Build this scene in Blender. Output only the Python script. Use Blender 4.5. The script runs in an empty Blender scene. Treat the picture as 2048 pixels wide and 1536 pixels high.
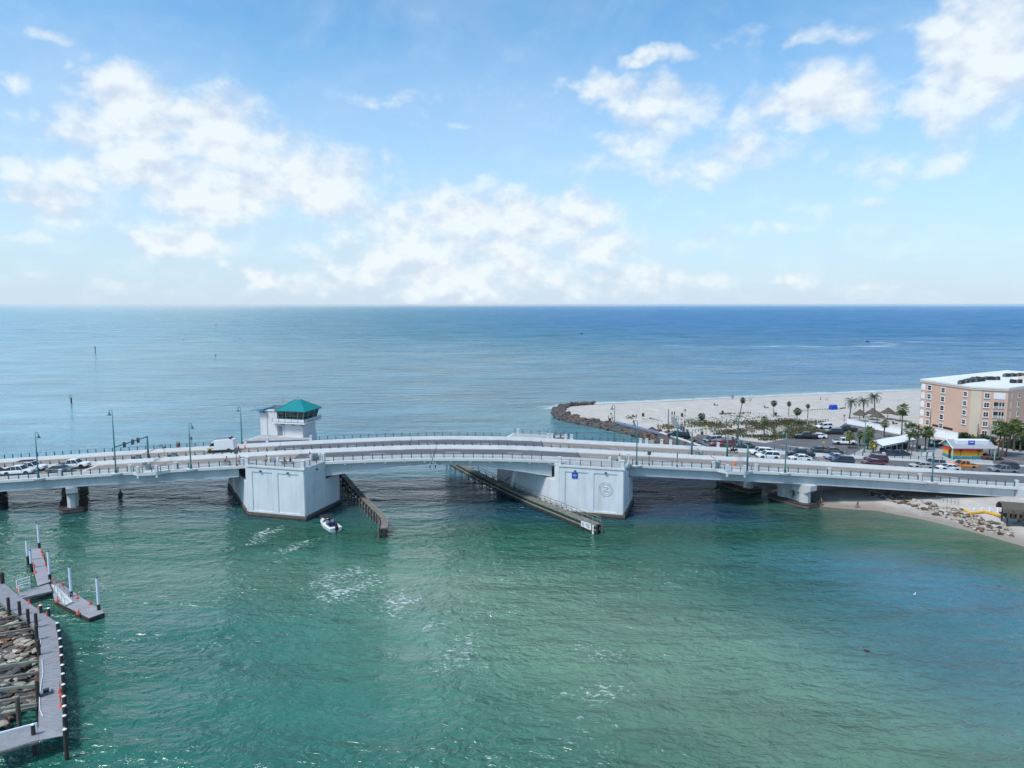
import bpy, bmesh, math, random
import numpy as np
from mathutils import Vector, Matrix
random.seed(7); rng = np.random.default_rng(7)
S = bpy.context.scene
COL = S.collection
R = math.radians

# ------------------------------------------------------------------ camera, sky, sun, exposure
CAM_H, FOC = 39.0, 1420.0                     # metres above the water; focal length in photo pixels (2048 wide)
PITCH = math.atan(161/FOC)
cd = bpy.data.cameras.new('camera'); cam = bpy.data.objects.new('camera', cd); COL.objects.link(cam)
cam.location = (0, 0, CAM_H); cam.rotation_euler = (math.pi/2-PITCH, 0, 0)
cd.sensor_width = 36.0; cd.lens = 36.0*FOC/2048; cd.clip_end = 200000; cd.clip_start = .5
S.camera = cam
SUN_AZ, SUN_EL = R(-128), R(57)               # azimuth clockwise from the view axis
W = bpy.data.worlds.new('World'); S.world = W; W.use_nodes = True
sun = bpy.data.lights.new('sun', 'SUN'); sun.energy = 2.6; sun.angle = R(14); sun.color = (1, .965, .91)
so = bpy.data.objects.new('sun', sun); COL.objects.link(so)
so.rotation_euler = (math.pi/2-SUN_EL, 0, -SUN_AZ+math.pi)
sd = Vector((math.sin(SUN_AZ)*math.cos(SUN_EL), math.cos(SUN_AZ)*math.cos(SUN_EL), math.sin(SUN_EL)))
so.rotation_euler = sd.to_track_quat('Z', 'Y').to_euler()
so['kind'] = 'helper'
S.view_settings.view_transform = 'Standard'; S.view_settings.look = 'None'
S.view_settings.exposure = .35; S.view_settings.gamma = 1.0
S.cycles.use_denoising = True
S.cycles.max_bounces = 6; S.cycles.diffuse_bounces = 3; S.cycles.glossy_bounces = 3
S.cycles.transparent_max_bounces = 6
S.cycles.sample_clamp_indirect = 6

# ------------------------------------------------------------------ geometry of the photograph: pixel -> place
_c, _s = math.cos(PITCH), math.sin(PITCH)
def ray(px, py):
    dx, dy = (px-1024)/FOC, (768-py)/FOC
    return dx, _c+dy*_s, -_s+dy*_c
def at(px, py, z=0.0):
    d = ray(px, py); t = (z-CAM_H)/d[2]
    return (d[0]*t, d[1]*t, z)
def BY(X): return 132+.03*X                     # near edge of the bridge in plan
_kx = np.array([-150,-130,-95,-74,-50,-36,-25,-15,0,8,22,45,62,81,98,112,130,170.])
_kz = np.array([3.0,4.3,6.35,7.6,8.85,9.45,9.85,10.05,9.8,9.4,8.55,7.2,6.15,4.8,3.55,2.75,2.35,2.2])
_sx = np.linspace(-150,170,641); _sz = np.interp(_sx,_kx,_kz)
_ker = np.hanning(33); _ker/=_ker.sum(); _pz = np.pad(_sz,16,mode='edge'); _sz = np.convolve(_pz,_ker,mode='valid')
def zd(X): return float(np.interp(X,_sx,_sz))
def bp(X, off, dz=0.0): return Vector((X-.03*off, BY(X)+off, zd(X)+dz))
def on_bridge(px, off):
    X = 0.0
    for _ in range(12):
        p = bp(X, off); f = p.y*_c-(p.z-CAM_H)*_s
        X += ((px-1024)*f/FOC)-p.x
    return X

# ------------------------------------------------------------------ sky with clouds (one function of direction, all round)
def build_world():
    nt = W.node_tree; N = nt.nodes; L = nt.links; N.clear()
    out = N.new('ShaderNodeOutputWorld'); bg = N.new('ShaderNodeBackground'); L.new(bg.outputs[0], out.inputs[0])
    sky = N.new('ShaderNodeTexSky'); sky.sky_type = 'NISHITA'; sky.sun_disc = False
    sky.sun_elevation = SUN_EL; sky.sun_rotation = SUN_AZ % (2*math.pi); sky.air_density = 1.0; sky.dust_density = .6; sky.ozone_density = 2.2
    sky.altitude = 30
    bg.inputs['Strength'].default_value = .125
    tc = N.new('ShaderNodeTexCoord'); sep = N.new('ShaderNodeSeparateXYZ'); L.new(tc.outputs['Generated'], sep.inputs[0])
    def M(op, a, b=None, c=None, clamp=False):
        n = N.new('ShaderNodeMath'); n.operation = op; n.use_clamp = clamp
        for i, v in enumerate((a, b, c)):
            if v is None: continue
            if isinstance(v, (int, float)): n.inputs[i].default_value = v
            else: L.new(v, n.inputs[i])
        return n.outputs[0]
    az = M('ARCTAN2', sep.outputs[0], sep.outputs[1]); el = M('ARCSINE', sep.outputs[2])
    uv = N.new('ShaderNodeCombineXYZ'); L.new(az, uv.inputs[0]); L.new(el, uv.inputs[1])
    def noise(scale, detail, rough, vec, dist=0.0):
        n = N.new('ShaderNodeTexNoise'); n.inputs['Scale'].default_value = scale; n.inputs['Detail'].default_value = detail
        n.inputs['Roughness'].default_value = rough; n.inputs['Distortion'].default_value = dist; L.new(vec, n.inputs['Vector']); return n
    mp = N.new('ShaderNodeMapping'); mp.inputs['Scale'].default_value = (1, 1.35, 1); L.new(uv.outputs[0], mp.inputs[0])
    # warp so that cloud outlines are ragged, not elliptical
    w1 = noise(9, 4, .6, mp.outputs[0])
    ws = N.new('ShaderNodeVectorMath'); ws.operation = 'MULTIPLY_ADD'; L.new(w1.outputs['Color'], ws.inputs[0])
    ws.inputs[1].default_value = (.13, .07, 0); ws.inputs[2].default_value = (-.065, -.035, 0)
    wv = N.new('ShaderNodeVectorMath'); wv.operation = 'ADD'; L.new(uv.outputs[0], wv.inputs[0]); L.new(ws.outputs[0], wv.inputs[1])
    blobs = [(265,195,85,62,1),(165,255,120,45,.75),(400,262,115,58,1.1),(120,400,105,42,.85),(300,345,170,48,1),(450,392,160,52,1.05),
             (615,352,105,60,1),(660,395,85,45,.9),(385,480,90,36,.9),(515,540,55,22,.7),(900,440,180,55,.95),(1020,450,110,58,1),
             (1170,432,62,50,1),(950,525,270,60,.85),(1200,492,80,32,.8),(1200,176,75,28,.8),(1325,215,70,42,.75),(1300,268,85,24,.6),
             (1450,325,130,42,.62),(1485,232,62,40,.6),(1640,196,115,46,1),(1935,125,95,120,1.0),(1860,205,70,36,.75),(1650,80,80,20,.55),
             (1475,64,62,16,.6),(1315,102,60,14,.6),(1412,480,58,22,.55),(1560,462,55,16,.5),(1410,550,50,22,.6),(1600,556,50,22,.65),
             (1770,582,45,14,.5),(15,150,34,24,.7),(1780,330,160,22,.4),(1060,562,330,40,.75),(300,560,200,22,.35),(1700,420,200,24,.35),(1250,330,160,28,.4),(780,190,110,12,.3),(950,235,90,10,.3),(110,60,70,12,.35),(560,265,60,22,.7),(790,340,40,40,.5),(400,190,60,20,.5),(60,470,60,14,.4),(1890,300,190,30,.45),(1200,560,180,30,.45)]
    tot = None
    for (px, py, rx, ry, a) in blobs:
        d = ray(px, py); n = math.sqrt(sum(k*k for k in d)); a0 = math.atan2(d[0], d[1]); e0 = math.asin(d[2]/n)
        kx = math.cos(a0)**-2 if False else 1.0
        sx = rx/FOC*math.cos(a0)**2*1.95; sy = ry/FOC*math.cos(a0)*1.9
        v = N.new('ShaderNodeVectorMath'); v.operation = 'MULTIPLY_ADD'; L.new(wv.outputs[0], v.inputs[0])
        v.inputs[1].default_value = (1/sx, 1/sy, 0); v.inputs[2].default_value = (-a0/sx, -e0/sy, 0)
        ln = N.new('ShaderNodeVectorMath'); ln.operation = 'LENGTH'; L.new(v.outputs[0], ln.inputs[0])
        mr = N.new('ShaderNodeMapRange'); mr.interpolation_type = 'SMOOTHSTEP'; L.new(ln.outputs['Value'], mr.inputs[0])
        mr.inputs[1].default_value = 1.1; mr.inputs[2].default_value = .1; mr.inputs[3].default_value = 0; mr.inputs[4].default_value = a
        tot = mr.outputs[0] if tot is None else M('MAXIMUM', tot, mr.outputs[0])
    # the rest of the sky carries the same kind of cloud from noise alone
    big = noise(2.6, 2, .5, mp.outputs[0]); bigm = M('MULTIPLY_ADD', big.outputs[0], 2.2, -1.05, clamp=True)
    az_abs = M('ABSOLUTE', az); outm = N.new('ShaderNodeMapRange'); L.new(az_abs, outm.inputs[0])
    outm.inputs[1].default_value = .62; outm.inputs[2].default_value = .80
    outh = N.new('ShaderNodeMapRange'); L.new(el, outh.inputs[0]); outh.inputs[1].default_value = .42; outh.inputs[2].default_value = .55
    elsewhere = M('MULTIPLY', bigm, M('MAXIMUM', outm.outputs[0], outh.outputs[0]))
    tot = M('MAXIMUM', tot, elsewhere)
    f1 = noise(18, 7, .54, mp.outputs[0], .1)
    f2 = noise(8, 5, .55, mp.outputs[0], .4)
    dens = M('ADD', tot, M('ADD', M('MULTIPLY_ADD', f1.outputs[0], 1.5, -.72), M('MULTIPLY_ADD', f2.outputs[0], 1.15, -.5)))
    cl = N.new('ShaderNodeMapRange'); cl.interpolation_type = 'SMOOTHSTEP'; L.new(dens, cl.inputs[0])
    cl.inputs[1].default_value = .14; cl.inputs[2].default_value = 1.08
    gate = N.new('ShaderNodeMapRange'); L.new(tot, gate.inputs[0]); gate.inputs[1].default_value = .02; gate.inputs[2].default_value = .3
    gate.inputs[3].default_value = .30
    cov = M('MULTIPLY', cl.outputs[0], gate.outputs[0])
    # thin high veil
    veil = noise(3.5, 6, .6, mp.outputs[0], .8)
    cov = M('MAXIMUM', cov, M('MULTIPLY_ADD', veil.outputs[0], .9, -.30, clamp=True))
    covs = M('MULTIPLY', cov, .93)
    # shading of the cloud bodies
    mpu = N.new('ShaderNodeMapping'); mpu.inputs['Scale'].default_value = (1, 1.35, 1); mpu.inputs['Location'].default_value = (-.008, .022, 0); L.new(uv.outputs[0], mpu.inputs[0])
    f1u = noise(18, 4, .54, mpu.outputs[0], .1)
    shade = N.new('ShaderNodeMapRange'); L.new(M('ADD', M('MULTIPLY', dens, .55), M('MULTIPLY_ADD', M('SUBTRACT', f1.outputs[0], f1u.outputs[0]), 2.6, .42)), shade.inputs[0])
    shade.inputs[1].default_value = .45; shade.inputs[2].default_value = 1.15
    cm = N.new('ShaderNodeMix'); cm.data_type = 'RGBA'; L.new(shade.outputs[0], cm.inputs[0])
    cm.inputs[6].default_value = (4.2, 4.8, 5.65, 1); cm.inputs[7].default_value = (5.6, 6.05, 6.3, 1)
    # clear sky: Nishita lifted a little, with hazy horizon
    hs = N.new('ShaderNodeMix'); hs.data_type = 'RGBA'; hs.blend_type = 'MULTIPLY'; hs.inputs[0].default_value = 1; L.new(sky.outputs[0], hs.inputs[6]); hs.inputs[7].default_value = (.74, 1.18, 1.30, 1)
    hz = N.new('ShaderNodeMapRange'); L.new(el, hz.inputs[0]); hz.inputs[1].default_value = .0; hz.inputs[2].default_value = .34
    hz.inputs[3].default_value = .90; hz.inputs[4].default_value = 0.0
    hm = N.new('ShaderNodeMix'); hm.data_type = 'RGBA'; L.new(hz.outputs[0], hm.inputs[0]); L.new(hs.outputs[2], hm.inputs[6])
    hm.inputs[7].default_value = (3.95, 4.75, 5.75, 1)
    fm = N.new('ShaderNodeMix'); fm.data_type = 'RGBA'; L.new(covs, fm.inputs[0]); L.new(hm.outputs[2], fm.inputs[6]); L.new(cm.outputs[2], fm.inputs[7])
    L.new(fm.outputs[2], bg.inputs['Color'])
    W.cycles.sampling_method = 'MANUAL'; W.cycles.sample_map_resolution = 512
build_world()

# ------------------------------------------------------------------ materials
def _nodes(name):
    m = bpy.data.materials.new(name); m.use_nodes = True
    return m, m.node_tree.nodes, m.node_tree.links, m.node_tree.nodes['Principled BSDF']
def mat(name, col, rough=.7, metal=0.0, var=.12, scale=1.2, bump=0.0, bscale=20, stain=None, spec=.5, coat=0.0, coords='Object', stretch=(1,1,1)):
    m, N, L, b = _nodes(name)
    b.inputs['Roughness'].default_value = rough; b.inputs['Metallic'].default_value = metal
    b.inputs['Specular IOR Level'].default_value = spec; b.inputs['Coat Weight'].default_value = coat
    tc = N.new('ShaderNodeTexCoord'); mp = N.new('ShaderNodeMapping'); mp.inputs['Scale'].default_value = stretch
    L.new(tc.outputs[coords], mp.inputs[0])
    n = N.new('ShaderNodeTexNoise'); n.inputs['Scale'].default_value = scale; n.inputs['Detail'].default_value = 7; n.inputs['Roughness'].default_value = .62
    L.new(mp.outputs[0], n.inputs['Vector'])
    r = N.new('ShaderNodeValToRGB'); L.new(n.outputs[0], r.inputs[0])
    r.color_ramp.elements[0].position = .3; r.color_ramp.elements[1].position = .7
    lo = tuple(max(0, c*(1-var)) for c in col); hi = tuple(min(1, c*(1+var)) for c in col)
    r.color_ramp.elements[0].color = (*lo, 1); r.color_ramp.elements[1].color = (*hi, 1)
    src = r.outputs[0]
    if stain:
        sc, amt, scol = stain
        n2 = N.new('ShaderNodeTexNoise'); n2.inputs['Scale'].default_value = sc; n2.inputs['Detail'].default_value = 8; n2.inputs['Roughness'].default_value = .7
        mp2 = N.new('ShaderNodeMapping'); mp2.inputs['Scale'].default_value = (1.6, 1.6, .22); L.new(tc.outputs[coords], mp2.inputs[0]); L.new(mp2.outputs[0], n2.inputs['Vector'])
        rr = N.new('ShaderNodeMapRange'); L.new(n2.outputs[0], rr.inputs[0]); rr.inputs[1].default_value = .46; rr.inputs[2].default_value = .72; rr.inputs[4].default_value = amt
        mx = N.new('ShaderNodeMix'); mx.data_type = 'RGBA'; L.new(rr.outputs[0], mx.inputs[0]); L.new(src, mx.inputs[6]); mx.inputs[7].default_value = (*scol, 1)
        src = mx.outputs[2]
    L.new(src, b.inputs['Base Color'])
    if bump:
        n3 = N.new('ShaderNodeTexNoise'); n3.inputs['Scale'].default_value = bscale; n3.inputs['Detail'].default_value = 5; L.new(mp.outputs[0], n3.inputs['Vector'])
        bu = N.new('ShaderNodeBump'); bu.inputs['Strength'].default_value = bump; bu.inputs['Distance'].default_value = .1; L.new(n3.outputs[0], bu.inputs['Height']); L.new(bu.outputs[0], b.inputs['Normal'])
    return m
M = {}
M['concrete'] = mat('pale_concrete', (.56,.575,.575), .8, var=.08, scale=.4, bump=.15, stain=(.7,.35,(.42,.43,.42)))
M['paint_white'] = mat('white_painted_concrete', (.62,.63,.625), .65, var=.08, scale=.5, bump=.08, stain=(.5,.22,(.52,.55,.57)))
M['soffit'] = mat('shade_darkened_soffit', (.12,.12,.125), .85, var=.2, scale=.5)  # underside shade put into the colour of deck slab and inner girders
M['girder'] = mat('painted_steel_girder', (.52,.555,.575), .55, var=.06, scale=.35, stain=(.4,.6,(.36,.37,.36)))
M['pier_paint'] = mat('pier_white_paint', (.69,.715,.735), .65, var=.05, scale=.3, bump=.06, stain=(.45,.55,(.44,.455,.45)))
M['sidewalk'] = mat('sidewalk_concrete', (.36,.355,.345), .85, var=.12, scale=.8)
M['road'] = mat('tan_grooved_concrete_road', (.235,.205,.182), .85, var=.22, scale=.7, stretch=(.06,1.6,1), coords='Object', stain=(.35,.35,(.15,.13,.12)))
M['grate'] = mat('dark_steel_deck', (.10,.095,.10), .7, var=.35, scale=.9, stretch=(.09,1.3,1))
M['asphalt'] = mat('asphalt', (.115,.112,.115), .9, var=.18, scale=.25, bump=.2)
M['white_line'] = mat('road_marking_white', (.72,.71,.68), .8, var=.12, scale=2)
M['yellow_line'] = mat('road_marking_yellow', (.7,.5,.08), .8, var=.12, scale=2)
M['teal_rail'] = mat('teal_painted_rail', (.025,.105,.13), .45, var=.15)
M['rail_grey'] = mat('galvanised_rail', (.20,.27,.30), .4, metal=.4, var=.1)
M['lamp_teal'] = mat('teal_lamp_post', (.03,.15,.16), .4, var=.15)
M['lamp_glass'] = mat('lamp_lens', (.6,.6,.55), .3)
M['dark_steel'] = mat('dark_steel', (.03,.035,.04), .5)
M['seal_concrete'] = mat('wet_dark_footing', (.045,.04,.036), .7, var=.4, scale=1.2, bump=.4, bscale=6)
M['barnacle'] = mat('barnacled_footing_band', (.13,.105,.08), .8, var=.4, scale=2.0, bump=.5, bscale=8)
M['pier_concrete'] = mat('weathered_pier_concrete', (.54,.55,.54), .85, var=.1, scale=.6, bump=.15, stain=(.6,.5,(.30,.31,.30)))
M['timber_dark'] = mat('creosoted_timber', (.05,.042,.035), .85, var=.45, scale=1.5, bump=.4)
M['timber_algae'] = mat('algae_green_timber', (.20,.235,.19), .85, var=.3, scale=1.2, bump=.3)
M['timber_grey'] = mat('weathered_grey_timber', (.17,.155,.135), .85, var=.4, scale=1.5, bump=.3)
M['dock_board'] = mat('grey_dock_board', (.27,.27,.29), .85, var=.14, scale=1.2, bump=.15)
M['dock_concrete'] = mat('grey_float_deck', (.29,.28,.305), .85, var=.14, scale=.7)
M['white_pipe'] = mat('white_pile_sleeve', (.72,.78,.84), .5, var=.06)
M['black_cap'] = mat('black_plastic', (.012,.014,.018), .5)
M['orange'] = mat('faded_orange_plastic', (.62,.11,.07), .7, var=.25, scale=5)
M['orange_bright'] = mat('bright_orange_plastic', (.75,.13,.03), .6, var=.12)
M['rope'] = mat('pale_rope', (.6,.6,.58), .9)
M['rock_dark'] = mat('dark_jetty_rock', (.085,.078,.075), .9, var=.55, scale=.9, bump=.5, bscale=5)
M['rock_brown'] = mat('brown_wet_rock', (.15,.085,.048), .85, var=.4, scale=.9, bump=.5, bscale=5)
M['rock_pale'] = mat('pale_limestone_rock', (.34,.29,.235), .9, var=.35, scale=1.0, bump=.4, bscale=5)
M['rock_cream'] = mat('cream_limestone_rock', (.45,.40,.335), .9, var=.3, scale=1.0, bump=.4, bscale=5)
M['teal_roof'] = mat('teal_metal_roof', (.004,.235,.245), .4, var=.08, metal=.0)
M['blue_roof'] = mat('blue_metal_canopy', (.06,.22,.36), .45, var=.1)
M['glass'] = mat('dark_window_glass', (.018,.028,.032), .06, var=.3, spec=.8)
M['glass_green'] = mat('greenish_window_glass', (.06,.10,.09), .1, var=.3, spec=.7)
M['frame_tan'] = mat('pale_mullion', (.36,.37,.34), .5)
M['house_white'] = mat('house_white_stucco', (.66,.645,.645), .75, var=.05, scale=.6, bump=.05)
M['door_grey'] = mat('grey_steel_door', (.20,.235,.27), .5)
M['coral'] = mat('salmon_stucco', (.61,.395,.30), .85, var=.05, scale=.15, stain=(.12,.25,(.48,.29,.22)))
M['cream'] = mat('cream_stucco', (.58,.49,.385), .85, var=.05, scale=.2)
M['roof_white'] = mat('white_roof_membrane', (.66,.675,.65), .8, var=.05, scale=.1)
M['cornice'] = mat('pale_pink_cornice', (.68,.54,.44), .8, var=.05)
M['ac_black'] = mat('rooftop_unit_dark', (.02,.022,.028), .6, var=.3, scale=3)
M['ac_grey'] = mat('rooftop_unit_grey', (.12,.125,.13), .6, var=.3, scale=3)
M['white'] = mat('white_paint', (.78,.79,.80), .6, var=.04)
M['skylight_white'] = mat('white_shutter', (.70,.715,.75), .6, var=.05)
M['blue_sign'] = mat('blue_sign_paint', (.005,.06,.42), .5, var=.03)
M['sign_white'] = mat('white_sign_face', (.75,.76,.78), .5, var=.02)
M['sign_black'] = mat('black_print', (.015,.015,.018), .6)
M['sign_grey'] = mat('sign_back_aluminium', (.10,.11,.13), .5, metal=.3)
M['yellow_sign'] = mat('yellow_sign', (.72,.50,.02), .5, var=.04)
M['shingle'] = mat('grey_shingle', (.30,.31,.34), .9, var=.15, scale=3)
M['mint'] = mat('mint_gable', (.25,.55,.47), .7)
M['kraft'] = mat('straw_thatch', (.10,.085,.068), .95, var=.45, scale=4, bump=.6, bscale=12)
M['bark'] = mat('palm_bark', (.13,.105,.085), .95, var=.35, scale=3, stretch=(1,1,4), bump=.5)
M['palm_leaf'] = mat('palm_leaf_green', (.075,.115,.03), .6, var=.45, scale=.8)
M['palm_leaf_dark'] = mat('palm_leaf_dark', (.04,.065,.022), .6, var=.45, scale=.8)
M['palm_leaf_lime'] = mat('palm_leaf_yellow_green', (.15,.175,.03), .6, var=.4, scale=.8)
M['shrub'] = mat('shrub_leaf', (.03,.052,.02), .7, var=.5, scale=.8)
M['dune_leaf'] = mat('dune_plant_leaf', (.085,.085,.038), .8, var=.55, scale=.25)
M['post_wood'] = mat('utility_pole_wood', (.11,.085,.065), .9, var=.3)
M['bluepath'] = mat('blue_grey_path', (.155,.19,.30), .85, var=.12, scale=.6)
M['yellow_boom'] = mat('yellow_rail', (.72,.38,.015), .6, var=.1)
M['tyre'] = mat('tyre_rubber', (.012,.012,.013), .85)
M['rim'] = mat('wheel_rim', (.34,.35,.36), .35, metal=.7)
M['headlamp'] = mat('headlamp_lens', (.65,.68,.7), .15)
M['taillamp'] = mat('taillamp_lens', (.35,.01,.01), .25)
M['car_glass'] = mat('car_glass', (.012,.017,.022), .05, spec=.8)
M['trim'] = mat('black_trim', (.015,.015,.017), .6)
M['skin'] = mat('skin', (.42,.24,.16), .6, var=.05)
M['hair'] = mat('dark_hair', (.02,.014,.01), .7)
M['navy'] = mat('navy_upholstery', (.02,.03,.08), .7)
M['canvas_black'] = mat('black_canvas', (.012,.012,.016), .8)
M['gelcoat'] = mat('white_gelcoat', (.80,.80,.79), .3, var=.03)
M['brown_sign'] = mat('brown_board', (.14,.09,.06), .85)
M['bird'] = mat('brown_feathers', (.07,.045,.035), .9)
M['bill'] = mat('orange_bill', (.5,.14,.06), .6)
_paint = {}
def paint(name, col, metal=0.0):
    if name not in _paint: _paint[name] = mat(name+'_car_paint', col, .3, metal=metal, var=.03, coat=.5)
    return _paint[name]
_cloth = {}
def cloth(name, col):
    if name not in _cloth: _cloth[name] = mat(name+'_cloth', col, .9, var=.1, scale=4)
    return _cloth[name]

# ------------------------------------------------------------------ mesh helpers
class MB:
    def __init__(s): s.v = []; s.f = []; s.m = []; s.cur = 0
    def add(s, vs, fs):
        o = len(s.v); s.v += [tuple(p) for p in vs]
        s.f += [tuple(i+o for i in f) for f in fs]; s.m += [s.cur]*len(fs); return s
    def box(s, c, d, rz=0.0, rot=None):
        hx, hy, hz = d[0]/2, d[1]/2, d[2]/2
        pts = [Vector((x, y, z)) for x in (-hx, hx) for y in (-hy, hy) for z in (-hz, hz)]
        m = rot if rot is not None else Matrix.Rotation(rz, 3, 'Z')
        pts = [m@p+Vector(c) for p in pts]
        return s.add(pts, [(0,1,3,2),(4,6,7,5),(0,4,5,1),(2,3,7,6),(0,2,6,4),(1,5,7,3)])
    def hexa(s, p):                                  # 4 bottom then 4 top, counter-clockwise
        return s.add(p, [(3,2,1,0),(4,5,6,7),(0,1,5,4),(1,2,6,5),(2,3,7,6),(3,0,4,7)])
    def prism(s, poly, z0, z1):
        n = len(poly); b = [(p[0], p[1], z0(p) if callable(z0) else z0) for p in poly]; t = [(p[0], p[1], z1(p) if callable(z1) else z1) for p in poly]
        return s.add(b+t, [tuple(range(n-1, -1, -1)), tuple(range(n, 2*n))]+[(i, (i+1) % n, n+(i+1) % n, n+i) for i in range(n)])
    def loft(s, rings, cap=True, closed=True):
        n = len(rings[0]); vs = [p for r in rings for p in r]; fs = []
        for k in range(len(rings)-1):
            for i in range(n if closed else n-1):
                j = (i+1) % n; fs.append((k*n+i, k*n+j, (k+1)*n+j, (k+1)*n+i))
        if cap: fs += [tuple(range(n-1, -1, -1)), tuple(range((len(rings)-1)*n, len(rings)*n))]
        return s.add(vs, fs)
    def tube(s, path, r, n=6, cap=True):
        path = [Vector(p) for p in path]; rr = r if isinstance(r, (list, tuple)) else [r]*len(path); rings = []
        up = Vector((0, 0, 1))
        for i, p in enumerate(path):
            d = (path[min(i+1, len(path)-1)]-path[max(i-1, 0)]).normalized()
            a = d.cross(up)
            if a.length < 1e-3: a = d.cross(Vector((1, 0, 0)))
            a.normalize(); b = a.cross(d).normalized()
            rings.append([p+(a*math.cos(t)+b*math.sin(t))*rr[i] for t in [2*math.pi*k/n+math.pi/n for k in range(n)]])
        return s.loft(rings, cap)
    def disc(s, c, r, n=12, axis='y', t=.02):
        a = {'x': Vector((1,0,0)), 'y': Vector((0,1,0)), 'z': Vector((0,0,1))}[axis] if isinstance(axis, str) else Vector(axis)
        c = Vector(c); return s.tube([c-a*t/2, c+a*t/2], r, n)
    def ring(s, c, r, rt, n=18, m=5, axis='y', sx=1.0):
        a, b = {'y': (Vector((1,0,0)), Vector((0,0,1))), 'z': (Vector((1,0,0)), Vector((0,1,0)))}[axis]; ax = a.cross(b); c = Vector(c)
        vs = []; fs = []
        for i in range(n):
            t = 2*math.pi*i/n; d = a*math.cos(t)*sx+b*math.sin(t)
            for j in range(m):
                q = 2*math.pi*j/m; vs.append(c+d*(r+rt*math.cos(q))+ax*rt*math.sin(q))
        for i in range(n):
            for j in range(m): fs.append((i*m+j, ((i+1) % n)*m+j, ((i+1) % n)*m+(j+1) % m, i*m+(j+1) % m))
        return s.add(vs, fs)
    def mesh(s, name, mats, smooth=False):
        me = bpy.data.meshes.new(name); me.from_pydata(s.v, [], s.f)
        mats = mats if isinstance(mats, (list, tuple)) else [mats]
        for m in mats: me.materials.append(m)
        if len(mats) > 1: me.polygons.foreach_set('material_index', s.m)
        bm = bmesh.new(); bm.from_mesh(me); bmesh.ops.recalc_face_normals(bm, faces=bm.faces); bm.to_mesh(me); bm.free()
        if smooth: me.polygons.foreach_set('use_smooth', [True]*len(me.polygons))
        me.update(); return me
    def build(s, name, mats, parent=None, smooth=False):
        return obj(name, s.mesh(name, mats, smooth), parent)
def obj(name, me, parent=None, loc=None, rz=None, scale=None):
    o = bpy.data.objects.new(name, me); COL.objects.link(o)
    if parent is not None: o.parent = parent
    if loc is not None: o.location = loc
    if rz is not None: o.rotation_euler = (0, 0, rz)
    if scale is not None: o.scale = scale if isinstance(scale, (tuple, list)) else (scale,)*3
    return o
def tag(o, label, cat, group=None):
    o['label'] = label; o['category'] = cat
    if group: o['group'] = group
    return o
def thing(name, label, cat, loc=(0,0,0), rz=0.0, group=None):
    o = bpy.data.objects.new(name, None); COL.objects.link(o); o.location = loc; o.rotation_euler = (0, 0, rz); o.empty_display_size = .3; o['kind'] = 'thing'
    return tag(o, label, cat, group)
def struct(o): o['kind'] = 'structure'; return o
def dup(o, parent=None):
    c = o.copy(); COL.objects.link(c)
    if parent is not None: c.parent = parent
    for ch in list(o.children): dup(ch, c)
    return c

# ------------------------------------------------------------------ the setting: land, water
SHORE = np.array([(700,470),(400,377),(243.6,335.5),(185,320),(123.5,302),(77,287.7),(55,280.3),(34,275),(24,271),(17.5,266),(15.5,259),(15,245),(17,234.3),(27.6,220),(32.7,212),
                  (39.4,199.5),(48.2,184),(51.5,166),(54,153.6),(55.2,144),(59.5,133.8),(64,132),(69,131),(74.9,125.1),(79.4,118),(82.7,111),(87,95),(90,70),(95,-40),(700,-40)], float)
def poly_dist(P, poly, closed=False):
    d = np.full(len(P), 1e9); n = len(poly)
    for i in range(n if closed else n-1):
        a, b = poly[i], poly[(i+1) % n]; ab = b-a
        t = np.clip(((P-a)@ab)/(ab@ab), 0, 1); d = np.minimum(d, np.hypot(*(P-(a+t[:, None]*ab)).T))
    return d
def inside(P, poly):
    r = np.zeros(len(P), bool); n = len(poly); x, y = P[:, 0], P[:, 1]
    for i in range(n):
        a, b = poly[i], poly[(i+1) % n]
        c = ((a[1] > y) != (b[1] > y)); xi = (b[0]-a[0])*(y-a[1])/((b[1]-a[1]) or 1e-9)+a[0]
        r ^= c & (x < xi)
    return r
def shore_sd(P):
    d = poly_dist(P, SHORE[:-1]); return np.where(inside(P, SHORE), d, -d)
def vnoise(P, s, seed=0):
    g = np.random.default_rng(seed).random((64, 64)); q = P/s; i = np.floor(q).astype(int); f = q-i; f = f*f*(3-2*f); i %= 64; j = (i+1) % 64
    return (g[i[:,0],i[:,1]]*(1-f[:,0])+g[j[:,0],i[:,1]]*f[:,0])*(1-f[:,1])+(g[i[:,0],j[:,1]]*(1-f[:,0])+g[j[:,0],j[:,1]]*f[:,0])*f[:,1]
def land_z(P):
    sd = shore_sd(P)
    slope = np.where((P[:, 1] > 140) & (P[:, 1] < 262) & (P[:, 0] < 120) & (sd < 30), .17, .085)
    z = np.where(sd > 0, 2.0*(1-np.exp(-np.maximum(sd, 0)*slope/2.0*1.35)), sd*.12)
    z = np.maximum(z, -3)+np.where(sd > 4, (vnoise(P, 7, 3)-.5)*.22, 0)
    lot = (P[:, 0] > 56) & (P[:, 1] > 150) & (P[:, 1] < 214)
    return np.where(lot & (sd > 6), 1.95, z)
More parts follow.
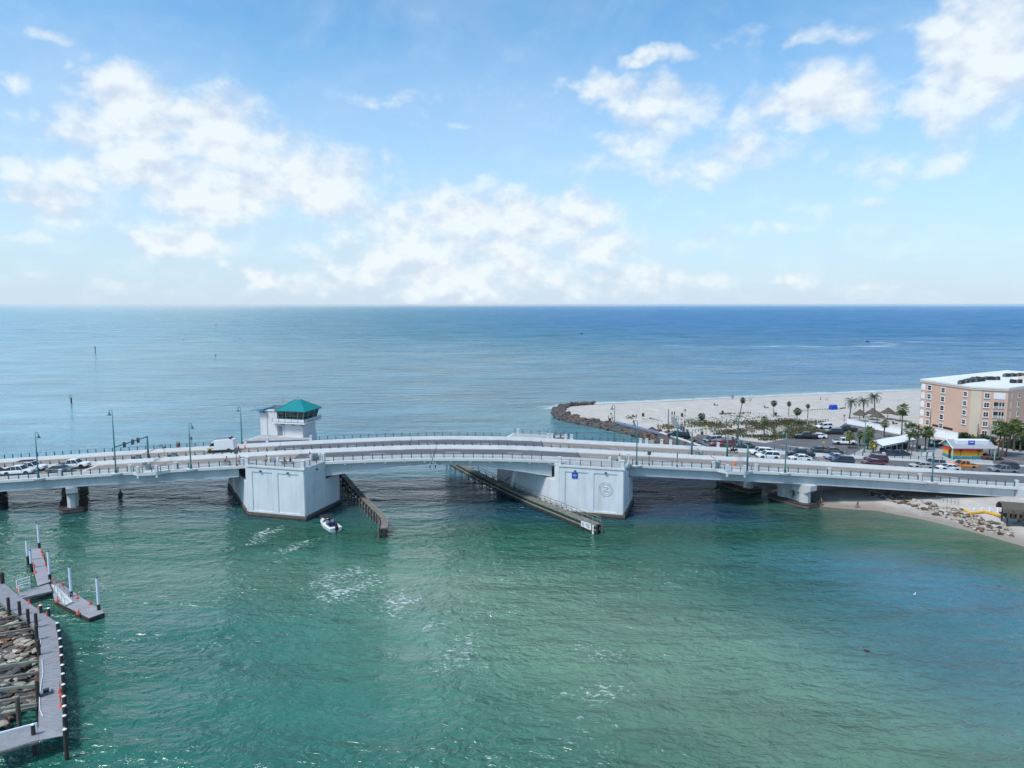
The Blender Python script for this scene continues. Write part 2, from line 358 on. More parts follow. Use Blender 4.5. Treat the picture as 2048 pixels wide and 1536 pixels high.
def grid_mesh(name, xs, ys, zf):
    X, Y = np.meshgrid(xs, ys); P = np.stack([X.ravel(), Y.ravel()], 1); z = zf(P)
    nx, ny = len(xs), len(ys); idx = np.arange(nx*ny).reshape(ny, nx)
    q = np.stack([idx[:-1,:-1], idx[:-1,1:], idx[1:,1:], idx[1:,:-1]], -1).reshape(-1, 4)
    me = bpy.data.meshes.new(name); me.vertices.add(len(P)); me.vertices.foreach_set('co', np.column_stack([P, z]).astype(np.float32).ravel())
    me.loops.add(q.size); me.loops.foreach_set('vertex_index', q.ravel().astype(np.int32)); me.polygons.add(len(q))
    me.polygons.foreach_set('loop_start', np.arange(0, q.size, 4, dtype=np.int32)); me.polygons.foreach_set('loop_total', np.full(len(q), 4, np.int32))
    me.polygons.foreach_set('use_smooth', np.ones(len(q), bool)); me.update(calc_edges=True); return me, P, z
def cluster(a, b, step, far, grow=1.35):
    mid = list(np.arange(a, b+step, step)); lo, hi = [], []; d = step; x = a
    while x > -far: d *= grow; x -= d; lo.append(x)
    d = step; x = mid[-1]
    while x < far: d *= grow; x += d; hi.append(x)
    return np.array(lo[::-1]+mid+hi)
def water_material():
    m, N, L, b = _nodes('sea_water')
    def at_(n): a = N.new('ShaderNodeAttribute'); a.attribute_name = n; return a
    geo = N.new('ShaderNodeNewGeometry'); col = at_('wcol'); foam = at_('foam'); calm = at_('calm')
    def noise(sc, det, rough, st, rot=0.0, dist=0.0):
        mp = N.new('ShaderNodeMapping'); mp.inputs['Scale'].default_value = st; mp.inputs['Rotation'].default_value = (0, 0, rot); L.new(geo.outputs['Position'], mp.inputs[0])
        n = N.new('ShaderNodeTexNoise'); n.inputs['Scale'].default_value = sc; n.inputs['Detail'].default_value = det; n.inputs['Roughness'].default_value = rough
        n.inputs['Distortion'].default_value = dist; L.new(mp.outputs[0], n.inputs['Vector']); return n.outputs[0]
    def Mt(op, a, b_=None, c=None, clamp=False):
        n = N.new('ShaderNodeMath'); n.operation = op; n.use_clamp = clamp
        for i, v in enumerate((a, b_, c)):
            if v is None: continue
            if isinstance(v, (int, float)): n.inputs[i].default_value = v
            else: L.new(v, n.inputs[i])
        return n.outputs[0]
    # patchy colour of the water body
    big = noise(.02, 5, .6, (1, 1.8, 1), .4); mr = N.new('ShaderNodeMapRange'); L.new(big, mr.inputs[0]); mr.inputs[1].default_value = .3; mr.inputs[2].default_value = .7; mr.inputs[3].default_value = .75; mr.inputs[4].default_value = 1.28
    cv = N.new('ShaderNodeVectorMath'); cv.operation = 'SCALE'; L.new(col.outputs['Color'], cv.inputs[0]); L.new(mr.outputs[0], cv.inputs['Scale'])
    # foam: lacy, broken up by noise
    fn = noise(1.3, 6, .7, (1, 1.5, 1), .3, .8); fl = Mt('MULTIPLY', Mt('ADD', fn, Mt('MULTIPLY_ADD', foam.outputs['Fac'], .26, -.665)), 9.0, clamp=True); fm = Mt('MULTIPLY', fl, Mt('MULTIPLY', foam.outputs['Fac'], 2.2, clamp=True))
    solid = Mt('MULTIPLY', Mt('SUBTRACT', foam.outputs['Fac'], .86, clamp=True), 6.0, clamp=True); fm = Mt('MULTIPLY', Mt('MAXIMUM', fm, solid), .8, clamp=True)
    mx = N.new('ShaderNodeMix'); mx.data_type = 'RGBA'; L.new(fm, mx.inputs[0]); L.new(cv.outputs[0], mx.inputs[6]); mx.inputs[7].default_value = (.62,.68,.68,1)
    L.new(mx.outputs[2], b.inputs['Base Color'])
    b.inputs['IOR'].default_value = 1.333
    sp = N.new('ShaderNodeSeparateXYZ'); L.new(geo.outputs['Position'], sp.inputs[0])
    rg = N.new('ShaderNodeMapRange'); L.new(sp.outputs[1], rg.inputs[0]); rg.inputs[1].default_value = 110; rg.inputs[2].default_value = 900; rg.inputs[3].default_value = .07; rg.inputs[4].default_value = .50
    far = N.new('ShaderNodeMapRange'); L.new(sp.outputs[1], far.inputs[0]); far.inputs[1].default_value = 1500; far.inputs[2].default_value = 14000; far.inputs[3].default_value = 1; far.inputs[4].default_value = .3
    sheen = N.new('ShaderNodeAttribute'); sheen.attribute_name = 'sheen'
    w1 = noise(.05, 6, .65, (1, 4.5, 1), .08, .5); w2 = noise(.009, 5, .6, (1, 3.5, 1), -.1, .8)
    wr = N.new('ShaderNodeMapRange'); L.new(Mt('ADD', Mt('MULTIPLY', w1, .65), Mt('MULTIPLY', w2, .5)), wr.inputs[0]); wr.inputs[1].default_value = .42; wr.inputs[2].default_value = .72; wr.inputs[3].default_value = .45; wr.inputs[4].default_value = 1.3
    rgm = Mt('MULTIPLY', Mt('MULTIPLY', rg.outputs[0], wr.outputs[0]), Mt('MULTIPLY', far.outputs[0], sheen.outputs['Fac']))
    L.new(Mt('MAXIMUM', rgm, Mt('MULTIPLY', fm, .8)), b.inputs['Roughness'])
    # waves: chop, ripples and long swell
    h1 = noise(.5, 3, .58, (1, 1.7, 1), .35, .9); h2 = noise(1.7, 2, .55, (1, 1.5, 1), -.2, .6); h3 = noise(.13, 3, .55, (1, 2.4, 1), .15, .3)
    h4 = noise(.035, 2, .5, (1, 3.2, 1), -.1)
    h = Mt('ADD', Mt('ADD', Mt('MULTIPLY', h1, 1.0), Mt('MULTIPLY', h2, .15)), Mt('ADD', Mt('MULTIPLY', h3, 1.6), Mt('MULTIPLY', h4, 3.4)))
    gust = noise(.012, 4, .6, (1, 2.2, 1), .5); gm = N.new('ShaderNodeMapRange'); L.new(gust, gm.inputs[0]); gm.inputs[1].default_value = .32; gm.inputs[2].default_value = .68; gm.inputs[3].default_value = .5; gm.inputs[4].default_value = 1.0
    bu = N.new('ShaderNodeBump'); bu.inputs['Distance'].default_value = 2.3; L.new(h, bu.inputs['Height'])
    L.new(Mt('MULTIPLY', gm.outputs[0], calm.outputs['Fac']), bu.inputs['Strength']); L.new(bu.outputs[0], b.inputs['Normal'])
    return m
def build_water():
    xs = cluster(-130, 200, 2.5, 70000, 1.2); ys = cluster(30, 335, 2.5, 70000, 1.2); ys = ys[ys > -400]
    me, P, z = grid_mesh('water', xs, ys, lambda P: np.zeros(len(P)))
    x, y = P.T; sd = -shore_sd(P)
    lerp = lambda a, b, t: a+(b-a)*t[:, None]
    ss = lambda a, b, v: (lambda t: t*t*(3-2*t))(np.clip((v-a)/(b-a), 0, 1))
    def blob(cx, cy, rx, ry, rot=0.0):
        c, s = math.cos(rot), math.sin(rot); u = (x-cx)*c+(y-cy)*s; v = -(x-cx)*s+(y-cy)*c
        return np.exp(-((u/rx)**2+(v/ry)**2))
    inlet = np.array([.030,.125,.085]); C = np.tile(inlet, (len(P), 1))
    C = lerp(C, np.array([.018,.122,.088]), ss(85, 50, y)*ss(40, -10, x))
    C = lerp(C, np.array([.035,.165,.135]), np.clip(blob(-30, 84, 30, 14)*.75+blob(-15, 62, 22, 9)*.5, 0, 1))
    C = lerp(C, np.array([.12,.215,.15]), np.clip(blob(8, 82, 26, 16, -.2)*.7+blob(-48, 98, 26, 8)*.55+blob(32, 62, 28, 16)*.95+blob(-5,96,22,9)*.7+blob(20,78,24,10)*.5, 0, 1))
    C = lerp(C, np.array([.05,.165,.23]), np.clip(blob(60, 95, 27, 13, -.75)*.9+blob(50, 72, 22, 14, -.9)*.6, 0, 1))  # reflection of blue sky painted into the water colour
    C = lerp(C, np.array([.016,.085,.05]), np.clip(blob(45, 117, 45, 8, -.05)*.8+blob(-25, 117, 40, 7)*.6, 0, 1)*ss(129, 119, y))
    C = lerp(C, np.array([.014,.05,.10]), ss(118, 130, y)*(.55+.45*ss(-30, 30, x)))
    gulf = ss(140, 185, y)
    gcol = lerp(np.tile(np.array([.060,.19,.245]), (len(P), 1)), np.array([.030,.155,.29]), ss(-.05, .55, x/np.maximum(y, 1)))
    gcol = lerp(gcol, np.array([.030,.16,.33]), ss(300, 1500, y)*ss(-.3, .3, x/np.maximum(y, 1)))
    gcol = lerp(gcol, np.array([.22,.42,.50]), ss(-.2, -.75, x/np.maximum(y, 1))*.6)  # glare on the left part of the sea, painted as a paler base colour
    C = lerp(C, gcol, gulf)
    C = lerp(C, np.array([.11,.155,.075]), np.exp(-np.maximum(sd, 0)/4.0)*(y < 150)*.9)
    C = lerp(C, np.array([.04,.12,.05]), np.exp(-((sd-9)/6)**2)*(y < 150)*.6)
    C = lerp(C, np.array([.12,.24,.24]), np.exp(-np.maximum(sd, 0)/14.0)*(y > 190)*.8)
    foam = np.zeros(len(P))
    sv = ss(14, 2, sd)*(sd > -3)*ss(228, 262, y)*(.35+.85*vnoise(P, 9, 5)); foam = np.maximum(foam, np.where(sd < 4.5, np.maximum(sv, 1.02*(vnoise(P, 13, 8) > .22)), sv*.95)*(y > 262))
    foam = np.maximum(foam, np.exp(-np.maximum(sd, 0)/1.6)*.7*((y > 175) & (y <= 262)))
    for (px, py, rx, ry, rot, a) in [(535,1065,2.2,1.2,.9,1),(520,1080,2.4,.9,1.0,1),(548,1058,2.6,.8,.8,.9),(575,1100,4,1,.6,.8),(528,1140,1.6,.9,.9,.8),(668,1190,2.2,1.6,.6,1),(672,1165,1.2,1.6,.2,.8),
              (715,1140,2.8,1.6,.5,.8),(700,1150,4,2.4,.4,.5),(800,1205,3,1.6,.5,.95),(785,1225,1.6,1.3,.8,.9),(815,1190,1.2,1.6,.2,.8),(760,1195,3,1.2,.1,.7),(920,1300,2.2,2.4,.4,.85),(935,1270,1.4,2.2,.3,.6),(865,1230,4,3,.2,.45),
              (1160,1300,1.5,.9,.1,.85),(1220,1310,1.8,1.3,-.6,.95),(1205,1372,3,.9,.1,.75),(1215,1435,1.6,.7,-.2,.75),(1180,1420,1.2,.5,-.2,.6),(1105,1450,2.2,.7,-.6,.6),(1180,1500,1.4,1.6,.3,.65),(1280,1500,1.4,1.0,-.4,.45),(1010,1370,4,2,0,.4),(1130,1260,5,2,-.2,.4),
              (640,1165,1.4,2.6,.1,.75),(735,1165,2.6,2.2,.4,.8),(690,1195,3.0,1.0,.2,.85),(850,1255,2.4,1.8,.5,.75),(900,1330,3,1.2,.5,.8),(960,1345,2.6,1.0,-.2,.7),(1190,1385,3.4,.8,.05,.8),(1130,1470,1.8,.6,-.6,.75),(1240,1455,2.0,.7,-.3,.7),(600,1085,3.4,.6,.7,.85),(555,1120,2.2,.6,.8,.85),(410,1205,7,1.6,.3,.5),(430,1290,3,1.0,.6,.5)]:
        p = at(px, py); foam = np.maximum(foam, blob(p[0], p[1], rx*1.45, ry*1.7, rot)*a*(.92 if px < 850 else .78))
    rt = x/np.maximum(y, 1); calm = (.75+.2*ss(150, 320, y)*ss(-.3, .3, rt))*(1-.55*ss(500, 6000, y))*(1-.35*ss(-.1, -.6, rt)*ss(170, 300, y))
    sheen = 1-.5*ss(.15, -.55, rt)*ss(170, 260, y)
    for n, a, w in (('foam', foam, 1), ('calm', calm, 1), ('sheen', sheen, 1)):
        t = me.attributes.new(n, 'FLOAT', 'POINT'); t.data.foreach_set('value', a.astype(np.float32))
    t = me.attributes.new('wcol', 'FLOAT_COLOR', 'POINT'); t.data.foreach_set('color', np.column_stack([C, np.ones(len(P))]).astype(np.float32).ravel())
    me.materials.append(water_material()); o = obj('water', me); struct(o)
build_water()

def sand_material():
    m, N, L, b = _nodes('beach_sand'); geo = N.new('ShaderNodeNewGeometry'); sp = N.new('ShaderNodeSeparateXYZ'); L.new(geo.outputs['Position'], sp.inputs[0])
    n = N.new('ShaderNodeTexNoise'); n.inputs['Scale'].default_value = .3; n.inputs['Detail'].default_value = 10; n.inputs['Roughness'].default_value = .78; L.new(geo.outputs['Position'], n.inputs['Vector'])
    r = N.new('ShaderNodeValToRGB'); L.new(n.outputs[0], r.inputs[0]); e = r.color_ramp.elements
    e[0].position = .3; e[0].color = (.36,.325,.29,1); e[1].position = .68; e[1].color = (.55,.505,.455,1)
    n2 = N.new('ShaderNodeTexNoise'); n2.inputs['Scale'].default_value = .35; n2.inputs['Detail'].default_value = 4; L.new(geo.outputs['Position'], n2.inputs['Vector'])
    ad = N.new('ShaderNodeMath'); ad.operation = 'MULTIPLY_ADD'; L.new(n2.outputs[0], ad.inputs[0]); ad.inputs[1].default_value = -.5; L.new(sp.outputs[2], ad.inputs[2])
    wet = N.new('ShaderNodeMapRange'); L.new(ad.outputs[0], wet.inputs[0]); wet.inputs[1].default_value = -.1; wet.inputs[2].default_value = .30; wet.inputs[3].default_value = 1; wet.inputs[4].default_value = 0
    mx = N.new('ShaderNodeMix'); mx.data_type = 'RGBA'; L.new(wet.outputs[0], mx.inputs[0]); L.new(r.outputs[0], mx.inputs[6]); mx.inputs[7].default_value = (.27,.225,.19,1)
    L.new(mx.outputs[2], b.inputs['Base Color']); b.inputs['Roughness'].default_value = .9
    bu = N.new('ShaderNodeBump'); bu.inputs['Strength'].default_value = .35; n3 = N.new('ShaderNodeTexNoise'); n3.inputs['Scale'].default_value = 1.2; n3.inputs['Detail'].default_value = 6
    L.new(geo.outputs['Position'], n3.inputs['Vector']); L.new(n3.outputs[0], bu.inputs['Height']); bu.inputs['Distance'].default_value = .3; L.new(bu.outputs[0], b.inputs['Normal'])
    return m
M['sand'] = sand_material()
me, _, _ = grid_mesh('beach', np.concatenate([np.arange(6, 150, 1.6), np.arange(150, 420, 8)]), np.arange(10, 400, 1.6), land_z)
me.materials.append(M['sand']); struct(obj('beach', me))
def lz(x, y): return float(land_z(np.array([[x, y]], float))[0])
def g(px, py, z=1.95): return at(px, py, z)

# car park and street
LOT_Z = 2.03
def sheet(name, pts, z, m, th=.06):
    mb = MB(); mb.prism([(p[0], p[1]) for p in pts], z-th, z); return mb.build(name, m)
lot_px = [(1388,876),(1395,868),(1440,873),(1490,881),(1530,886),(1560,880),(1610,872),(1660,868),(1690,846),(1705,848),(1790,868),(1860,878),(1920,884),(1960,890),(2048,906),(2300,930),(2300,1000),(2048,960),(1830,930),(1560,925),(1440,912)]
lot = sheet('car_park', [g(*p, LOT_Z) for p in lot_px], LOT_Z, M['asphalt']); struct(lot)
# pale paved plaza between the car park and the bridge
pl = sheet('plaza', [g(*p, LOT_Z+.004) for p in [(1735,893),(1745,886),(1850,893),(1880,898),(1985,922),(1990,940),(1860,930),(1690,915)]], LOT_Z+.05, M['sidewalk'], .12); struct(pl)
isl = sheet('kerbed_island', [g(*p, LOT_Z+.01) for p in [(1995,897),(2048,903),(2048,908),(2010,903)]], LOT_Z+.14, M['sidewalk'], .2); struct(isl)
bpth = sheet('blue_path', [at(*p, 1.9) for p in [(1226,844),(1234,843),(1328,866),(1320,867)]], 2.02, M['bluepath'], .5); struct(bpth)
def stripe_group():
    mb = MB()
    def line(a, b, w=.14):
        a, b = Vector(g(*a, LOT_Z)), Vector(g(*b, LOT_Z)); d = (b-a).normalized(); n = Vector((-d.y, d.x, 0))*w/2
        mb.add([(p.x, p.y, LOT_Z+.008) for p in (a+n, a-n, b-n, b+n)], [(0,1,2,3)])
    for i in range(9):
        t = i/8; line((1412+i*15, 882+i*1.6), (1432+i*19, 888+i*1.9), .18)
    for i in range(8): line((1560+i*15, 890+i*1.5), (1590+i*15, 894+i*1.5), .18)
    for i in range(10): line((1690+i*12, 857+i*3.2), (1712+i*12, 856+i*3.0), .15)
    for i in range(8): line((1860+i*13, 879+i*2.2), (1875+i*14, 884+i*2.2), .15)
    line((1925,894), (2048,912)); line((1950,905), (2048,925))
    o = mb.build('parking_lines', M['white_line'], lot); return o
stripe_group()

# ------------------------------------------------------------------ the bridge
def sweep(mb, prof, X0, X1, step=3.0):
    n = max(1, int(abs(X1-X0)/step+.5)); xs = [X0+(X1-X0)*k/n for k in range(n+1)]
    mb.loft([[bp(x, o, dz(x) if callable(dz) else dz) for (o, dz) in prof] for x in xs]); return mb
def rect(o0, o1, a, b): return [(o0, a), (o1, a), (o1, b), (o0, b)]
NEAR, FAR = (-130.0, 130.0), (-130.0, 130.0)
JN = (-42.0, -15.0, 13.5); JF = (-49.0, -21.0, 6.9)
# offsets across the bridge: rail .1, walk .35-1.9, kerb wall 1.9-2.2, lanes 2.2-9.0, median wall 9.0-9.4 | 10.3-10.7, lanes 10.7-18.9, wall 18.9-19.3, walk 19.3-21.2
def deck_half(near, X0, X1, name, label, leaf=False, girders=True, gx=None):
    t = thing(name, label, 'bridge', tuple(bp((X0+X1)/2, 5 if near else 15, 0)*0), 0, 'bascule bridge decks' if leaf else 'approach bridge decks')
    lo, hi = (.0, 9.4) if near else (10.3, 21.3)
    r0, r1 = (2.2, 9.0) if near else (10.7, 18.9)
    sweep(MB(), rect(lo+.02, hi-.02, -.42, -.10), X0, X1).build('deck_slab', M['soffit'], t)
    sweep(MB(), rect(r0-.02, r1+.02, -.1, -.06), X0, X1).build('roadway', M['grate'] if leaf else M['road'], t)
    if near:
        sweep(MB(), rect(.02, .38, -.42, .02), X0, X1).build('coping', M['paint_white'], t)
        sweep(MB(), rect(-.14, .02, -.50, -.02), X0, X1).build('fascia_strip', M['paint_white'], t)
        sweep(MB(), rect(.38, 1.9, -.1, 0), X0, X1).build('sidewalk', M['sidewalk'], t)
        sweep(MB(), [(1.9, -.1), (2.25, -.1), (2.16, .32), (1.95, .32)], X0, X1).build('kerb_wall', M['concrete'], t)
        sweep(MB(), [(8.93, -.1), (9.4, -.1), (9.38, .62), (9.16, .62)], X0, X1).build('median_wall', M['paint_white'], t)
    else:
        sweep(MB(), [(10.3, -.1), (10.76, -.1), (10.54, .5), (10.32, .5)], X0, X1).build('median_wall', M['paint_white'], t)
        sweep(MB(), [(18.8, -.1), (19.3, -.1), (19.28, .62), (19.0, .62)], X0, X1).build('outer_wall', M['paint_white'], t)
        sweep(MB(), rect(19.3, 20.95, -.1, 0), X0, X1).build('sidewalk', M['sidewalk'], t)
        sweep(MB(), rect(20.95, 21.4, -.42, .1), X0, X1).build('coping', M['paint_white'], t)
    # lane paint
    mb = MB(); w = .07; mid = 5.65 if near else 14.8
    x = X0+2.0
    while x+3.2 < X1-.5:
        sweep(mb, rect(mid-w, mid+w, -.059, -.055), x, x+3.0, 3); x += 12.2
    for o in (r0+.45, r1-.45): sweep(mb, rect(o-.05, o+.05, -.0585, -.0545), X0, X1, 6)
    mb.build('lane_line', M['white_line'], t)
    if girders:
        a, b_ = gx or (X0, X1)
        offs = (.75, 4.6, 8.6) if near else (11.0, 15.5, 20.6)
        for k, o in enumerate(offs):
            if leaf:
                def bot(x, a=a, b_=b_):
                    u = min(1, abs(x-(JN[1] if near else JF[1]))/23.0); return -1.25-2.05*u**1.6
                mb = sweep(MB(), [(o-.12, bot), (o+.12, bot), (o+.12, -.42), (o-.12, -.42)], a, b_, 1.5)
                sweep(mb, [(o-.28, lambda x: bot(x)-.05), (o+.28, lambda x: bot(x)-.05), (o+.28, lambda x: bot(x)+.02), (o-.28, lambda x: bot(x)+.02)], a, b_, 1.5)
            else:
                mb = sweep(MB(), rect(o-.12, o+.12, -2.05, -.42), a, b_)
                sweep(mb, rect(o-.34, o+.34, -2.25, -2.02), a, b_)
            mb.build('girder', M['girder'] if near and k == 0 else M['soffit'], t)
    return t
ap1 = deck_half(True, NEAR[0], JN[0], 'approach_bridge', 'tan near carriageway left of the left bascule pier', gx=(NEAR[0], -51.5))
ap2 = deck_half(False, FAR[0], JF[0], 'approach_bridge', 'tan far carriageway on the left, with the white van on it', gx=(FAR[0], -60))
ap3 = deck_half(True, JN[2], NEAR[1], 'approach_bridge', 'tan near carriageway right of the right bascule pier', gx=(22.5, 98.3))
ap4 = deck_half(False, JF[2], FAR[1], 'approach_bridge', 'far carriageway on the right filled with stopped cars', gx=(16, 98.3))
lf1 = deck_half(True, JN[0]+.06, JN[1]-.06, 'bascule_leaf', 'dark near lifting leaf hinged on the left bascule pier', True, gx=(-36.6, -15.1))
lf2 = deck_half(True, JN[1]+.06, JN[2]-.06, 'bascule_leaf', 'dark near lifting leaf hinged on the right bascule pier', True, gx=(-14.9, 7.6))
lf3 = deck_half(False, JF[0]+.06, JF[1]-.06, 'bascule_leaf', 'dark far lifting leaf beside the control house', True, gx=(-44, -21.1))
lf4 = deck_half(False, JF[1]+.06, JF[2]-.06, 'bascule_leaf', 'dark far lifting leaf left of the far right overlook', True, gx=(-20.9, 1))
# brackets under the leaf coping, and the centre lock boxes
for lf, xs in ((lf1, [-35.2+3.75*k for k in range(6)]), (lf2, [-11.6+3.75*k for k in range(6)])):
    for x in xs:
        if x > 8: continue
        p = bp(x, .2, -.62); MB().box(p, (.42, .5, .36)).build('bracket', M['paint_white'], lf)
for lf, dx in ((lf1, -.5), (lf2, .5)):
    p = bp(-15+dx, .3, -.7); MB().box(p, (.28, .4, 1.2)).build('lock_box', M['paint_white'], lf)
    p = bp(-15+dx, .3, -1.7); MB().box(p, (.16, .2, .7)).build('lock_bar', M['dark_steel'], lf)
for (o0, o1, xs) in ((2.2, 9.0, JN), (10.7, 18.9, JF)):
    for x, par in zip(xs, ((lf1, lf1, ap3) if o0 < 5 else (lf3, lf3, ap4))):
        mb = MB(); sweep(mb, rect(o0, o1, -.058, -.052), x-.12, x+.12, 1); mb.build('expansion_joint', M['dark_steel'], par)
# beige concrete meets asphalt at the right end
mb = MB(); mb.add([bp(84, 9, -.054), bp(96, 2.6, -.054), bp(129, 2.6, -.054), bp(129, 9, -.054)], [(0,1,2,3)]); mb.build('asphalt_overlay', M['asphalt'], ap3)
mb = MB(); mb.add([bp(72, 18.7, -.054), bp(86, 10.9, -.054), bp(129, 10.9, -.054), bp(129, 18.7, -.054)], [(0,1,2,3)]); mb.build('asphalt_overlay', M['asphalt'], ap4)
mb = MB(); sweep(mb, rect(2.6, 8.6, -.053, -.049), on_bridge(176, 5.6)-.3, on_bridge(176, 5.6)+.3, 1); mb.build('stop_line', M['white_line'], ap1)
# lamp seats bulging from the coping
def seat(X, off, par):
    p = bp(X, off, -.24); mb = MB(); mb.loft([[(p.x+r*math.cos(t), p.y+r*.62*math.sin(t), p.z+dz) for t in [k*math.pi/8 for k in range(16)]] for r, dz in ((.75, -.24), (1.0, .05), (1.05, .27), (1.0, .30))]); mb.build('lamp_seat', M['paint_white'], par)

# railings
_post = MB().box((0, 0, .5), (.10, .10, 1.0)).mesh('post', M['teal_rail'])
def railing(pts, label, post_m='teal_rail', rail_m='rail_grey', h=1.05, spacing=1.8, rails=(.98, .66, .32), ends=True, smooth=None, post_w=.13, tilt=0):
    P = [Vector(p) for p in pts]; seg = [(P[i+1]-P[i]).length for i in range(len(P)-1)]; tot = sum(seg)
    t = thing('bridge_railing', label, 'railing', (0,0,0), 0, 'railings along the bridge')
    key = (post_m, post_w, h, tilt)
    if key not in railing.cache:
        mb = MB().box((0, 0, h/2), (post_w, post_w*1.2, h))
        if tilt: mb = MB(); mb.hexa([(-.09,-.09,0),(.09,-.09,0),(.09,.09,0),(-.09,.09,0),(-.15,-.05,h),(-.07,-.05,h),(-.07,.05,h),(-.15,.05,h)]); mb.box((0,0,.1),(.24,.24,.2))
        railing.cache[key] = mb.mesh('post', M[post_m])
    n = max(1, round(tot/spacing)); 
    for k in range(n+1):
        d = tot*k/n; i = 0
        while i < len(seg)-1 and d > seg[i]: d -= seg[i]; i += 1
        p = P[i].lerp(P[i+1], min(1, d/seg[i])); obj('post', railing.cache[key], t, p)
    for rz in rails:
        mb = MB(); mb.tube([p+Vector((0, 0, rz)) for p in P], .028 if rz < .9 else .04, 4); mb.build('rail', M[rail_m] if rz < rails[0] or rail_m == post_m else M[rail_m], t)
    return t
railing.cache = {}
def bline(X0, X1, off, dz, step=4): 
    n = max(1, int((X1-X0)/step)); return [bp(X0+(X1-X0)*k/n, off, dz) for k in range(n+1)]
railing(bline(-112, -84.6, .2, .02), 'railing on the near edge in front of the waiting pickups, left end')
railing(bline(-83.8, -71.9, .2, .02), 'railing on the near edge between the grey car and the left bay')
railing(bline(-62.5, -51, .2, .02), 'railing on the near edge in front of the two cyclists')
railing(bline(-33.6, -15.3, .2, .02), 'railing on the near edge of the left lifting leaf')
railing(bline(-14.7, 5.6, .2, .02), 'railing on the near edge of the right lifting leaf')
railing(bline(23, 38.2, .2, .02), 'railing on the near edge right of the blue end panel')
railing(bline(47.4, 60.8, .2, .02), 'railing on the near edge above the round-holed pier')
railing(bline(61.6, 78.6, .2, .02), 'railing on the near edge between the two right-hand white posts')
railing(bline(79.4, 97.8, .2, .02), 'railing on the near edge at the far right abutment')
railing(bline(-112, -62.6, 21.15, .1), 'railing on the far edge left of the control house')
railing(bline(-43.0, -2, 21.15, .1), 'railing on the far edge between house and far overlook')
railing(bline(16.5, 30.5, 21.15, .1), 'railing on the far edge right of the far overlook')
railing(bline(37, 97, 21.15, .1), 'railing on the far edge beside the car park')
railing(bline(-112, 12, 10.42, .5), 'median railing of leaning dark posts on the left and centre', h=.75, rails=(.7,), tilt=1)
railing(bline(13, 100, 10.42, .5), 'median railing of short posts beside the stopped cars', h=.45, rails=(.4,), post_w=.07)
# white end posts of the railings
def end_post(X, off, label, h=1.2, w=.5, dz=.02):
    t = thing('rail_end_post', label, 'post', bp(X, off, dz), 0, 'white end posts on the bridge')
    MB().box((0, 0, h/2), (w, .5, h)).build('shaft', M['paint_white'], t)
    MB().box((0, 0, h+.05), (w+.1, .6, .1)).build('cap', M['paint_white'], t)
for X, lab in ((-84.2, 'white end post in front of the grey car'), (-71.4, 'white end post at the left side of the left bay'), (-62.9, 'white end post at the right side of the left bay'), (-50.6, 'white end post at the left edge of the left pier'),
               (38.6, 'white end post at the left side of the right bay'), (46.9, 'white end post at the right side of the right bay'), (61.2, 'white end post above the round-holed pier'), (79.0, 'white end post left of the last near lamp'),
               (98.2, 'white end post over the right abutment')):
    end_post(X, .2, lab)
for px, lab in ((492, 'far white post right of the traffic cones'), (535, 'far white post left of the control house door'), (622, 'far white post at the house corner'), (1036, 'far white post at the left of the far overlook'), (1096, 'far white post nearest the seated pair'), (1104, 'far white post touching the seated pair'),
                (1131, 'far white post at the right of the far overlook'), (1143, 'far white post beside the short dark sign'), (1281, 'far white post above the rock jetty'), (1293, 'second far white post above the rock jetty'), (1323, 'third far white post above the seawall'), (1341, 'fourth far white post above the seawall'),
                (1436, 'far white post in front of the silver minivan'), (1601, 'far white post over the dark pickup'), (1767, 'far white post over the maroon cars')):
    end_post(on_bridge(px, 19.6), 19.6, lab, h=1.5 if px not in (1036,) else 2.2)
# bays that bulge from the near edge (gate machinery stands on them)
def bay(Xa, Xb, label):
    t = thing('gate_bay', label, 'bridge bay', (0,0,0), 0, 'bays on the near edge of the bridge')
    pl = [(bp(Xa, .3).x, bp(Xa, .3).y), (bp(Xa+2.0, -1.5).x, bp(Xa+2.0, -1.5).y), (bp(Xb-2.6, -1.5).x, bp(Xb-2.6, -1.5).y), (bp(Xb, .3).x, bp(Xb, .3).y)]
    zc = lambda p: zd(p[0])
    MB().prism(pl, lambda p: zc(p)-.55, lambda p: zc(p)+.03).build('platform', M['paint_white'], t)
    for X in (Xa+2.0, Xb-2.6): MB().box(bp(X, -1.2, -.8), (.35, .5, .5)).build('bracket', M['paint_white'], t)
    P = [bp(Xa+.2, .2, .03), bp(Xa+2.0, -1.35, .03), bp(Xb-2.6, -1.35, .03), bp(Xb-.3, .2, .03)]
    for i in range(3):
        n = max(2, round((P[i+1]-P[i]).length/1.5))
        for k in range(n): obj('post', _post, t, P[i].lerp(P[i+1], (k+.5)/n))
    mb = MB(); [mb.tube([p+Vector((0,0,h)) for p in P], .03, 4) for h in (.98, .6, .25)]; mb.build('rails', M['teal_rail'], t)
    for X in (Xa+2.0, Xb-2.6): MB().box(bp(X, -1.3, .62), (.5, .45, 1.25)).build('corner_post', M['paint_white'], t)
bay(-71.2, -63.2, 'bay bulging from the near edge behind the left lowered gate')
bay(38.8, 46.7, 'bay bulging from the near edge at the right lowered gate')

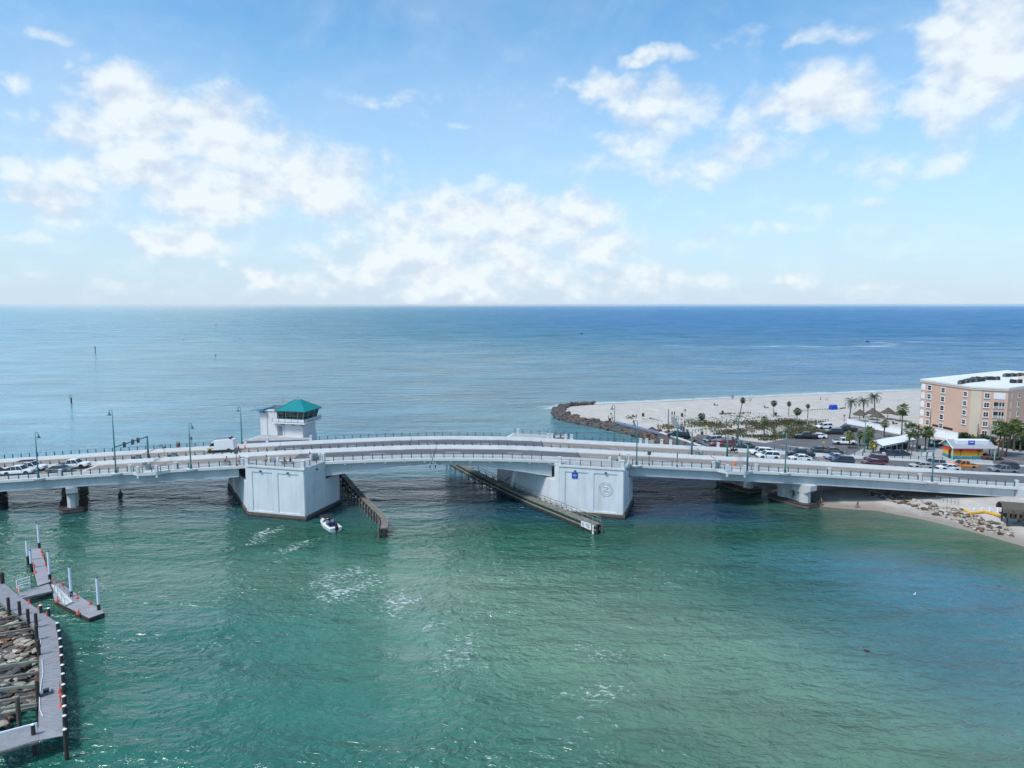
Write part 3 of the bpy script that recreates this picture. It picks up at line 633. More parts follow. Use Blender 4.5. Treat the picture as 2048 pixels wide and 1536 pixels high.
# bascule piers
def face_panel(mb, a, b, z0, z1, u0, u1, t=.12):
    """frame strip standing proud of the face a-b, from fraction u0 to u1 and z0 to z1"""
    a, b = Vector((*a, 0)), Vector((*b, 0)); d = (b-a); n = Vector((d.y, -d.x, 0)).normalized()*t
    p0, p1 = a+d*u0, a+d*u1; ins = -n*.3
    mb.hexa([(p0+ins)+Vector((0,0,z0)), (p1+ins)+Vector((0,0,z0)), (p1+n)+Vector((0,0,z0)), (p0+n)+Vector((0,0,z0)), (p0+ins)+Vector((0,0,z1)), (p1+ins)+Vector((0,0,z1)), (p1+n)+Vector((0,0,z1)), (p0+n)+Vector((0,0,z1))][:8])
PIER = np.array([(-48.7,127.9),(-37.35,124.8),(-33.85,135.8),(-45.7,156.7),(-57.05,159.8),(-60.6,148.8)])
def pier(dx, dy, zt, label, seal_face, seal_u, sign=False, zf=None):
    zf = zf or zt
    P = [(x+dx, y+dy) for x, y in PIER]; cx, cy = np.mean(P, 0)
    t = thing('bascule_pier', label, 'bridge pier', (0,0,0), 0, 'bascule piers')
    zc = zt-1.3
    core = lambda k: [(cx+(x-cx)*k, cy+(y-cy)*k) for x, y in P]
    # nose blocks rise to the deck; the waist under the leaves is lower
    A = P
    def mix(i, j, u): return (A[i][0]+(A[j][0]-A[i][0])*u, A[i][1]+(A[j][1]-A[i][1])*u)
    near = [A[0], A[1], mix(1, 2, .62), mix(5, 0, .88)]
    far = [A[3], A[4], mix(4, 5, .62), mix(2, 3, .88)]
    MB().prism(A, .78, 6.0).build('shaft', M['pier_paint'], t)
    MB().prism([A[0], A[1], mix(1, 2, .60), mix(5, 0, .93)], 6.0, zt-.28).build('nose_block', M['pier_paint'], t)
    MB().prism([A[3], A[4], mix(4, 5, .60), mix(2, 3, .93)], 6.0, zf-.28).build('nose_block', M['pier_paint'], t)
    k = 1.05
    o = lambda poly, k: [(cx+(x-cx)*k, cy+(y-cy)*k) for x, y in poly]
    MB().prism(o(A, 1.035), -1.0, .35).build('footing', M['seal_concrete'], t)
    MB().prism(o(A, 1.028), .35, .80).build('footing_ledge', M['barnacle'], t)
    MB().prism(o([A[0], A[1], mix(1, 2, .60), mix(1, 2, .62), mix(5, 0, .93)], 1.018), zt-.28, zt+.04).build('coping', M['paint_white'], t)
    MB().prism(o([A[3], A[4], mix(4, 5, .60), mix(2, 3, .93)], 1.018), zf-.28, zf+.04).build('coping', M['paint_white'], t)
    # raised pilasters and top band leave recessed panels
    for (i, j, us) in ((0, 1, ((0, .09), (.455, .545), (.91, 1.0))), (1, 2, ((0, .07), (.54, .62), (.95, 1.0))), (5, 0, ((0, .03), (.33, .37), (.66, .70), (.955, 1.0)))):
        for u0, u1 in us:
            tt = zt-.3 if (i == 0 or (i == 1 and u1 <= .6) or (i == 5 and u0 > .93)) else 5.95
            mb = MB(); face_panel(mb, A[i], A[j], .8, tt, u0, u1); mb.build('pilaster', M['pier_paint'], t)
    for i, j, u1, z0, z1 in ((0, 1, 1, zt-1.15, zt-.28), (1, 2, .6, zt-1.15, zt-.28), (0, 1, 1, .8, 1.1), (1, 2, 1, .8, 1.1)):
        mb = MB(); face_panel(mb, A[i], A[j], z0, z1, 0, u1, .117); mb.build('band', M['pier_paint'], t)
    # small wall lights
    def on_face(i, j, u, z, out=.14):
        a, b = Vector((*A[i], 0)), Vector((*A[j], 0)); d = b-a; n = Vector((d.y, -d.x, 0)).normalized(); return a+d*u+n*out+Vector((0,0,z)), math.atan2(d.y, d.x), n
    for (i, j, u) in ((0, 1, .25), (0, 1, .73), (1, 2, .33)):
        p, a, n = on_face(i, j, u, zt-.95, .2); mb = MB(); mb.box(p, (.42, .3, .2), a); mb.box(p+Vector((0,0,.1)), (.3, .22, .12), a); mb.build('wall_light', M['teal_rail'], t)
    # circular cast seal
    p, a, n = on_face(*seal_face, seal_u, 5.35, .03); m = Matrix.Rotation(a, 3, 'Z')
    mb = MB()
    for r, rt in ((1.30, .03), (.86, .02)): mb.ring((0,0,0), r, rt, 28, 5)
    for k in range(20):
        q = 2*math.pi*k/20; mb.box((1.08*math.cos(q), -.02, 1.08*math.sin(q)), (.09, .06, .2), rot=Matrix.Rotation(-q+math.pi/2, 3, 'Y'))
    mb.tube([(-.5,0,-.35),(-.1,0,-.45),(.3,0,-.3),(.55,0,-.4)], .06, 5); mb.tube([(-.45,0,.3),(0,0,.5),(.4,0,.35),(.25,0,.05),(-.2,0,.1)], .06, 5); mb.tube([(0,0,-.4),(.05,0,0),(.15,0,.35)], .07, 5); mb.tube([(-.5,0,-.05),(-.25,0,-.15),(.0,0,-.05)], .06, 5)
    mb.v = [tuple(m@Vector(v)+p+n*.02) for v in mb.v]; mb.build('round_seal', M['pier_paint'], t)
    if sign:
        p, a, n = on_face(0, 1, .245, 7.55, .1); m = Matrix.Rotation(a, 3, 'Z'); mb = MB(); mb.box(p, (1.05, .05, 1.05), a); so_ = mb.build('blue_sign', M['blue_sign'], t)
        so_['label'] = 'blue square sign with a white bird-like mark'
        mb = MB()
        for path in ([(-.34,0,-.02),(-.2,0,.12),(0,0,.05),(.2,0,.12),(.34,0,-.02)], [(0,0,.05),(0,0,.3)], [(-.1,0,-.12),(.02,0,-.28),(.08,0,-.24)], [(-.22,0,.0),(-.26,0,-.1)], [(.24,0,0),(.2,0,-.1)]):
            mb.tube(path, .045, 4)
        mb.v = [tuple(m@Vector(v)+p+n*.04) for v in mb.v]; mb.build('sign_mark', M['sign_white'], so_)
    # overlook floor and railing
    fl = [A[0], A[1], mix(1, 2, .60), mix(5, 0, .93)]
    MB().prism([(cx+(x-cx)*.99, cy+(y-cy)*.99) for x, y in fl], zt-.1, zt+.05).build('overlook_floor', M['sidewalk'], t)
    fl = [A[3], A[4], mix(4, 5, .60), mix(2, 3, .93)]
    MB().prism([(cx+(x-cx)*.99, cy+(y-cy)*.99) for x, y in fl], zf-.1, zf+.05).build('overlook_floor', M['sidewalk'], t)
    return t, A, mix
pl_, PA, pmix = pier(0, 0, 9.55, 'white bascule pier below the control house, left of the channel', (1, 2), .31, False, 9.0)
pr_, PB, qmix = pier(57.5, .9, 9.35, 'white bascule pier with the small blue sign, right of the channel', (0, 1), .73, True)
for A, mx, zt, lab, sc in ((PA, pmix, 9.55, 'left', .985), (PB, qmix, 9.35, 'right', .985)):
    c = np.mean(A, 0); q = lambda p: (c[0]+(p[0]-c[0])*sc, c[1]+(p[1]-c[1])*sc, zt+.05)
    railing([q(A[0]), q(A[1])], 'front railing of the overlook on the %s bascule pier' % lab)
    railing([q(A[1]), q(mx(1, 2, .55))], 'right side railing of the overlook on the %s bascule pier' % lab, rail_m='teal_rail')
    if lab == 'right':
        railing([q(mx(2, 3, .93)), q(A[3])], 'far overlook left-hand railing beyond the right pier'); railing([q(A[3]), q(A[4])], 'far overlook back railing beyond the right pier')
    for p, l2 in ((A[0], 'left front'), (A[1], 'right front'), (mx(1, 2, .57), 'right inner')):
        t = thing('overlook_post', 'white post at the %s corner of the %s overlook' % (l2, lab), 'post', q(p), R(-16), 'white posts of the overlooks')
        MB().box((0, 0, .66), (.6, .6, 1.32)).build('shaft', M['paint_white'], t); MB().box((0, 0, 1.37), (.7, .7, .1)).build('cap', M['paint_white'], t)
# panelled teal and white seats / end panels on the overlooks
def end_panel(px, off, label, rz=0, w=2.4, panel='teal_rail', dz=.06):
    X = on_bridge(px, off); t = thing('parapet_panel', label, 'parapet', bp(X, off, dz), rz, 'parapet panels on the overlooks')
    for s in (-1, 1): MB().box((s*w/2, 0, .7), (.4, .4, 1.4)).build('pillar', M['paint_white'], t)
    MB().box((0, 0, .65), (w-.4, .12, .95)).build('panel', M[panel], t)
    for k in range(4): MB().box((-w/2+.5+k*(w-1.0)/3, -.08, .65), (.06, .05, .9)).build('slat', M['paint_white'], t)
end_panel(547, -.6, 'white parapet panel beside the dark-haired cyclist, left overlook', 0, 1.6, 'rail_grey')
end_panel(631, .2, 'teal parapet panel at the right of the left overlook', R(40), 1.7)
end_panel(1229, -.5, 'white parapet panel on the right overlook beside the standing person', 0, 1.8, 'rail_grey')

# ordinary piers of the approaches
def approach_pier(c, ang, top, label, w=9.5, hole=False):
    t = thing('approach_pier', label, 'bridge pier', (c[0], c[1], 0), ang, 'approach bridge piers')
    def capsule(L, Wd, n=3): return [(-L/2, -Wd*.35), (-L/2+Wd*.4, -Wd/2), (L/2-Wd*.4, -Wd/2), (L/2, -Wd*.35), (L/2, Wd*.35), (L/2-Wd*.4, Wd/2), (-L/2+Wd*.4, Wd/2), (-L/2, Wd*.35)]
    cp = capsule(w+3.0, 4.6)
    MB().prism(cp, -1, .75).build('footing', M['seal_concrete'], t)
    mb = MB(); [mb.add(*b_) for b_ in []]
    MB().prism([(x*1.015, y*1.02) for x, y in cp], .15, .5).build('footing_band', M['barnacle'], t)
    if hole:
        # wall with a round opening, built as a ring of facets between two end columns
        H0, H1 = .75, top-1.0; r = min(1.55, (H1-H0)*.38); zc = (H0+H1)/2-.1; hw = w*.5-1.1; n = 24; yv = .55; vs = []; fs = []
        for s in (-1, 1):
            for k in range(n):
                a = 2*math.pi*k/n; ca, sa = math.cos(a), math.sin(a); vs.append((r*.78*ca, s*yv, zc+r*sa))
                m = 1/max(abs(ca)/hw, abs(sa)/((H1-zc) if sa > 0 else (zc-H0))) if True else 0; vs.append((m*ca, s*yv, zc+m*sa))
        for k in range(n):
            j = (k+1) % n; fs += [(2*k, 2*k+1, 2*j+1, 2*j), (2*n+2*k, 2*n+2*j, 2*n+2*j+1, 2*n+2*k+1), (2*k, 2*j, 2*n+2*j, 2*n+2*k)]
        MB().add(vs, fs).build('web_wall', M['pier_concrete'], t)
        mb = MB(); mb.ring((0, -yv-.02, zc), r*1.08, .07, 24, 5, 'y', .8); mb.build('opening_rim', M['pier_concrete'], t)
    for s in (-1, 1):
        mb = MB(); rr = 1.05
        mb.loft([[(s*(w/2-.7)+rr*1.15*math.cos(a), rr*.95*math.sin(a), z) for a in [(k+.5)*math.pi/4 for k in range(8)]] for z in (.7, 1.6, 1.62, top-.9)]); mb.build('column', M['pier_concrete'], t)
    mb = MB(); L = w+2.6
    mb.hexa([(-w/2-.2,-.95,top-1.55),(w/2+.2,-.95,top-1.55),(w/2+.2,.95,top-1.55),(-w/2-.2,.95,top-1.55),(-L/2,-.95,top-.95),(L/2,-.95,top-.95),(L/2,.95,top-.95),(-L/2,.95,top-.95)])
    mb.box((0, 0, top-.45), (L, 1.9, 1.0)); mb.build('cap_beam', M['pier_concrete'], t)
SK = R(-30)                                        # piers follow the channel, skewed to the bridge
def ap(X, off, label, hole=False, w=9.5): 
    p = bp(X, off); approach_pier((p.x, p.y), math.pi/2-SK if False else R(120), p.z-2.28, label, w, hole)
ap(-84.4, 4.0, 'concrete approach pier under the near carriageway at the left', w=6.4)
ap(-91, 16.0, 'concrete approach pier under the far carriageway at the left', w=6.8)
ap(55.6, 3.0, 'concrete approach pier with a round hole, standing at the right beach', True, 6.4)
ap(48.6, 14.2, 'concrete approach pier behind, under the far right carriageway', True, 6.6)
# right abutment
ab = thing('bridge_abutment', 'white concrete abutment block at the right end of the bridge', 'abutment', (0,0,0))
MB().prism([(bp(98.4, -.3).x, bp(98.4, -.3).y), (bp(116, -.3).x, bp(116, -.3).y), (bp(116, 21.6).x, bp(116, 21.6).y), (bp(98.4, 21.6).x, bp(98.4, 21.6).y)], 1.5, lambda p: zd(p[0])-.52).build('block', M['concrete'], ab)
MB().prism([(bp(96.6, -.1).x, bp(96.6, -.1).y), (bp(98.3, -.1).x, bp(98.3, -.1).y), (bp(98.3, 21.4).x, bp(98.3, 21.4).y), (bp(96.6, 21.4).x, bp(96.6, 21.4).y)], .3, lambda p: zd(p[0])-2.5).build('bearing_shelf', M['pier_concrete'], ab)
mb = MB(); p0 = bp(100, -.45, -1.2)
for k in range(5): mb.box(bp(99.6+k*.5, -.33, -1.4), (.05, .06, 1.5))
for k in range(4): mb.box(bp(100.7, -.37, -.9-k*.38), (2.4, .05, .05))
mb.build('grid_vent', M['concrete'], ab)

# lamp posts
def lamp(loc, label, h=8.6, side=1, seatpar=None):
    t = thing('street_lamp', label, 'street lamp', loc, 0, 'teal lamp posts on the bridge')
    mb = MB(); mb.tube([(0,0,0),(0,0,.5),(0,0,.9),(0,0,h*.55),(0,0,h-.9)], [.24,.22,.13,.105,.075], 8); mb.build('post', M['lamp_teal'], t, True)
    mb = MB(); mb.tube([(0,0,h-.9),(0,0,h-.3),(side*.12,0,h-.05),(side*.32,0,h),(side*.5,0,h-.12),(side*.56,0,h-.42)], .05, 6); mb.build('hook_arm', M['lamp_teal'], t, True)
    mb = MB(); mb.loft([[(side*.56+r*math.cos(a), r*math.sin(a), z) for a in [k*math.pi/5 for k in range(10)]] for r, z in ((.06, h-.4), (.12, h-.62), (.16, h-.7), (.34, h-1.0), (.36, h-1.06))]); mb.build('lamp_shade', M['lamp_teal'], t)
    MB().disc((side*.56, 0, h-1.07), .3, 10, 'z', .03).build('lens', M['lamp_glass'], t)
for px, lab, side in ((77, 'near lamp post left of the parked grey car', 1), (382, 'near lamp post left of the white van', 1), (1273, 'near lamp post right of the right bascule pier', -1), (1570, 'near lamp post above the round-holed pier', -1), (1864, 'near lamp post at the orange pickup', -1)):
    X = on_bridge(px, -.35); lamp(bp(X, -.35, .06), lab, 8.6, side); seat(X, -.25, ap1 if px < 700 else ap3)
X = on_bridge(232, -.35); seat(X, -.25, ap1); lamp(bp(X, -.35, .06), 'tallest near lamp post, carrying the left signal beam', 11.9, -1)
for px, lab in ((484, 'far lamp post left of the control house'), (1228, 'far lamp post in front of the beach path')):
    X = on_bridge(px, 21.3); lamp(bp(X, 21.3, .1), lab, 8.4, -1)
for px, py, h, lab in ((1355,888,7.5,'lamp post behind the bridge beside the black car'),(1476,890,8.0,'lamp post in the car park beside the red car'),(1728,905,8.8,'lamp post behind the bridge left of the pavilion'),(1978,917,8.2,'lamp post between the mural hut and the tall palms')):
    p = g(px, py, 2.0); lamp(p, lab, h, -1)
# signal beams
def gantry(pa, pb, h, label, own_a=True, own_b=True):
    t = thing('signal_gantry', label, 'traffic signal', (0,0,0), 0, 'signal beams over the road')
    a, b_ = Vector(pa), Vector(pb)
    if own_a: mb = MB(); mb.tube([a, a+Vector((0,0,h+.1))], [.2, .15], 8); mb.build('pole', M['lamp_teal'] if own_b else M['rail_grey'], t, True)
    if own_b: mb = MB(); mb.tube([b_, b_+Vector((0,0,h+.15))], [.2, .15], 8); mb.build('pole', M['lamp_teal'], t, True)
    u, v = a+Vector((0,0,h)), b_+Vector((0,0,h)); MB().tube([u, v], .11, 6).build('beam', M['lamp_teal'] if own_b and not own_a else M['rail_grey'], t)
    for f in (.3, .55, .72):
        p = u.lerp(v, f); mb = MB(); mb.box(p+Vector((0,0,-.15)), (.35, .3, .9)); mb.box(p+Vector((-.2,0,-.15)), (.06, .5, 1.05)); mb.build('signal_head', M['sign_grey'], t)
X = on_bridge(232, -.3); X2 = on_bridge(297, 9.8); gantry(bp(X, -.3), bp(X2, 9.8), 4.9, 'signal beam spanning the near lanes at the left gate', own_a=False)
X = on_bridge(1494, -.3); X2 = on_bridge(1454, 9.8); seat(X, -.25, ap3); gantry(bp(X, -.3), bp(X2, 9.8), 4.9, 'pale signal beam spanning the near lanes at the right')
X = on_bridge(1383, 9.8); X2 = on_bridge(1354, 20.8); gantry(bp(X, 9.8), bp(X2, 20.8), 4.9, 'signal beam spanning the far lanes in front of the black car')
# barrier gates, arms down
def stripes():
    m, N, L, b = _nodes('red_white_stripes'); tc = N.new('ShaderNodeTexCoord'); w = N.new('ShaderNodeTexWave'); w.bands_direction = 'Y'; w.inputs['Scale'].default_value = .5; L.new(tc.outputs['Object'], w.inputs[0])
    r = N.new('ShaderNodeValToRGB'); r.color_ramp.interpolation = 'CONSTANT'; L.new(w.outputs[0], r.inputs[0]); r.color_ramp.elements[0].color = (.35,.03,.03,1); r.color_ramp.elements[1].position = .5; r.color_ramp.elements[1].color = (.75,.75,.75,1); L.new(r.outputs[0], b.inputs['Base Color']); return m
M['stripes'] = stripes()
def gate(px, o0, o1, label, tip_px=None):
    X = on_bridge(px, o0); p = bp(X, o0, 0); t = thing('barrier_gate', label, 'barrier gate', p, 0, 'lowered barrier gates')
    MB().box((0, 0, .55), (.7, .55, 1.1)).build('cabinet', M['rail_grey'], t)
    mb = MB(); mb.ring((0, 0, 1.0), .5, .05, 14, 4); mb.tube([(-.6,0,.2),(.6,0,1.5)], .05, 4); mb.tube([(-.6,0,1.5),(.6,0,.2)], .05, 4); mb.box((-.8, 0, 1.1), (.5, .3, .5)); mb.build('mechanism', M['rail_grey'], t)
    L = o1-o0; mb = MB(); mb.tube([(0, .3 if L > 0 else -.3, 1.15), (0, L, 1.25)], .09, 4); mb.build('arm', M['stripes'], t)
    for f in (.35, .6, .85): MB().box((0, L*f, 1.3), (.12, .12, .16)).build('arm_light', M['taillamp'], t)
gate(297, 1.2, 8.7, 'lowered striped gate across the near lanes at the left'); gate(328, 19.7, 11.4, 'lowered striped gate across the far lanes at the left')
gate(1436, 1.0, 6.4, 'lowered striped gate across the near lanes at the right'); gate(1402, 9.85, 13.2, 'lowered short gate in the median at the right')
# motor cabinets in the median at the left
for px, lab in ((277, 'grey gate cabinet in the median, left one'), (349, 'grey gate cabinet in the median, right one')):
    X = on_bridge(px, 9.85); t = thing('gate_cabinet', lab, 'cabinet', bp(X, 9.85, 0), 0, 'cabinets in the median')
    MB().box((0,0,.6),(.8,.5,1.2)).build('box', M['rail_grey'], t); MB().box((0,0,1.25),(.95,.6,.1)).build('lid', M['sign_grey'], t); MB().box((-.9,0,.6),(.5,.3,.8)).build('junction_box', M['sign_grey'], t)
# road signs on the near edge
def road_sign(loc, label, h, w, hh, m='sign_grey', rz=0, cat='road sign', pm='sign_grey', diamond=False):
    t = thing('road_sign', label, cat, loc, rz, 'road signs'); mb = MB(); mb.tube([(0,0,0),(0,0,h)], .06, 6); mb.build('post', M[pm], t)
    mb = MB(); mb.box((0, -.07, h-hh/2), (w, .04, hh), rot=Matrix.Rotation(R(45), 3, 'Y') if diamond else None); mb.build('plate', M[m], t)
    mb = MB(); mb.box((0, 0, .15), (.25, .25, .3)); mb.build('base', M[pm], t)
for px, off, h, w, hh, lab in ((473.5, .05, 3.0, .7, .75, 'square grey sign right of the seated cyclist'), (1298, .05, 2.7, .7, .7, 'square grey sign right of the near lamp'), (1354, .05, 2.8, .2, 1.0, 'narrow post-like sign on the near edge'), (384, 21.1, 2.5, .45, .7, 'small teal sign on the far edge left of the van'), (1153, 21.1, 2.0, .2, .8, 'short dark sign on the far edge beyond the overlook')):
    X = on_bridge(px, off); road_sign(bp(X, off, .05), lab, h, w, hh)

# ------------------------------------------------------------------ control house on the far nose of the left pier
def control_house():
    t = thing('control_house', 'white bridge control house with a teal hipped roof and dark windows', 'control house', (-46.9, 157.0, 9.3), R(-14)); t.scale = (.93,.93,.95)
    B = lambda c, d, n, m, par=t: MB().box(c, d).build(n, M[m], par)
    MB().prism([(-11.2,-.2),(.1,-.2),(.1,6.4),(-11.2,6.4)], -10.4, -.02).build('base_shaft', M['pier_paint'], t)
    tw = B((-9.0, 3.0, 2.95), (4.6, 6.6, 5.9), 'stair_tower', 'house_white'); B((-9.35, -.33, 2.9), (.06, .06, 5.7), 'seam', 'sign_grey', tw)
    B((-9.2, 3.0, 6.0), (5.0, 7.0, .22), 'tower_coping', 'roof_white'); B((-9.2, 3.4, 6.22), (4.0, 5.4, .22), 'tower_roof', 'sign_grey')
    mb = MB(); mb.hexa([(-13.2,-1.3,5.95),(-9.6,-1.3,6.15),(-9.6,3.6,6.15),(-13.2,3.6,5.95),(-13.2,-1.3,6.05),(-9.6,-1.3,6.5),(-9.6,3.6,6.5),(-13.2,3.6,6.05)]); mb.build('canopy', M['blue_roof'], t)
    for x in (-11.1, -10.2, -9.8): 
        mb = MB(); mb.tube([(x,-.3,5.3),(x-.1,-.9,5.85)], .09, 4); mb.build('canopy_bracket', M['teal_rail'], t)
    B((-3.35, 3.0, 1.55), (6.7, 6.0, 3.1), 'lower_storey', 'house_white')
    B((-6.0, -.03, 1.15), (.95, .08, 2.3), 'door', 'door_grey'); B((-4.9, -.03, 1.5), (.08, .07, 3.0), 'downpipe', 'frame_tan')
    MB().prism([(-7.6,-1.15),(1.15,-1.15),(1.15,7.0),(-7.6,7.0)], 3.1, 3.38).build('balcony_slab', M['white'], t)
    for x in (-5.6, -5.1, -2.7, -2.2, -.3, .2):
        mb = MB(); mb.tube([(x, 0, 2.55), (x, -.75, 3.08)], .08, 4); mb.build('bracket', M['teal_rail'], t)
    # balcony railing
    ring = [(-7.5,-1.05),(1.05,-1.05),(1.05,6.9)]
    rl = MB()
    for h in (.12, .95): rl.tube([(x, y, 3.38+h) for x, y in ring], .035, 4)
    rl = rl.build('balcony_rail', M['teal_rail'], t)
    for k in range(6): B((-7.5+k*1.71, -1.05, 3.86), (.07, .07, .96), 'baluster', 'teal_rail')
    for k in range(1, 5): B((1.05, -1.05+k*1.98, 3.86), (.07, .07, .96), 'baluster', 'teal_rail')
    MB().box((-3.2, -1.04, 3.84), (8.4, .02, .72)).build('mesh_panel', M['skylight_white'], t); MB().box((1.04, 2.9, 3.84), (.02, 7.6, .72)).build('mesh_panel', M['girder'], t)
    # cab: glass leaning outwards
    b0 = [(-6.4,.1),(.0,.1),(.25,5.8),(-6.4,5.8)]; b1 = [(-6.4,-.55),(.75,-.55),(1.0,6.2),(-6.4,6.2)]
    mb = MB(); mb.hexa([(x, y, 3.38) for x, y in b0]+[(x, y, 6.15) for x, y in b1]); mb.build('window_band', M['glass'], t)
    def edge(u, side):
        if side == 'f': a = (b0[0][0]+(b0[1][0]-b0[0][0])*u, b0[0][1]); c = (b1[0][0]+(b1[1][0]-b1[0][0])*u, b1[0][1])
        else: a = (b0[1][0]+(b0[2][0]-b0[1][0])*u, b0[1][1]+(b0[2][1]-b0[1][1])*u); c = (b1[1][0]+(b1[2][0]-b1[1][0])*u, b1[1][1]+(b1[2][1]-b1[1][1])*u)
        o = Vector((0, -.03, 0)) if side == 'f' else Vector((.03, 0, 0))
        return Vector((*a, 3.4))+o, Vector((*c, 6.15))+o
    for u, sd_, r in ((.0, 'f', .07), (.17, 'f', .05), (.31, 'f', .11), (.48, 'f', .03), (.62, 'f', .03), (.78, 'f', .11), (1, 'f', .13), (.33, 's', .1), (.7, 's', .12), (1, 's', .1)):
        mb = MB(); mb.tube(edge(u, sd_), r, 4); mb.build('mullion', M['frame_tan'], t)
    for zf in (.30, .48): 
        mb = MB(); mb.tube([edge(0, 'f')[0].lerp(edge(0, 'f')[1], zf), edge(1, 'f')[0].lerp(edge(1, 'f')[1], zf), edge(1, 's')[0].lerp(edge(1, 's')[1], zf)], .035, 4); mb.build('transom', M['frame_tan'], t)
    MB().box((-5.2, -.02, 4.2), (.75, .1, 1.6)).build('balcony_door', M['black_cap'], t)
    # hipped roof with standing seams
    E_ = [(-6.8,-1.2,6.15),(1.45,-1.2,6.15),(1.45,6.7,6.15),(-6.8,6.7,6.15)]; T_ = [(-3.3,2.6,8.4),(-2.0,2.6,8.4),(-2.0,3.0,8.4),(-3.3,3.0,8.4)]
    mb = MB(); mb.hexa(E_+T_); rf = mb.build('roof', M['teal_roof'], t)
    mb = MB(); mb.prism([(-6.8,-1.2),(1.45,-1.2),(1.45,6.7),(-6.8,6.7)], 5.95, 6.14); mb.build('eave', M['teal_rail'], rf)
    for i in range(4):
        a, b_ = Vector(E_[i]), Vector(E_[(i+1) % 4]); c, d = Vector(T_[i]), Vector(T_[(i+1) % 4])
        mb = MB(); mb.tube([a+Vector((0,0,.04)), c+Vector((0,0,.04))], .07, 4); mb.build('hip_cap', M['teal_roof'], rf)
        n = 17
        for k in range(1, n):
            u = k/n; p = a.lerp(b_, u); L = (b_-a).length; cu = ((c-a).dot(b_-a)/L/L); du = ((d-a).dot(b_-a)/L/L)
            # seam runs straight up the slope until it meets a hip or the ridge
            f = u/cu if u < cu else ((1-u)/(1-du) if u > du else 1.0); q = p+((c+d)/2-(a+b_)/2)*min(1, f)
            mb = MB(); mb.tube([p+Vector((0,0,.02)), q+Vector((0,0,.02))], .035, 3); mb.build('standing_seam', M['teal_roof'], rf)
    mb = MB(); mb.tube([(-2.7,2.8,8.4),(-2.7,2.8,9.3)], .03, 4); mb.build('aerial', M['dark_steel'], t)
    mb = MB(); mb.tube([(-7.2,3.5,5.9),(-7.2,3.5,9.6)], .025, 4); mb.build('aerial', M['dark_steel'], t)
control_house()

# ------------------------------------------------------------------ timber fenders in the channel
def path_pts(P, n):
    P = [Vector((*p, 0)) for p in P]; out = []
    for k in range(n+1):
        t = k/n*(len(P)-1); i = min(int(t), len(P)-2); f = t-i; p0 = P[max(i-1, 0)]; p1 = P[i]; p2 = P[i+1]; p3 = P[min(i+2, len(P)-1)]
        out.append(.5*((2*p1)+(p2-p0)*f+(2*p0-5*p1+4*p2-p3)*f*f+(3*p1-p0-3*p2+p3)*f**3))
    return out
def nrm(P, i):
    d = (P[min(i+1, len(P)-1)]-P[max(i-1, 0)]).normalized(); return Vector((d.y, -d.x, 0)), d
def fender(P, label, side, rail=True, deck='timber_grey', n=26, top=1.75, width=1.0):
    t = thing('channel_fender', label, 'fender', (0,0,0), 0, 'timber fenders beside the channel')
    Q = path_pts(P, n); up = lambda z: Vector((0,0,z)); F = [q for q in Q]; Bk = [q+nrm(Q, i)[0]*width*side for i, q in enumerate(Q)]
    for a, b_, nm in ((0, .28, 'walkway'),):
        mb = MB(); mb.loft([[F[i]+up(top-.12), Bk[i]+up(top-.12), Bk[i]+up(top), F[i]+up(top)] for i in range(n+1)]); mb.build('walkway', M[deck], t)
    for z, m in ((.25, 'timber_dark'), (.72, 'timber_algae'), (1.2, 'timber_dark'), (1.52, 'timber_algae')):
        mb = MB(); mb.loft([[F[i]+nrm(Q, i)[0]*-side*.16+up(z-.13), F[i]+nrm(Q, i)[0]*side*.05+up(z-.13), F[i]+nrm(Q, i)[0]*side*.05+up(z+.13), F[i]+nrm(Q, i)[0]*-side*.16+up(z+.13)] for i in range(n+1)]); mb.build('wale', M[m], t)
        mb = MB(); mb.loft([[Bk[i]+nrm(Q, i)[0]*-side*.05+up(z-.13), Bk[i]+nrm(Q, i)[0]*side*.12+up(z-.13), Bk[i]+nrm(Q, i)[0]*side*.12+up(z+.13), Bk[i]+nrm(Q, i)[0]*-side*.05+up(z+.13)] for i in range(n+1)]) 
        if z in (.25, 1.2): mb.build('wale', M['timber_dark'], t)
    pm = MB().tube([(0,0,-1),(0,0,top-.05)], [.17,.15], 7).mesh('pile', M['timber_dark'])
    pg = MB().tube([(0,0,-1),(0,0,top+.1)], [.17,.15], 7).mesh('pile', M['timber_grey'])
    for i in range(0, n+1):
        obj('pile', pm, t, F[i]+nrm(Q, i)[0]*side*.2); obj('pile', pg, t, Bk[i]+nrm(Q, i)[0]*side*.3)
    if rail:
        pr = MB().box((0,0,.52), (.09,.09,1.05)).mesh('rail_post', M['timber_algae'])
        for i in range(0, n+1): obj('rail_post', pr, t, Bk[i]+up(top))
        for h in (1.0, .52):
            mb = MB(); mb.tube([b_+up(top+h) for b_ in Bk], .055, 4); mb.build('handrail', M['timber_algae'], t)
    return t, F, Bk, Q
fr, FF, FB, FQ = fender([(-16.2,171),(-9.5,157),(-2.4,143.8),(3.2,134.0),(7.6,127.2),(11.2,121.6),(14.3,117.0)], 'curved timber fender with a handrail, in front of the right bascule pier', -1)
fl_, _, _, LQ = fender([(-46,172),(-38.6,157),(-32.5,143.5),(-28.2,134),(-24.6,126.5),(-22.0,121),(-21.0,115.2)], 'curved timber fender without handrail, right of the left bascule pier', 1, False, 'timber_grey', 24, 1.7, 1.0)
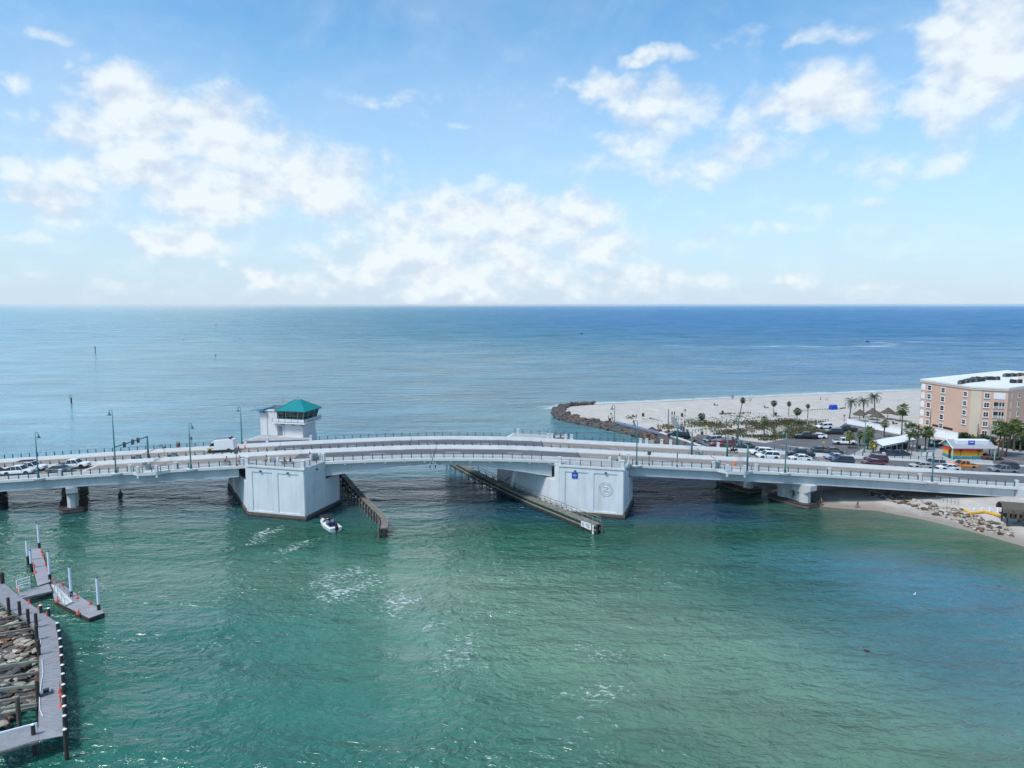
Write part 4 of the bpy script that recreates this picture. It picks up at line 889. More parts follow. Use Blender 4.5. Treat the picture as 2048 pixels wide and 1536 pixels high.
# boards with writing at the near end of the right fender
def fender_board(u, w, h, label, rows, z=1.05):
    i = u; p = Vector(FF[-1]).lerp(Vector(FF[-5]), i); d = (FF[-1]-FF[-5]).normalized(); rz = math.atan2(d.y, d.x); n = Vector((d.y, -d.x, 0))
    if n.y > 0: n = -n
    t = thing('notice_board', label, 'sign', p+n*.3+Vector((0,0,z)), rz, 'boards on the fender'); MB().box((0,0,0), (w, .05, h)).build('plate', M['sign_white'], t)
    for k, (x, zz, lw) in enumerate(rows): MB().box((x, -.035, zz), (lw, .015, .07)).build('print_line', M['sign_black'], t)
fender_board(.62, 1.0, .95, 'small white notice board on the fender, left of the large one', [(-.0,.2,.55),(.02,.02,.6),(0,-.18,.5)])
fender_board(.36, 1.7, 1.05, 'large white notice board on the fender end', [(-.3,.3,.5),(.35,.28,.55),(-.2,.1,.9),(.1,-.08,.8),(.1,-.26,.5)])
fender_board(.10, .42, 1.6, 'tall narrow white gauge board at the fender tip', [(.04,.45,.2),(-.04,.2,.2),(.03,-.05,.22),(0,-.3,.18)], .75)
# access stair under the right leaf
st = thing('access_stair', 'dark steel stair against the right pier wall, under the lifting leaf', 'stair', (0,0,0)); a, b_ = Vector((-1.2,146.5,1.9)), Vector((2.6,141.4,6.2))
for s_ in (-.35, .35):
    o_ = Vector((.6*s_, .5*s_, 0)); MB().tube([a+o_, b_+o_], .09, 4).build('stringer', M['dark_steel'], st); MB().tube([a+o_+Vector((0,0,1)), b_+o_+Vector((0,0,1))], .04, 4).build('handrail', M['dark_steel'], st)
for k in range(11): MB().box(a.lerp(b_, (k+.5)/11), (.7, .5, .04), R(-50)).build('tread', M['dark_steel'], st)
MB().box(b_+Vector((.6,-.8,-.05)), (1.6, 1.6, .1), R(-50)).build('landing', M['dark_steel'], st)

# ------------------------------------------------------------------ rocks
def rock_mesh(seed, m):
    bm = bmesh.new(); bmesh.ops.create_icosphere(bm, subdivisions=1, radius=.5); r = random.Random(seed)
    ax = [(Vector((r.gauss(0,1), r.gauss(0,1), r.gauss(0,1))).normalized(), r.uniform(.28,.42)) for _ in range(5)]
    for v in bm.verts:
        for a, d in ax:
            k = v.co.dot(a)
            if k > d: v.co -= a*(k-d)
        v.co *= r.uniform(.88, 1.12)
    me = bpy.data.meshes.new('rock'); bm.to_mesh(me); bm.free(); me.materials.append(m); return me
ROCKS = {k: [rock_mesh(i*7+j, M[k]) for i in range(5)] for j, k in enumerate(('rock_dark', 'rock_brown', 'rock_pale', 'rock_cream'))}
def rocks(parent, spots, smin, smax, kinds, flat=.65):
    for (x, y, z) in spots:
        k = random.choice(kinds); s_ = random.uniform(smin, smax); o = obj('rock', random.choice(ROCKS[k]), parent, (x, y, z))
        o.scale = (s_*random.uniform(.8,1.35), s_*random.uniform(.7,1.1), s_*flat*random.uniform(.7,1.2)); o.rotation_euler = (random.uniform(-.35,.35), random.uniform(-.35,.35), random.uniform(0, 6.28))
def along(P, n, wid, z0, z1):
    Q = path_pts(P, 60); out = []
    for _ in range(n):
        i = random.randrange(60); f = random.random(); p = Q[i].lerp(Q[i+1], f); nn = nrm(Q, i)[0]; w = random.uniform(0, 1); out.append((p.x+nn.x*w*wid, p.y+nn.y*w*wid, z0+(z1-z0)*w+random.uniform(-.15, .25)))
    return out
jt = thing('rock_jetty', 'dark boulder jetty curving round the tip of the beach', 'jetty', (0,0,0))
tipP = [(30,272.5),(22,270),(16.8,264),(14.6,255),(14.4,244),(16.6,234),(22,226.5),(27.6,219.5),(32.7,211.5),(37,203.5)]
MB().loft([[Vector((q.x, q.y, -.6)), Vector((q.x, q.y, .5)), q+nrm(Q_, i)[0]*-4.6+Vector((0,0,1.5)), q+nrm(Q_, i)[0]*-5.4+Vector((0,0,-.6))] for Q_ in [path_pts(tipP, 40)] for i, q in enumerate(Q_)]).build('core', M['rock_dark'], jt)
rocks(jt, [s_ for s_ in along(tipP, 290, -5.0, .3, 1.5)], 1.1, 2.3, ['rock_dark']*7+['rock_brown'], .75)
jt2 = thing('rock_revetment', 'brown boulder bank between the blue path and the bridge', 'rock bank', (0,0,0))
rvP = [(36,205),(39.5,199.5),(44,192),(48.4,184),(50.3,174),(51.5,164)]
rocks(jt2, along(rvP, 230, -6.5, .3, 1.9), 1.0, 2.0, ['rock_dark']*3+['rock_brown']*2, .8)
# concrete seawall beside the car park
sw = thing('seawall', 'grey stone-faced seawall running under the bridge beside the car park', 'seawall', (0,0,0)); c = [at(1320,866,2.1), at(1345,874,2.1), at(1400,893,2.1), at(1450,912,2.1)]
MB().loft([[Vector((p[0]-2.2, p[1]-1.8, 0)), Vector((p[0]+.3, p[1]+.3, 0)), Vector((p[0]+.3, p[1]+.3, 2.15)), Vector((p[0]-.1, p[1]-.1, 2.15))] for p in c]).build('wall', M['rock_dark'], sw)
MB().loft([[Vector((p[0]-.3, p[1]-.3, 2.16)), Vector((p[0]+.5, p[1]+.4, 2.16)), Vector((p[0]+.5, p[1]+.4, 2.42)), Vector((p[0]-.3, p[1]-.3, 2.42))] for p in c]).build('cap', M['concrete'], sw)
rr = thing('rock_revetment', 'pale broken-rock bank on the sand under and right of the bridge', 'rock bank', (0,0,0))
sp_ = []
for (a, b_, n, w) in (((1735,975),(1850,1003),85,7), ((1850,1003),(1920,1022),75,9), ((1915,1020),(1965,1037),75,11), ((1960,1036),(2030,1052),55,8)):
    for _ in range(n):
        f = random.random(); px, py = a[0]+(b_[0]-a[0])*f, a[1]+(b_[1]-a[1])*f+random.uniform(-w, w); p = at(px, py, 1.6); sp_.append((p[0], p[1], lz(p[0], p[1])+random.uniform(.0,.25)))
rocks(rr, sp_, .45, 1.2, ['rock_pale', 'rock_pale', 'rock_cream', 'rock_brown', 'rock_dark'], .55)
lf_ = thing('rock_revetment', 'dark rock heap at the left edge below the bridge', 'rock bank', (0,0,0))
rocks(lf_, [(*at(random.uniform(-30, 14), random.uniform(980, 1020), 0)[:2], random.uniform(-.2, .6)) for _ in range(26)], 1.2, 2.4, ['rock_dark'], .8)

# ------------------------------------------------------------------ docks at lower left
DZ = 1.8
Lp = [at(*p, DZ) for p in [(-30,1190),(0,1203),(17,1219),(41,1231),(62,1247),(73,1262),(79,1300),(80,1370),(78,1450)]]
Rp = [at(*p, DZ) for p in [(-5,1155),(35,1190),(61,1208),(81,1222),(112,1243),(120,1270),(126,1320),(129,1390),(130,1465)]]
dk = thing('fixed_dock', 'grey boarded fixed dock curving along the rocks at lower left', 'dock', (0,0,0))
def dense(P, n):
    P = [Vector(p) for p in P]; cum = [0]
    for i in range(len(P)-1): cum.append(cum[-1]+(P[i+1]-P[i]).length)
    out = []
    for k in range(n+1):
        d = cum[-1]*k/n; i = max(j for j in range(len(P)-1) if cum[j] <= d+1e-6); out.append(P[i].lerp(P[i+1], min(1, (d-cum[i])/(cum[i+1]-cum[i]))))
    return out
nb = 190; LL, RR = dense(Lp, nb), dense(Rp, nb)
for k in range(nb):
    e = .08; a0, a1 = LL[k].lerp(LL[k+1], e), LL[k].lerp(LL[k+1], 1-e); b0, b1 = RR[k].lerp(RR[k+1], e), RR[k].lerp(RR[k+1], 1-e); j = random.uniform(-.012, .012)
    MB().hexa([p+Vector((0,0,z+j)) for z in (-.06, 0) for p in (a0, b0, b1, a1)]).build('board', M['dock_board'], dk)
for pts, nm in ((LL, 'stringer'), (RR, 'stringer')):
    MB().tube([p+Vector((0,0,-.2)) for p in pts[::10]], .13, 4).build(nm, M['timber_grey'], dk)
cp_ = MB(); 
pm1 = MB().tube([(0,0,-3.2),(0,0,.95)], [.19,.17], 8).mesh('pile', M['timber_dark']); pc1 = MB().loft([[(r*math.cos(a), r*math.sin(a), z) for a in [k*math.pi/4 for k in range(8)]] for r, z in ((.185,.95),(.18,1.0),(.05,1.08))]).mesh('pile_cap', M['white_pipe'])
pm2 = MB().tube([(0,0,-3.2),(0,0,1.7)], [.2,.18], 8).mesh('pile', M['timber_dark'])
for px, py in [(82,1226),(98,1232),(116,1262),(119,1278),(121,1294),(123,1311),(124,1328),(126,1348),(127,1366),(128,1388),(129,1412),(130,1432),(130,1452),(131,1480)]:
    o = obj('pile', pm1, dk, at(px, py, DZ)); obj('pile_cap', pc1, o)
for px, py in [(18,1222),(40,1230),(57,1246),(73,1255),(74,1280),(78,1310),(76,1395)]: obj('pile', pm2, dk, at(px, py, DZ))
wk = thing('gangway', 'pale ribbed gangway joining the dock at the bottom left', 'gangway', (0,0,0))
a0, a1, b0, b1 = [Vector(at(*p, DZ+.02)) for p in [(-30,1476),(-30,1512),(74,1449),(78,1480)]]
mb = MB(); mb.prism([at(*p, DZ)[:2] for p in [(78,1450.5),(130,1465.5),(131,1470),(66,1482)]], DZ-.06, DZ-.004); mb.build('landing', M['dock_board'], wk)
for k in range(46):
    u0, u1 = (k+.06)/46, (k+.94)/46; MB().hexa([p+Vector((0,0,z)) for z in (-.08, .02) for p in (a0.lerp(b0, u0), a1.lerp(b1, u0), a1.lerp(b1, u1), a0.lerp(b0, u1))]).build('slat', M['dock_board'], wk)
MB().tube([a0+Vector((0,0,.1)), b0+Vector((0,0,.1))], .1, 4).build('kerb', M['white_pipe'], wk); MB().tube([a1+Vector((0,0,-.15)), b1+Vector((0,0,-.15))], .14, 4).build('side_beam', M['timber_grey'], wk)
o = obj('pile', pm1, wk, at(67, 1470, DZ)); obj('pile_cap', pc1, o)
def floatdock(px, label, z=.62):
    t = thing('floating_dock', label, 'dock', (0,0,0), 0, 'floating docks'); P = [at(*p, z)[:2] for p in px]; MB().prism(P, -.3, z-.06).build('float', M['timber_dark'], t)
    MB().prism([(p[0], p[1]) for p in P], z-.058, z).build('deck', M['dock_concrete'], t)
    a, b_, c, d = [Vector((*p, z)) for p in (P[0], P[1], P[2], P[-1])]
    return t
floatdock([(57,1097),(82,1097),(101,1163),(75,1172)], 'upper floating dock pointing away, between white piles')
floatdock([(101,1168),(121,1167),(209,1225),(178,1236),(109,1201)], 'right-hand floating dock pointing towards the boat')
rp = thing('dock_ramp', 'short ramp between the fixed dock and the floating docks', 'ramp', (0,0,0)); mb = MB(); mb.prism([at(*p, 1.0)[:2] for p in [(38,1186),(98,1167),(104,1182),(40,1197)]], .8, 1.0); mb.build('deck', M['dock_board'], rp)
for (u, v) in (((34,1176),(60,1168)), ((38,1186),(60,1180))):
    a, b_ = Vector(at(*u, 1.8)), Vector(at(*v, 1.8)); mb = MB(); [mb.tube([a+Vector((0,0,h)), b_+Vector((0,0,h))], .07, 4) for h in (.55, 1.0)]; mb.tube([a, a+Vector((0,0,1.05))], .07, 4); mb.tube([b_, b_+Vector((0,0,1.05))], .07, 4); mb.build('rail', M['white'], rp)
gp = thing('aluminium_gangplank', 'pale gangplank with rails lying on the right-hand floating dock', 'gangway', (0,0,0)); mb = MB(); mb.prism([at(*p, .8)[:2] for p in [(103,1170),(112,1170),(146,1203),(130,1210)]], .66, .8); mb.build('deck', M['concrete'], gp)
for u, v in (((103,1170),(130,1210)), ((112,1170),(146,1203))): a, b_ = Vector(at(*u, .8)), Vector(at(*v, .8)); mb = MB(); mb.tube([a+Vector((0,0,.8)), b_+Vector((0,0,.8))], .035, 4); [mb.tube([a.lerp(b_, k/4), a.lerp(b_, k/4)+Vector((0,0,.8))], .03, 4) for k in range(5)]; mb.build('handrail', M['rail_grey'], gp)
for px, py, h, lab in ((79,1097,4.0,'white-sleeved pile at the tip of the upper float'),(56,1124,3.4,'white-sleeved pile at the left of the upper float'),(63,1139,2.9,'second white-sleeved pile left of the upper float'),(100,1161,4.2,'white-sleeved pile where the floats meet'),(143,1196,4.2,'white-sleeved pile midway along the right float'),(198,1223,4.4,'white-sleeved pile at the right float tip')):
    t = thing('dock_pile', lab, 'pile', at(px, py, .4), 0, 'white-sleeved dock piles'); mb = MB(); mb.tube([(0,0,-1.5),(0,0,.95)], .2, 8); mb.build('base', M['timber_dark'], t); MB().tube([(0,0,.9),(0,0,h)], .17, 8).build('sleeve', M['white_pipe'], t)
    MB().tube([(0,0,h),(0,0,h+.14)], [.19,.05], 8).build('cap', M['black_cap'], t)
t = thing('dock_pile', 'dark timber pile at the left edge by the white rail', 'pile', at(6,1178,1.0), 0); MB().tube([(0,0,-3),(0,0,2.2)], .26, 8).build('shaft', M['timber_dark'], t); MB().tube([(0,0,2.2),(0,0,2.3)], .2, 8).build('cap', M['timber_dark'], t)
# torn orange netting and cones on the docks
def orange(px, py, z, label, h=.9):
    t = thing('orange_marker', label, 'marker', at(px, py, z), random.uniform(0,3), 'faded orange markers on the docks'); MB().tube([(0,0,0),(.05,0,h)], .045, 5).build('stake', M['orange'], t)
    mb = MB(); mb.loft([[(.3*math.cos(a)*k, .22*math.sin(a)*k, zz) for a in [j*math.pi/3 for j in range(6)]] for k, zz in ((1,0),(.85,.1),(.4,.3),(.12,.42))]); mb.build('foot', M['orange'], t)
OP = [(83,1105,.62,'by the upper float tip'),(85,1112,.62,'just below the upper float tip'),(92,1130,.62,'halfway along the upper float, right side'),(96,1140,.62,'lower right of the upper float'),(67,1132,.62,'left side of the upper float'),(70,1146,.62,'lower left of the upper float'),
      (110,1165,.62,'where the two floats meet'),(125,1172,.62,'at the upper corner of the right float'),(155,1197,.62,'on the far side of the right float'),(181,1209,.62,'near the right float tip'),(157,1228,.62,'on the near side of the right float'),(115,1204,.62,'at the near corner of the right float'),
      (36,1182,1.8,'at the white rail end'),(58,1207,1.8,'on the fixed dock bend'),(79,1216,1.8,'beside the first capped pile'),(95,1228,1.8,'beside the second capped pile'),(122,1308,1.8,'on the dock edge, upper'),(123,1319,1.8,'on the dock edge, middle'),(120,1384,1.8,'on the dock edge, lower'),(122,1394,1.8,'on the dock edge, lowest pair'),(122,1413,1.8,'on the dock edge, last')]
for px, py, z, l in OP: orange(px, py, z, 'faded orange marker '+l, random.uniform(.6, 1.2))
t = thing('hose', 'pale hose lying along the left side of the dock', 'hose', (0,0,0)); mb = MB(); mb.tube([Vector(at(*p, DZ+.05)) for p in [(84,1320),(86,1345),(82,1370),(79,1395),(80,1420),(86,1433)]], .05, 5); mb.build('run', M['rope'], t); mb = MB(); mb.tube([Vector(at(*p, DZ+.05)) for p in [(80,1275),(82,1285),(79,1296),(77,1282),(80,1275)]], .04, 4); mb.build('loop', M['rope'], t)
t = thing('cleat_cart', 'small dark cart-like cradle lying on the dock boards', 'cradle', at(90,1388,DZ), .6)
MB().tube([(-.6,-.3,.15),(.5,-.3,.15),(.6,.3,.15)], .09, 5).build('frame', M['sign_grey'], t); MB().box((.1,.05,.3),(.5,.4,.3)).build('tray', M['dark_steel'], t); MB().tube([(-.6,-.3,.1),(-.6,.35,.1)], .08, 5).build('axle', M['sign_grey'], t)
# old beams over the rocks
for i, (a, b_) in enumerate([((-30,1246),(41,1229)),((-20,1258),(62,1242)),((-20,1271),(72,1256)),((-30,1337),(77,1322)),((-20,1360),(77,1345)),((-10,1380),(78,1369)),((0,1403),(76,1391)),((-20,1421),(75,1408)),((0,1430),(74,1414)),((-25,1226),(18,1213))]):
    p, q = Vector(at(*a, 1.35)), Vector(at(*b_, 1.45)); t = thing('old_beam', 'weathered dock beam over the rocks, number %s from the top' % ['second','third','fourth','fifth','sixth','seventh','eighth','ninth','lowest','topmost'][i] if i not in (8, 9) else 'weathered dock beam over the rocks, the %s one' % ('lowest' if i == 8 else 'topmost'), 'beam', (0,0,0), 0, 'old beams over the rocks')
    MB().tube([p, q], .17, 4).build('beam', M['timber_algae' if i % 2 else 'timber_grey'], t); MB().tube([q+Vector((0,0,-1.6)), q+Vector((0,0,.12))], .14, 6).build('stub_pile', M['timber_dark'], t)
t = thing('dock_pile', 'brown round pile standing among the old beams', 'pile', at(38,1440,.8), 0); MB().tube([(0,0,-2),(0,0,2.2)], .2, 8).build('shaft', M['post_wood'], t); MB().tube([(0,0,2.2),(0,0,2.28)], .15, 8).build('top', M['timber_grey'], t)
bk = thing('rock_revetment', 'pale and brown broken rocks inside the dock at lower left', 'rock bank', (0,0,0))
mb = MB(); mb.loft([[Vector(at(-60, y, -.6)), Vector(at(-60, y, .5)), Vector(at(e*.5, y, .45)), Vector(at(e, y, -.7))] for y, e in ((1225,20),(1250,58),(1280,66),(1320,70),(1360,70),(1400,64),(1430,40),(1455,10))]); mb.build('bank', M['rock_dark'], bk)
sp_ = []
while len(sp_) < 270:
    px, py = random.uniform(-12, 74), random.uniform(1222, 1448)
    if px > 20+(py-1222)*1.0 or (py > 1405 and px > 40-(py-1405)*.8): continue
    p = at(px, py, .7); sp_.append((p[0], p[1], random.uniform(.25, .75)))
rocks(bk, sp_, .6, 1.6, ['rock_pale', 'rock_pale', 'rock_cream', 'rock_brown', 'rock_dark', 'rock_dark'], .3)

# ------------------------------------------------------------------ vehicles (front along +X)
def ring_sec(x, w, zb, zt, sh=.93):
    return [(x, -w*.9, zb), (x, -w, zb+.14), (x, -w, (zb+zt)*.5+.05), (x, -w*sh, zt-.03), (x, -w*.6, zt), (x, w*.6, zt), (x, w*sh, zt-.03), (x, w, (zb+zt)*.5+.05), (x, w, zb+.14), (x, w*.9, zb)]
def cabin(mb, xb0, xb1, xt0, xt1, wb, wt, z0, z1):
    mb.hexa([(xb0,-wb,z0),(xb1,-wb,z0),(xb1,wb,z0),(xb0,wb,z0),(xt0,-wt,z1),(xt1,-wt,z1),(xt1,wt,z1),(xt0,wt,z1)])
_wheel = {}
def wheel(t, x, y, r):
    if r not in _wheel:
        tm = MB(); tm.ring((0,0,0), r*.74, r*.26, 14, 6); tm = tm.mesh('tyre', M['tyre']); rm = MB().disc((0,0,0), r*.62, 10, 'y', .17).mesh('rim', M['rim']); _wheel[r] = (tm, rm)
    w = bpy.data.objects.new('wheel', None); COL.objects.link(w); w.parent = t; w.location = (x, y, r); w.empty_display_size = .1
    obj('tyre', _wheel[r][0], w); obj('rim', _wheel[r][1], w)
SPEC = {
 'sedan': dict(L=4.75, W=.90, secs=[(-2.37,.76,.40,.80),(-2.25,.9,.26,.96),(-1.5,1,.2,1.0),(0,1,.2,.97),(1.0,1,.2,.95),(1.9,.96,.22,.84),(2.25,.86,.28,.72),(2.37,.72,.36,.6)], cab=(-1.95,1.2,-1.05,.4,.94,.97,1.43), wx=(-1.4,1.42), r=.33),
 'suv': dict(L=4.8, W=.95, secs=[(-2.4,.86,.42,.95),(-2.3,.95,.3,1.05),(-1.5,1,.25,1.08),(0,1,.25,1.06),(1.1,1,.25,1.05),(1.95,.97,.26,.98),(2.3,.88,.32,.86),(2.42,.74,.4,.7)], cab=(-2.32,1.25,-2.0,.5,.95,1.04,1.70), wx=(-1.42,1.45), r=.37),
 'minivan': dict(L=5.0, W=.98, secs=[(-2.5,.88,.4,.95),(-2.4,.96,.28,1.05),(-1.5,1,.22,1.07),(0,1,.22,1.05),(1.3,1,.22,1.02),(2.1,.95,.25,.9),(2.45,.82,.32,.74)], cab=(-2.42,1.85,-2.2,.8,.95,1.02,1.73), wx=(-1.5,1.55), r=.34),
 'pickup': dict(L=5.8, W=1.0, secs=[(-2.9,.95,.55,1.08),(-2.85,1,.45,1.12),(-1.0,1,.38,1.12),(-.9,1,.38,1.14),(1.1,1,.38,1.16),(2.2,.98,.40,1.13),(2.75,.92,.45,1.05),(2.9,.82,.5,.9)], cab=(-1.0,1.35,-.85,.65,.95,1.13,1.88), wx=(-1.75,1.85), r=.41),
 'van': dict(L=6.0, W=1.03, secs=[(-3.0,.97,.42,2.5),(-2.95,1,.35,2.58),(0,1,.35,2.6),(1.0,1,.35,2.55),(1.5,.99,.35,2.3),(2.15,.97,.35,1.45),(2.75,.9,.38,1.15),(3.0,.78,.45,.95)], cab=None, wx=(-1.9,1.95), r=.36)}
def vehicle(kind, col, loc, rz, label, cat, group, extra=None, detail=True):
    s_ = SPEC[kind]; t = thing({'sedan':'car','suv':'car','minivan':'car','pickup':'pickup_truck','van':'van'}[kind], label, cat, loc, rz, group); pm = paint(*col) if isinstance(col, tuple) else col; W_ = s_['W']
    MB().loft([ring_sec(x, W_*w, zb, zt, .985 if kind == 'van' else .93) for x, w, zb, zt in s_['secs']]).build('body', pm, t, False)
    if s_['cab']:
        xb0, xb1, xt0, xt1, _, z0, z1 = s_['cab']; wb, wt = W_*.93, W_*.74
        mb = MB(); cabin(mb, xb0, xb1, xt0, xt1, wb, wt, z0, z1-.05); mb.build('window_glass', M['car_glass'], t)
        mb = MB(); cabin(mb, xt0-.04, xt1+.05, xt0+.08, xt1-.08, wt+.02, wt-.1, z1-.075, z1); mb.build('roof', pm, t)
        for sy in (-1, 1):
            for (xa, xb_) in ((xb0, xt0), (xb1, xt1), ((xb0+xb1)/2-.12, (xt0+xt1)/2)):
                MB().tube([(xa, sy*wb, z0-.02), (xb_, sy*wt, z1-.05)], .055, 4).build('pillar', pm, t)
            MB().box((xb1-.35, sy*(wb+.1), z0+.1), (.14, .22, .15)).build('mirror', M['trim'], t)
    if kind == 'van':
        mb = MB(); mb.add([(1.62,-.86,2.16),(2.18,-.9,1.47),(2.18,.9,1.47),(1.62,.86,2.16)], [(0,1,2,3)]); mb.v = [(x+.06, y, z+.05) for x, y, z in mb.v]; mb.build('windscreen', M['car_glass'], t)
        for sy in (-1, 1):
            mb = MB(); mb.add([(1.0,sy*1.035,1.45),(2.0,sy*1.03,1.42),(1.62,sy*1.03,2.0),(1.0,sy*1.035,2.1)], [(0,1,2,3)]); mb.build('window_glass', M['car_glass'], t); MB().box((0,sy*1.02,.45),(5.0,.08,.25)).build('sill', M['trim'], t)
        MB().box((1.9,-1.04,.95),(1.3,.02,.2)).build('yellow_marking', M['yellow_sign'], t); MB().box((1.9,1.04,.95),(1.3,.02,.2)).build('yellow_marking', M['yellow_sign'], t)
        MB().tube([(-2.6,-.7,2.75),(1.0,-.7,2.75)], .05, 4).build('roof_rack', M['trim'], t); MB().tube([(-2.6,.7,2.75),(1.0,.7,2.75)], .05, 4).build('roof_rack', M['trim'], t); MB().box((-2.2,0,2.85),(.25,1.5,.3)).build('roof_rack', M['trim'], t)
    if kind == 'pickup':
        if extra == 'cover': MB().box((-1.97, 0, 1.13), (1.75, W_*1.75, .06)).build('bed_cover', M['canvas_black'], t)
        elif extra == 'load': mb = MB(); mb.hexa([(-2.8,-.8,1.1),(-1.05,-.8,1.1),(-1.05,.8,1.1),(-2.8,.8,1.1),(-2.4,-.6,1.35),(-1.1,-.7,1.75),(-1.1,.7,1.75),(-2.4,.6,1.35)]); mb.build('bed_load', M['canvas_black'], t)
        else: MB().box((-1.97, 0, 1.115), (1.7, W_*1.6, .03)).build('bed_floor', M['trim'], t)
    if extra == 'rack':
        for y in (-.6, .6): MB().tube([(-2.2,y,2.15),(1.2,y,2.15)], .06, 4).build('roof_rack', M['trim'], t)
        MB().box((-.6,0,2.2),(2.6,.9,.12)).build('ladder', M['trim'], t)
        for x in (-1.6,.6): MB().tube([(x,-.7,1.8),(x,-.7,2.12),(x,.7,2.12),(x,.7,1.8)], .04, 4).build('rack_leg', M['trim'], t)
    xf = s_['secs'][-1][0]; xr = s_['secs'][0][0]; zf = s_['secs'][-1][3]; zr = s_['secs'][0][3]
    for sy in (-1, 1):
        MB().box((xf-.22, sy*W_*.68, zf+.02), (.3, .34, .16)).build('headlight', M['headlamp'], t); MB().box((xr+.08, sy*W_*.78, zr-.05), (.2, .22, .22)).build('taillight', M['taillamp'], t)
        for x in s_['wx']:
            wheel(t, x, sy*(W_-.1), s_['r']); MB().disc((x, sy*(W_-.06), s_['r']+.03), s_['r']*1.18, 12, 'y', .16).build('wheel_arch', M['trim'], t)
    MB().box((xf-.1, 0, .46), (.24, W_*1.35, .22)).build('front_bumper', M['trim'], t); MB().box((xr+.08, 0, .5), (.2, W_*1.6, .2)).build('rear_bumper', M['trim'] if kind in ('van','pickup','suv') else pm, t)
    MB().box((xf-.06, 0, zf-.12), (.14, W_*.9, .16)).build('grille', M['trim'], t)
    return t
WHITE = ('white', (.76,.77,.78)); SILVER = ('silver', (.42,.43,.44), .5); GREY = ('grey', (.16,.165,.17), .4); BLACK = ('black', (.012,.013,.016)); NAVY = ('navy', (.012,.018,.05)); MAROON = ('maroon', (.12,.012,.018)); RED = ('red', (.30,.02,.03))
ORANGE = ('orange', (.62,.20,.02)); PALEBLUE = ('pale_blue', (.42,.48,.56), .3); CHAR = ('charcoal', (.035,.035,.04), .3); GUN = ('gunmetal', (.24,.25,.27), .4); TAN = ('tan', (.45,.42,.38)); BROWN = ('brown', (.10,.06,.05))
def slope(X): return math.atan((zd(X+1)-zd(X-1))/2)
def road_vehicle(kind, col, px, off, face, label, cat, extra=None):
    X = on_bridge(px, off); t = vehicle(kind, col, bp(X, off, -.055), 0, label, cat, 'vehicles stopped on the bridge', extra)
    a = math.atan(.03); s_ = slope(X); t.rotation_euler = (0, -s_ if face > 0 else s_, a if face > 0 else a+math.pi)
road_vehicle('pickup', WHITE, 39, 4.2, 1, 'white pickup with a black load in its bed, nearest lane', 'pickup truck', 'load')
road_vehicle('sedan', GREY, 121, 4.2, 1, 'grey hatchback ahead of the white pickups, nearest lane', 'car')
road_vehicle('pickup', WHITE, 62, 7.2, 1, 'white truck with a ladder rack behind the near pickup', 'pickup truck', 'rack')
road_vehicle('pickup', WHITE, 149, 7.2, 1, 'white pickup first in line at the left stop line', 'pickup truck')
road_vehicle('suv', TAN, -7, 4.2, 1, 'tan car cut off by the left edge of the picture', 'car')
road_vehicle('van', WHITE, 443, 15.6, -1, 'white high-roof van with roof rack on the far carriageway', 'van')
FV = [('suv',WHITE,1521,16.6,'white car second row, behind the first white SUV at the gate'),('suv',WHITE,1535,12.8,'white SUV first in line beside the median at the right'),
      ('pickup',NAVY,1600,16.8,'navy pickup in the outer far lane'),('sedan',WHITE,1600,12.6,'white sedan beside the navy pickup'),
      ('sedan',PALEBLUE,1670,16.4,'pale blue sedan beyond the dark blue car'),('suv',NAVY,1683,12.6,'dark navy hatchback beside the median'),
      ('sedan',MAROON,1745,12.6,'maroon sedan beside the median'),('suv',MAROON,1751,16.6,'maroon SUV in the outer far lane'),
      ('sedan',TAN,1842,12.6,'pale sedan left of the last near lamp post'),('suv',SILVER,1866,16.0,'silver SUV behind the last near lamp post'),
      ('sedan',WHITE,1896,12.6,'white sedan partly hidden behind the orange pickup'),('pickup',ORANGE,1925,15.6,'orange pickup on the far carriageway'),
      ('pickup',GUN,2005,12.8,'grey pickup at the right end of the queue'),('suv',CHAR,2012,16.6,'dark SUV behind the grey pickup')]
for k, c, px, off, lab in FV: road_vehicle(k, c, px, off, -1, lab, 'pickup truck' if k == 'pickup' else 'car')
LV = [('suv',BLACK,1362,875,80+90,'black SUV parked by the seawall','car'),('suv',NAVY,1352,873,170,'dark car half hidden behind the black SUV','car'),('minivan',SILVER,1425,884,200,'silver minivan in the car park','car'),('suv',RED,1452,892,185,'red car behind the bridge wall','car'),('sedan',RED,1436,891,190,'red sedan left of the red car behind the wall','car'),('sedan',CHAR,1490,895,170,'dark car just showing over the bridge wall','car'),
      ('pickup',BLACK,1612,877,170,'black pickup parked beside the dunes','pickup truck'),('sedan',WHITE,1636,876,165,'white-roofed dark car beside the black pickup','car'),('suv',CHAR,1668,868,168,'charcoal SUV parked by the dune corner','car'),('pickup',BLACK,1692,863,172,'black pickup at the head of the car park','pickup truck'),
      ('suv',WHITE,1648,857,190,'white jeep-like car at the edge of the dunes','car'),('pickup',WHITE,1689,889,-12,'white pickup crossing the car park','pickup truck'),('suv',BLACK,1875,892,20,'black car between palms and mural hut','car'),('sedan',NAVY,1781,911,0,'dark blue car behind the bridge wall by the pavilion','car'),
      ('sedan',NAVY,1800,911,0,'second dark blue car behind the bridge wall','car'),('sedan',BROWN,1982,919,-4,'brown car parked right of the mural hut','car'),('sedan',BROWN,1667,906,0,'brown car roof showing over the bridge wall','car'),('sedan',CHAR,1642,904,0,'dark car roof showing over the bridge wall','car')]
for k, c, px, py, a, lab, cat in LV: vehicle(k, c, g(px, py, LOT_Z+.01), R(a), lab, cat, 'vehicles parked on the shore')

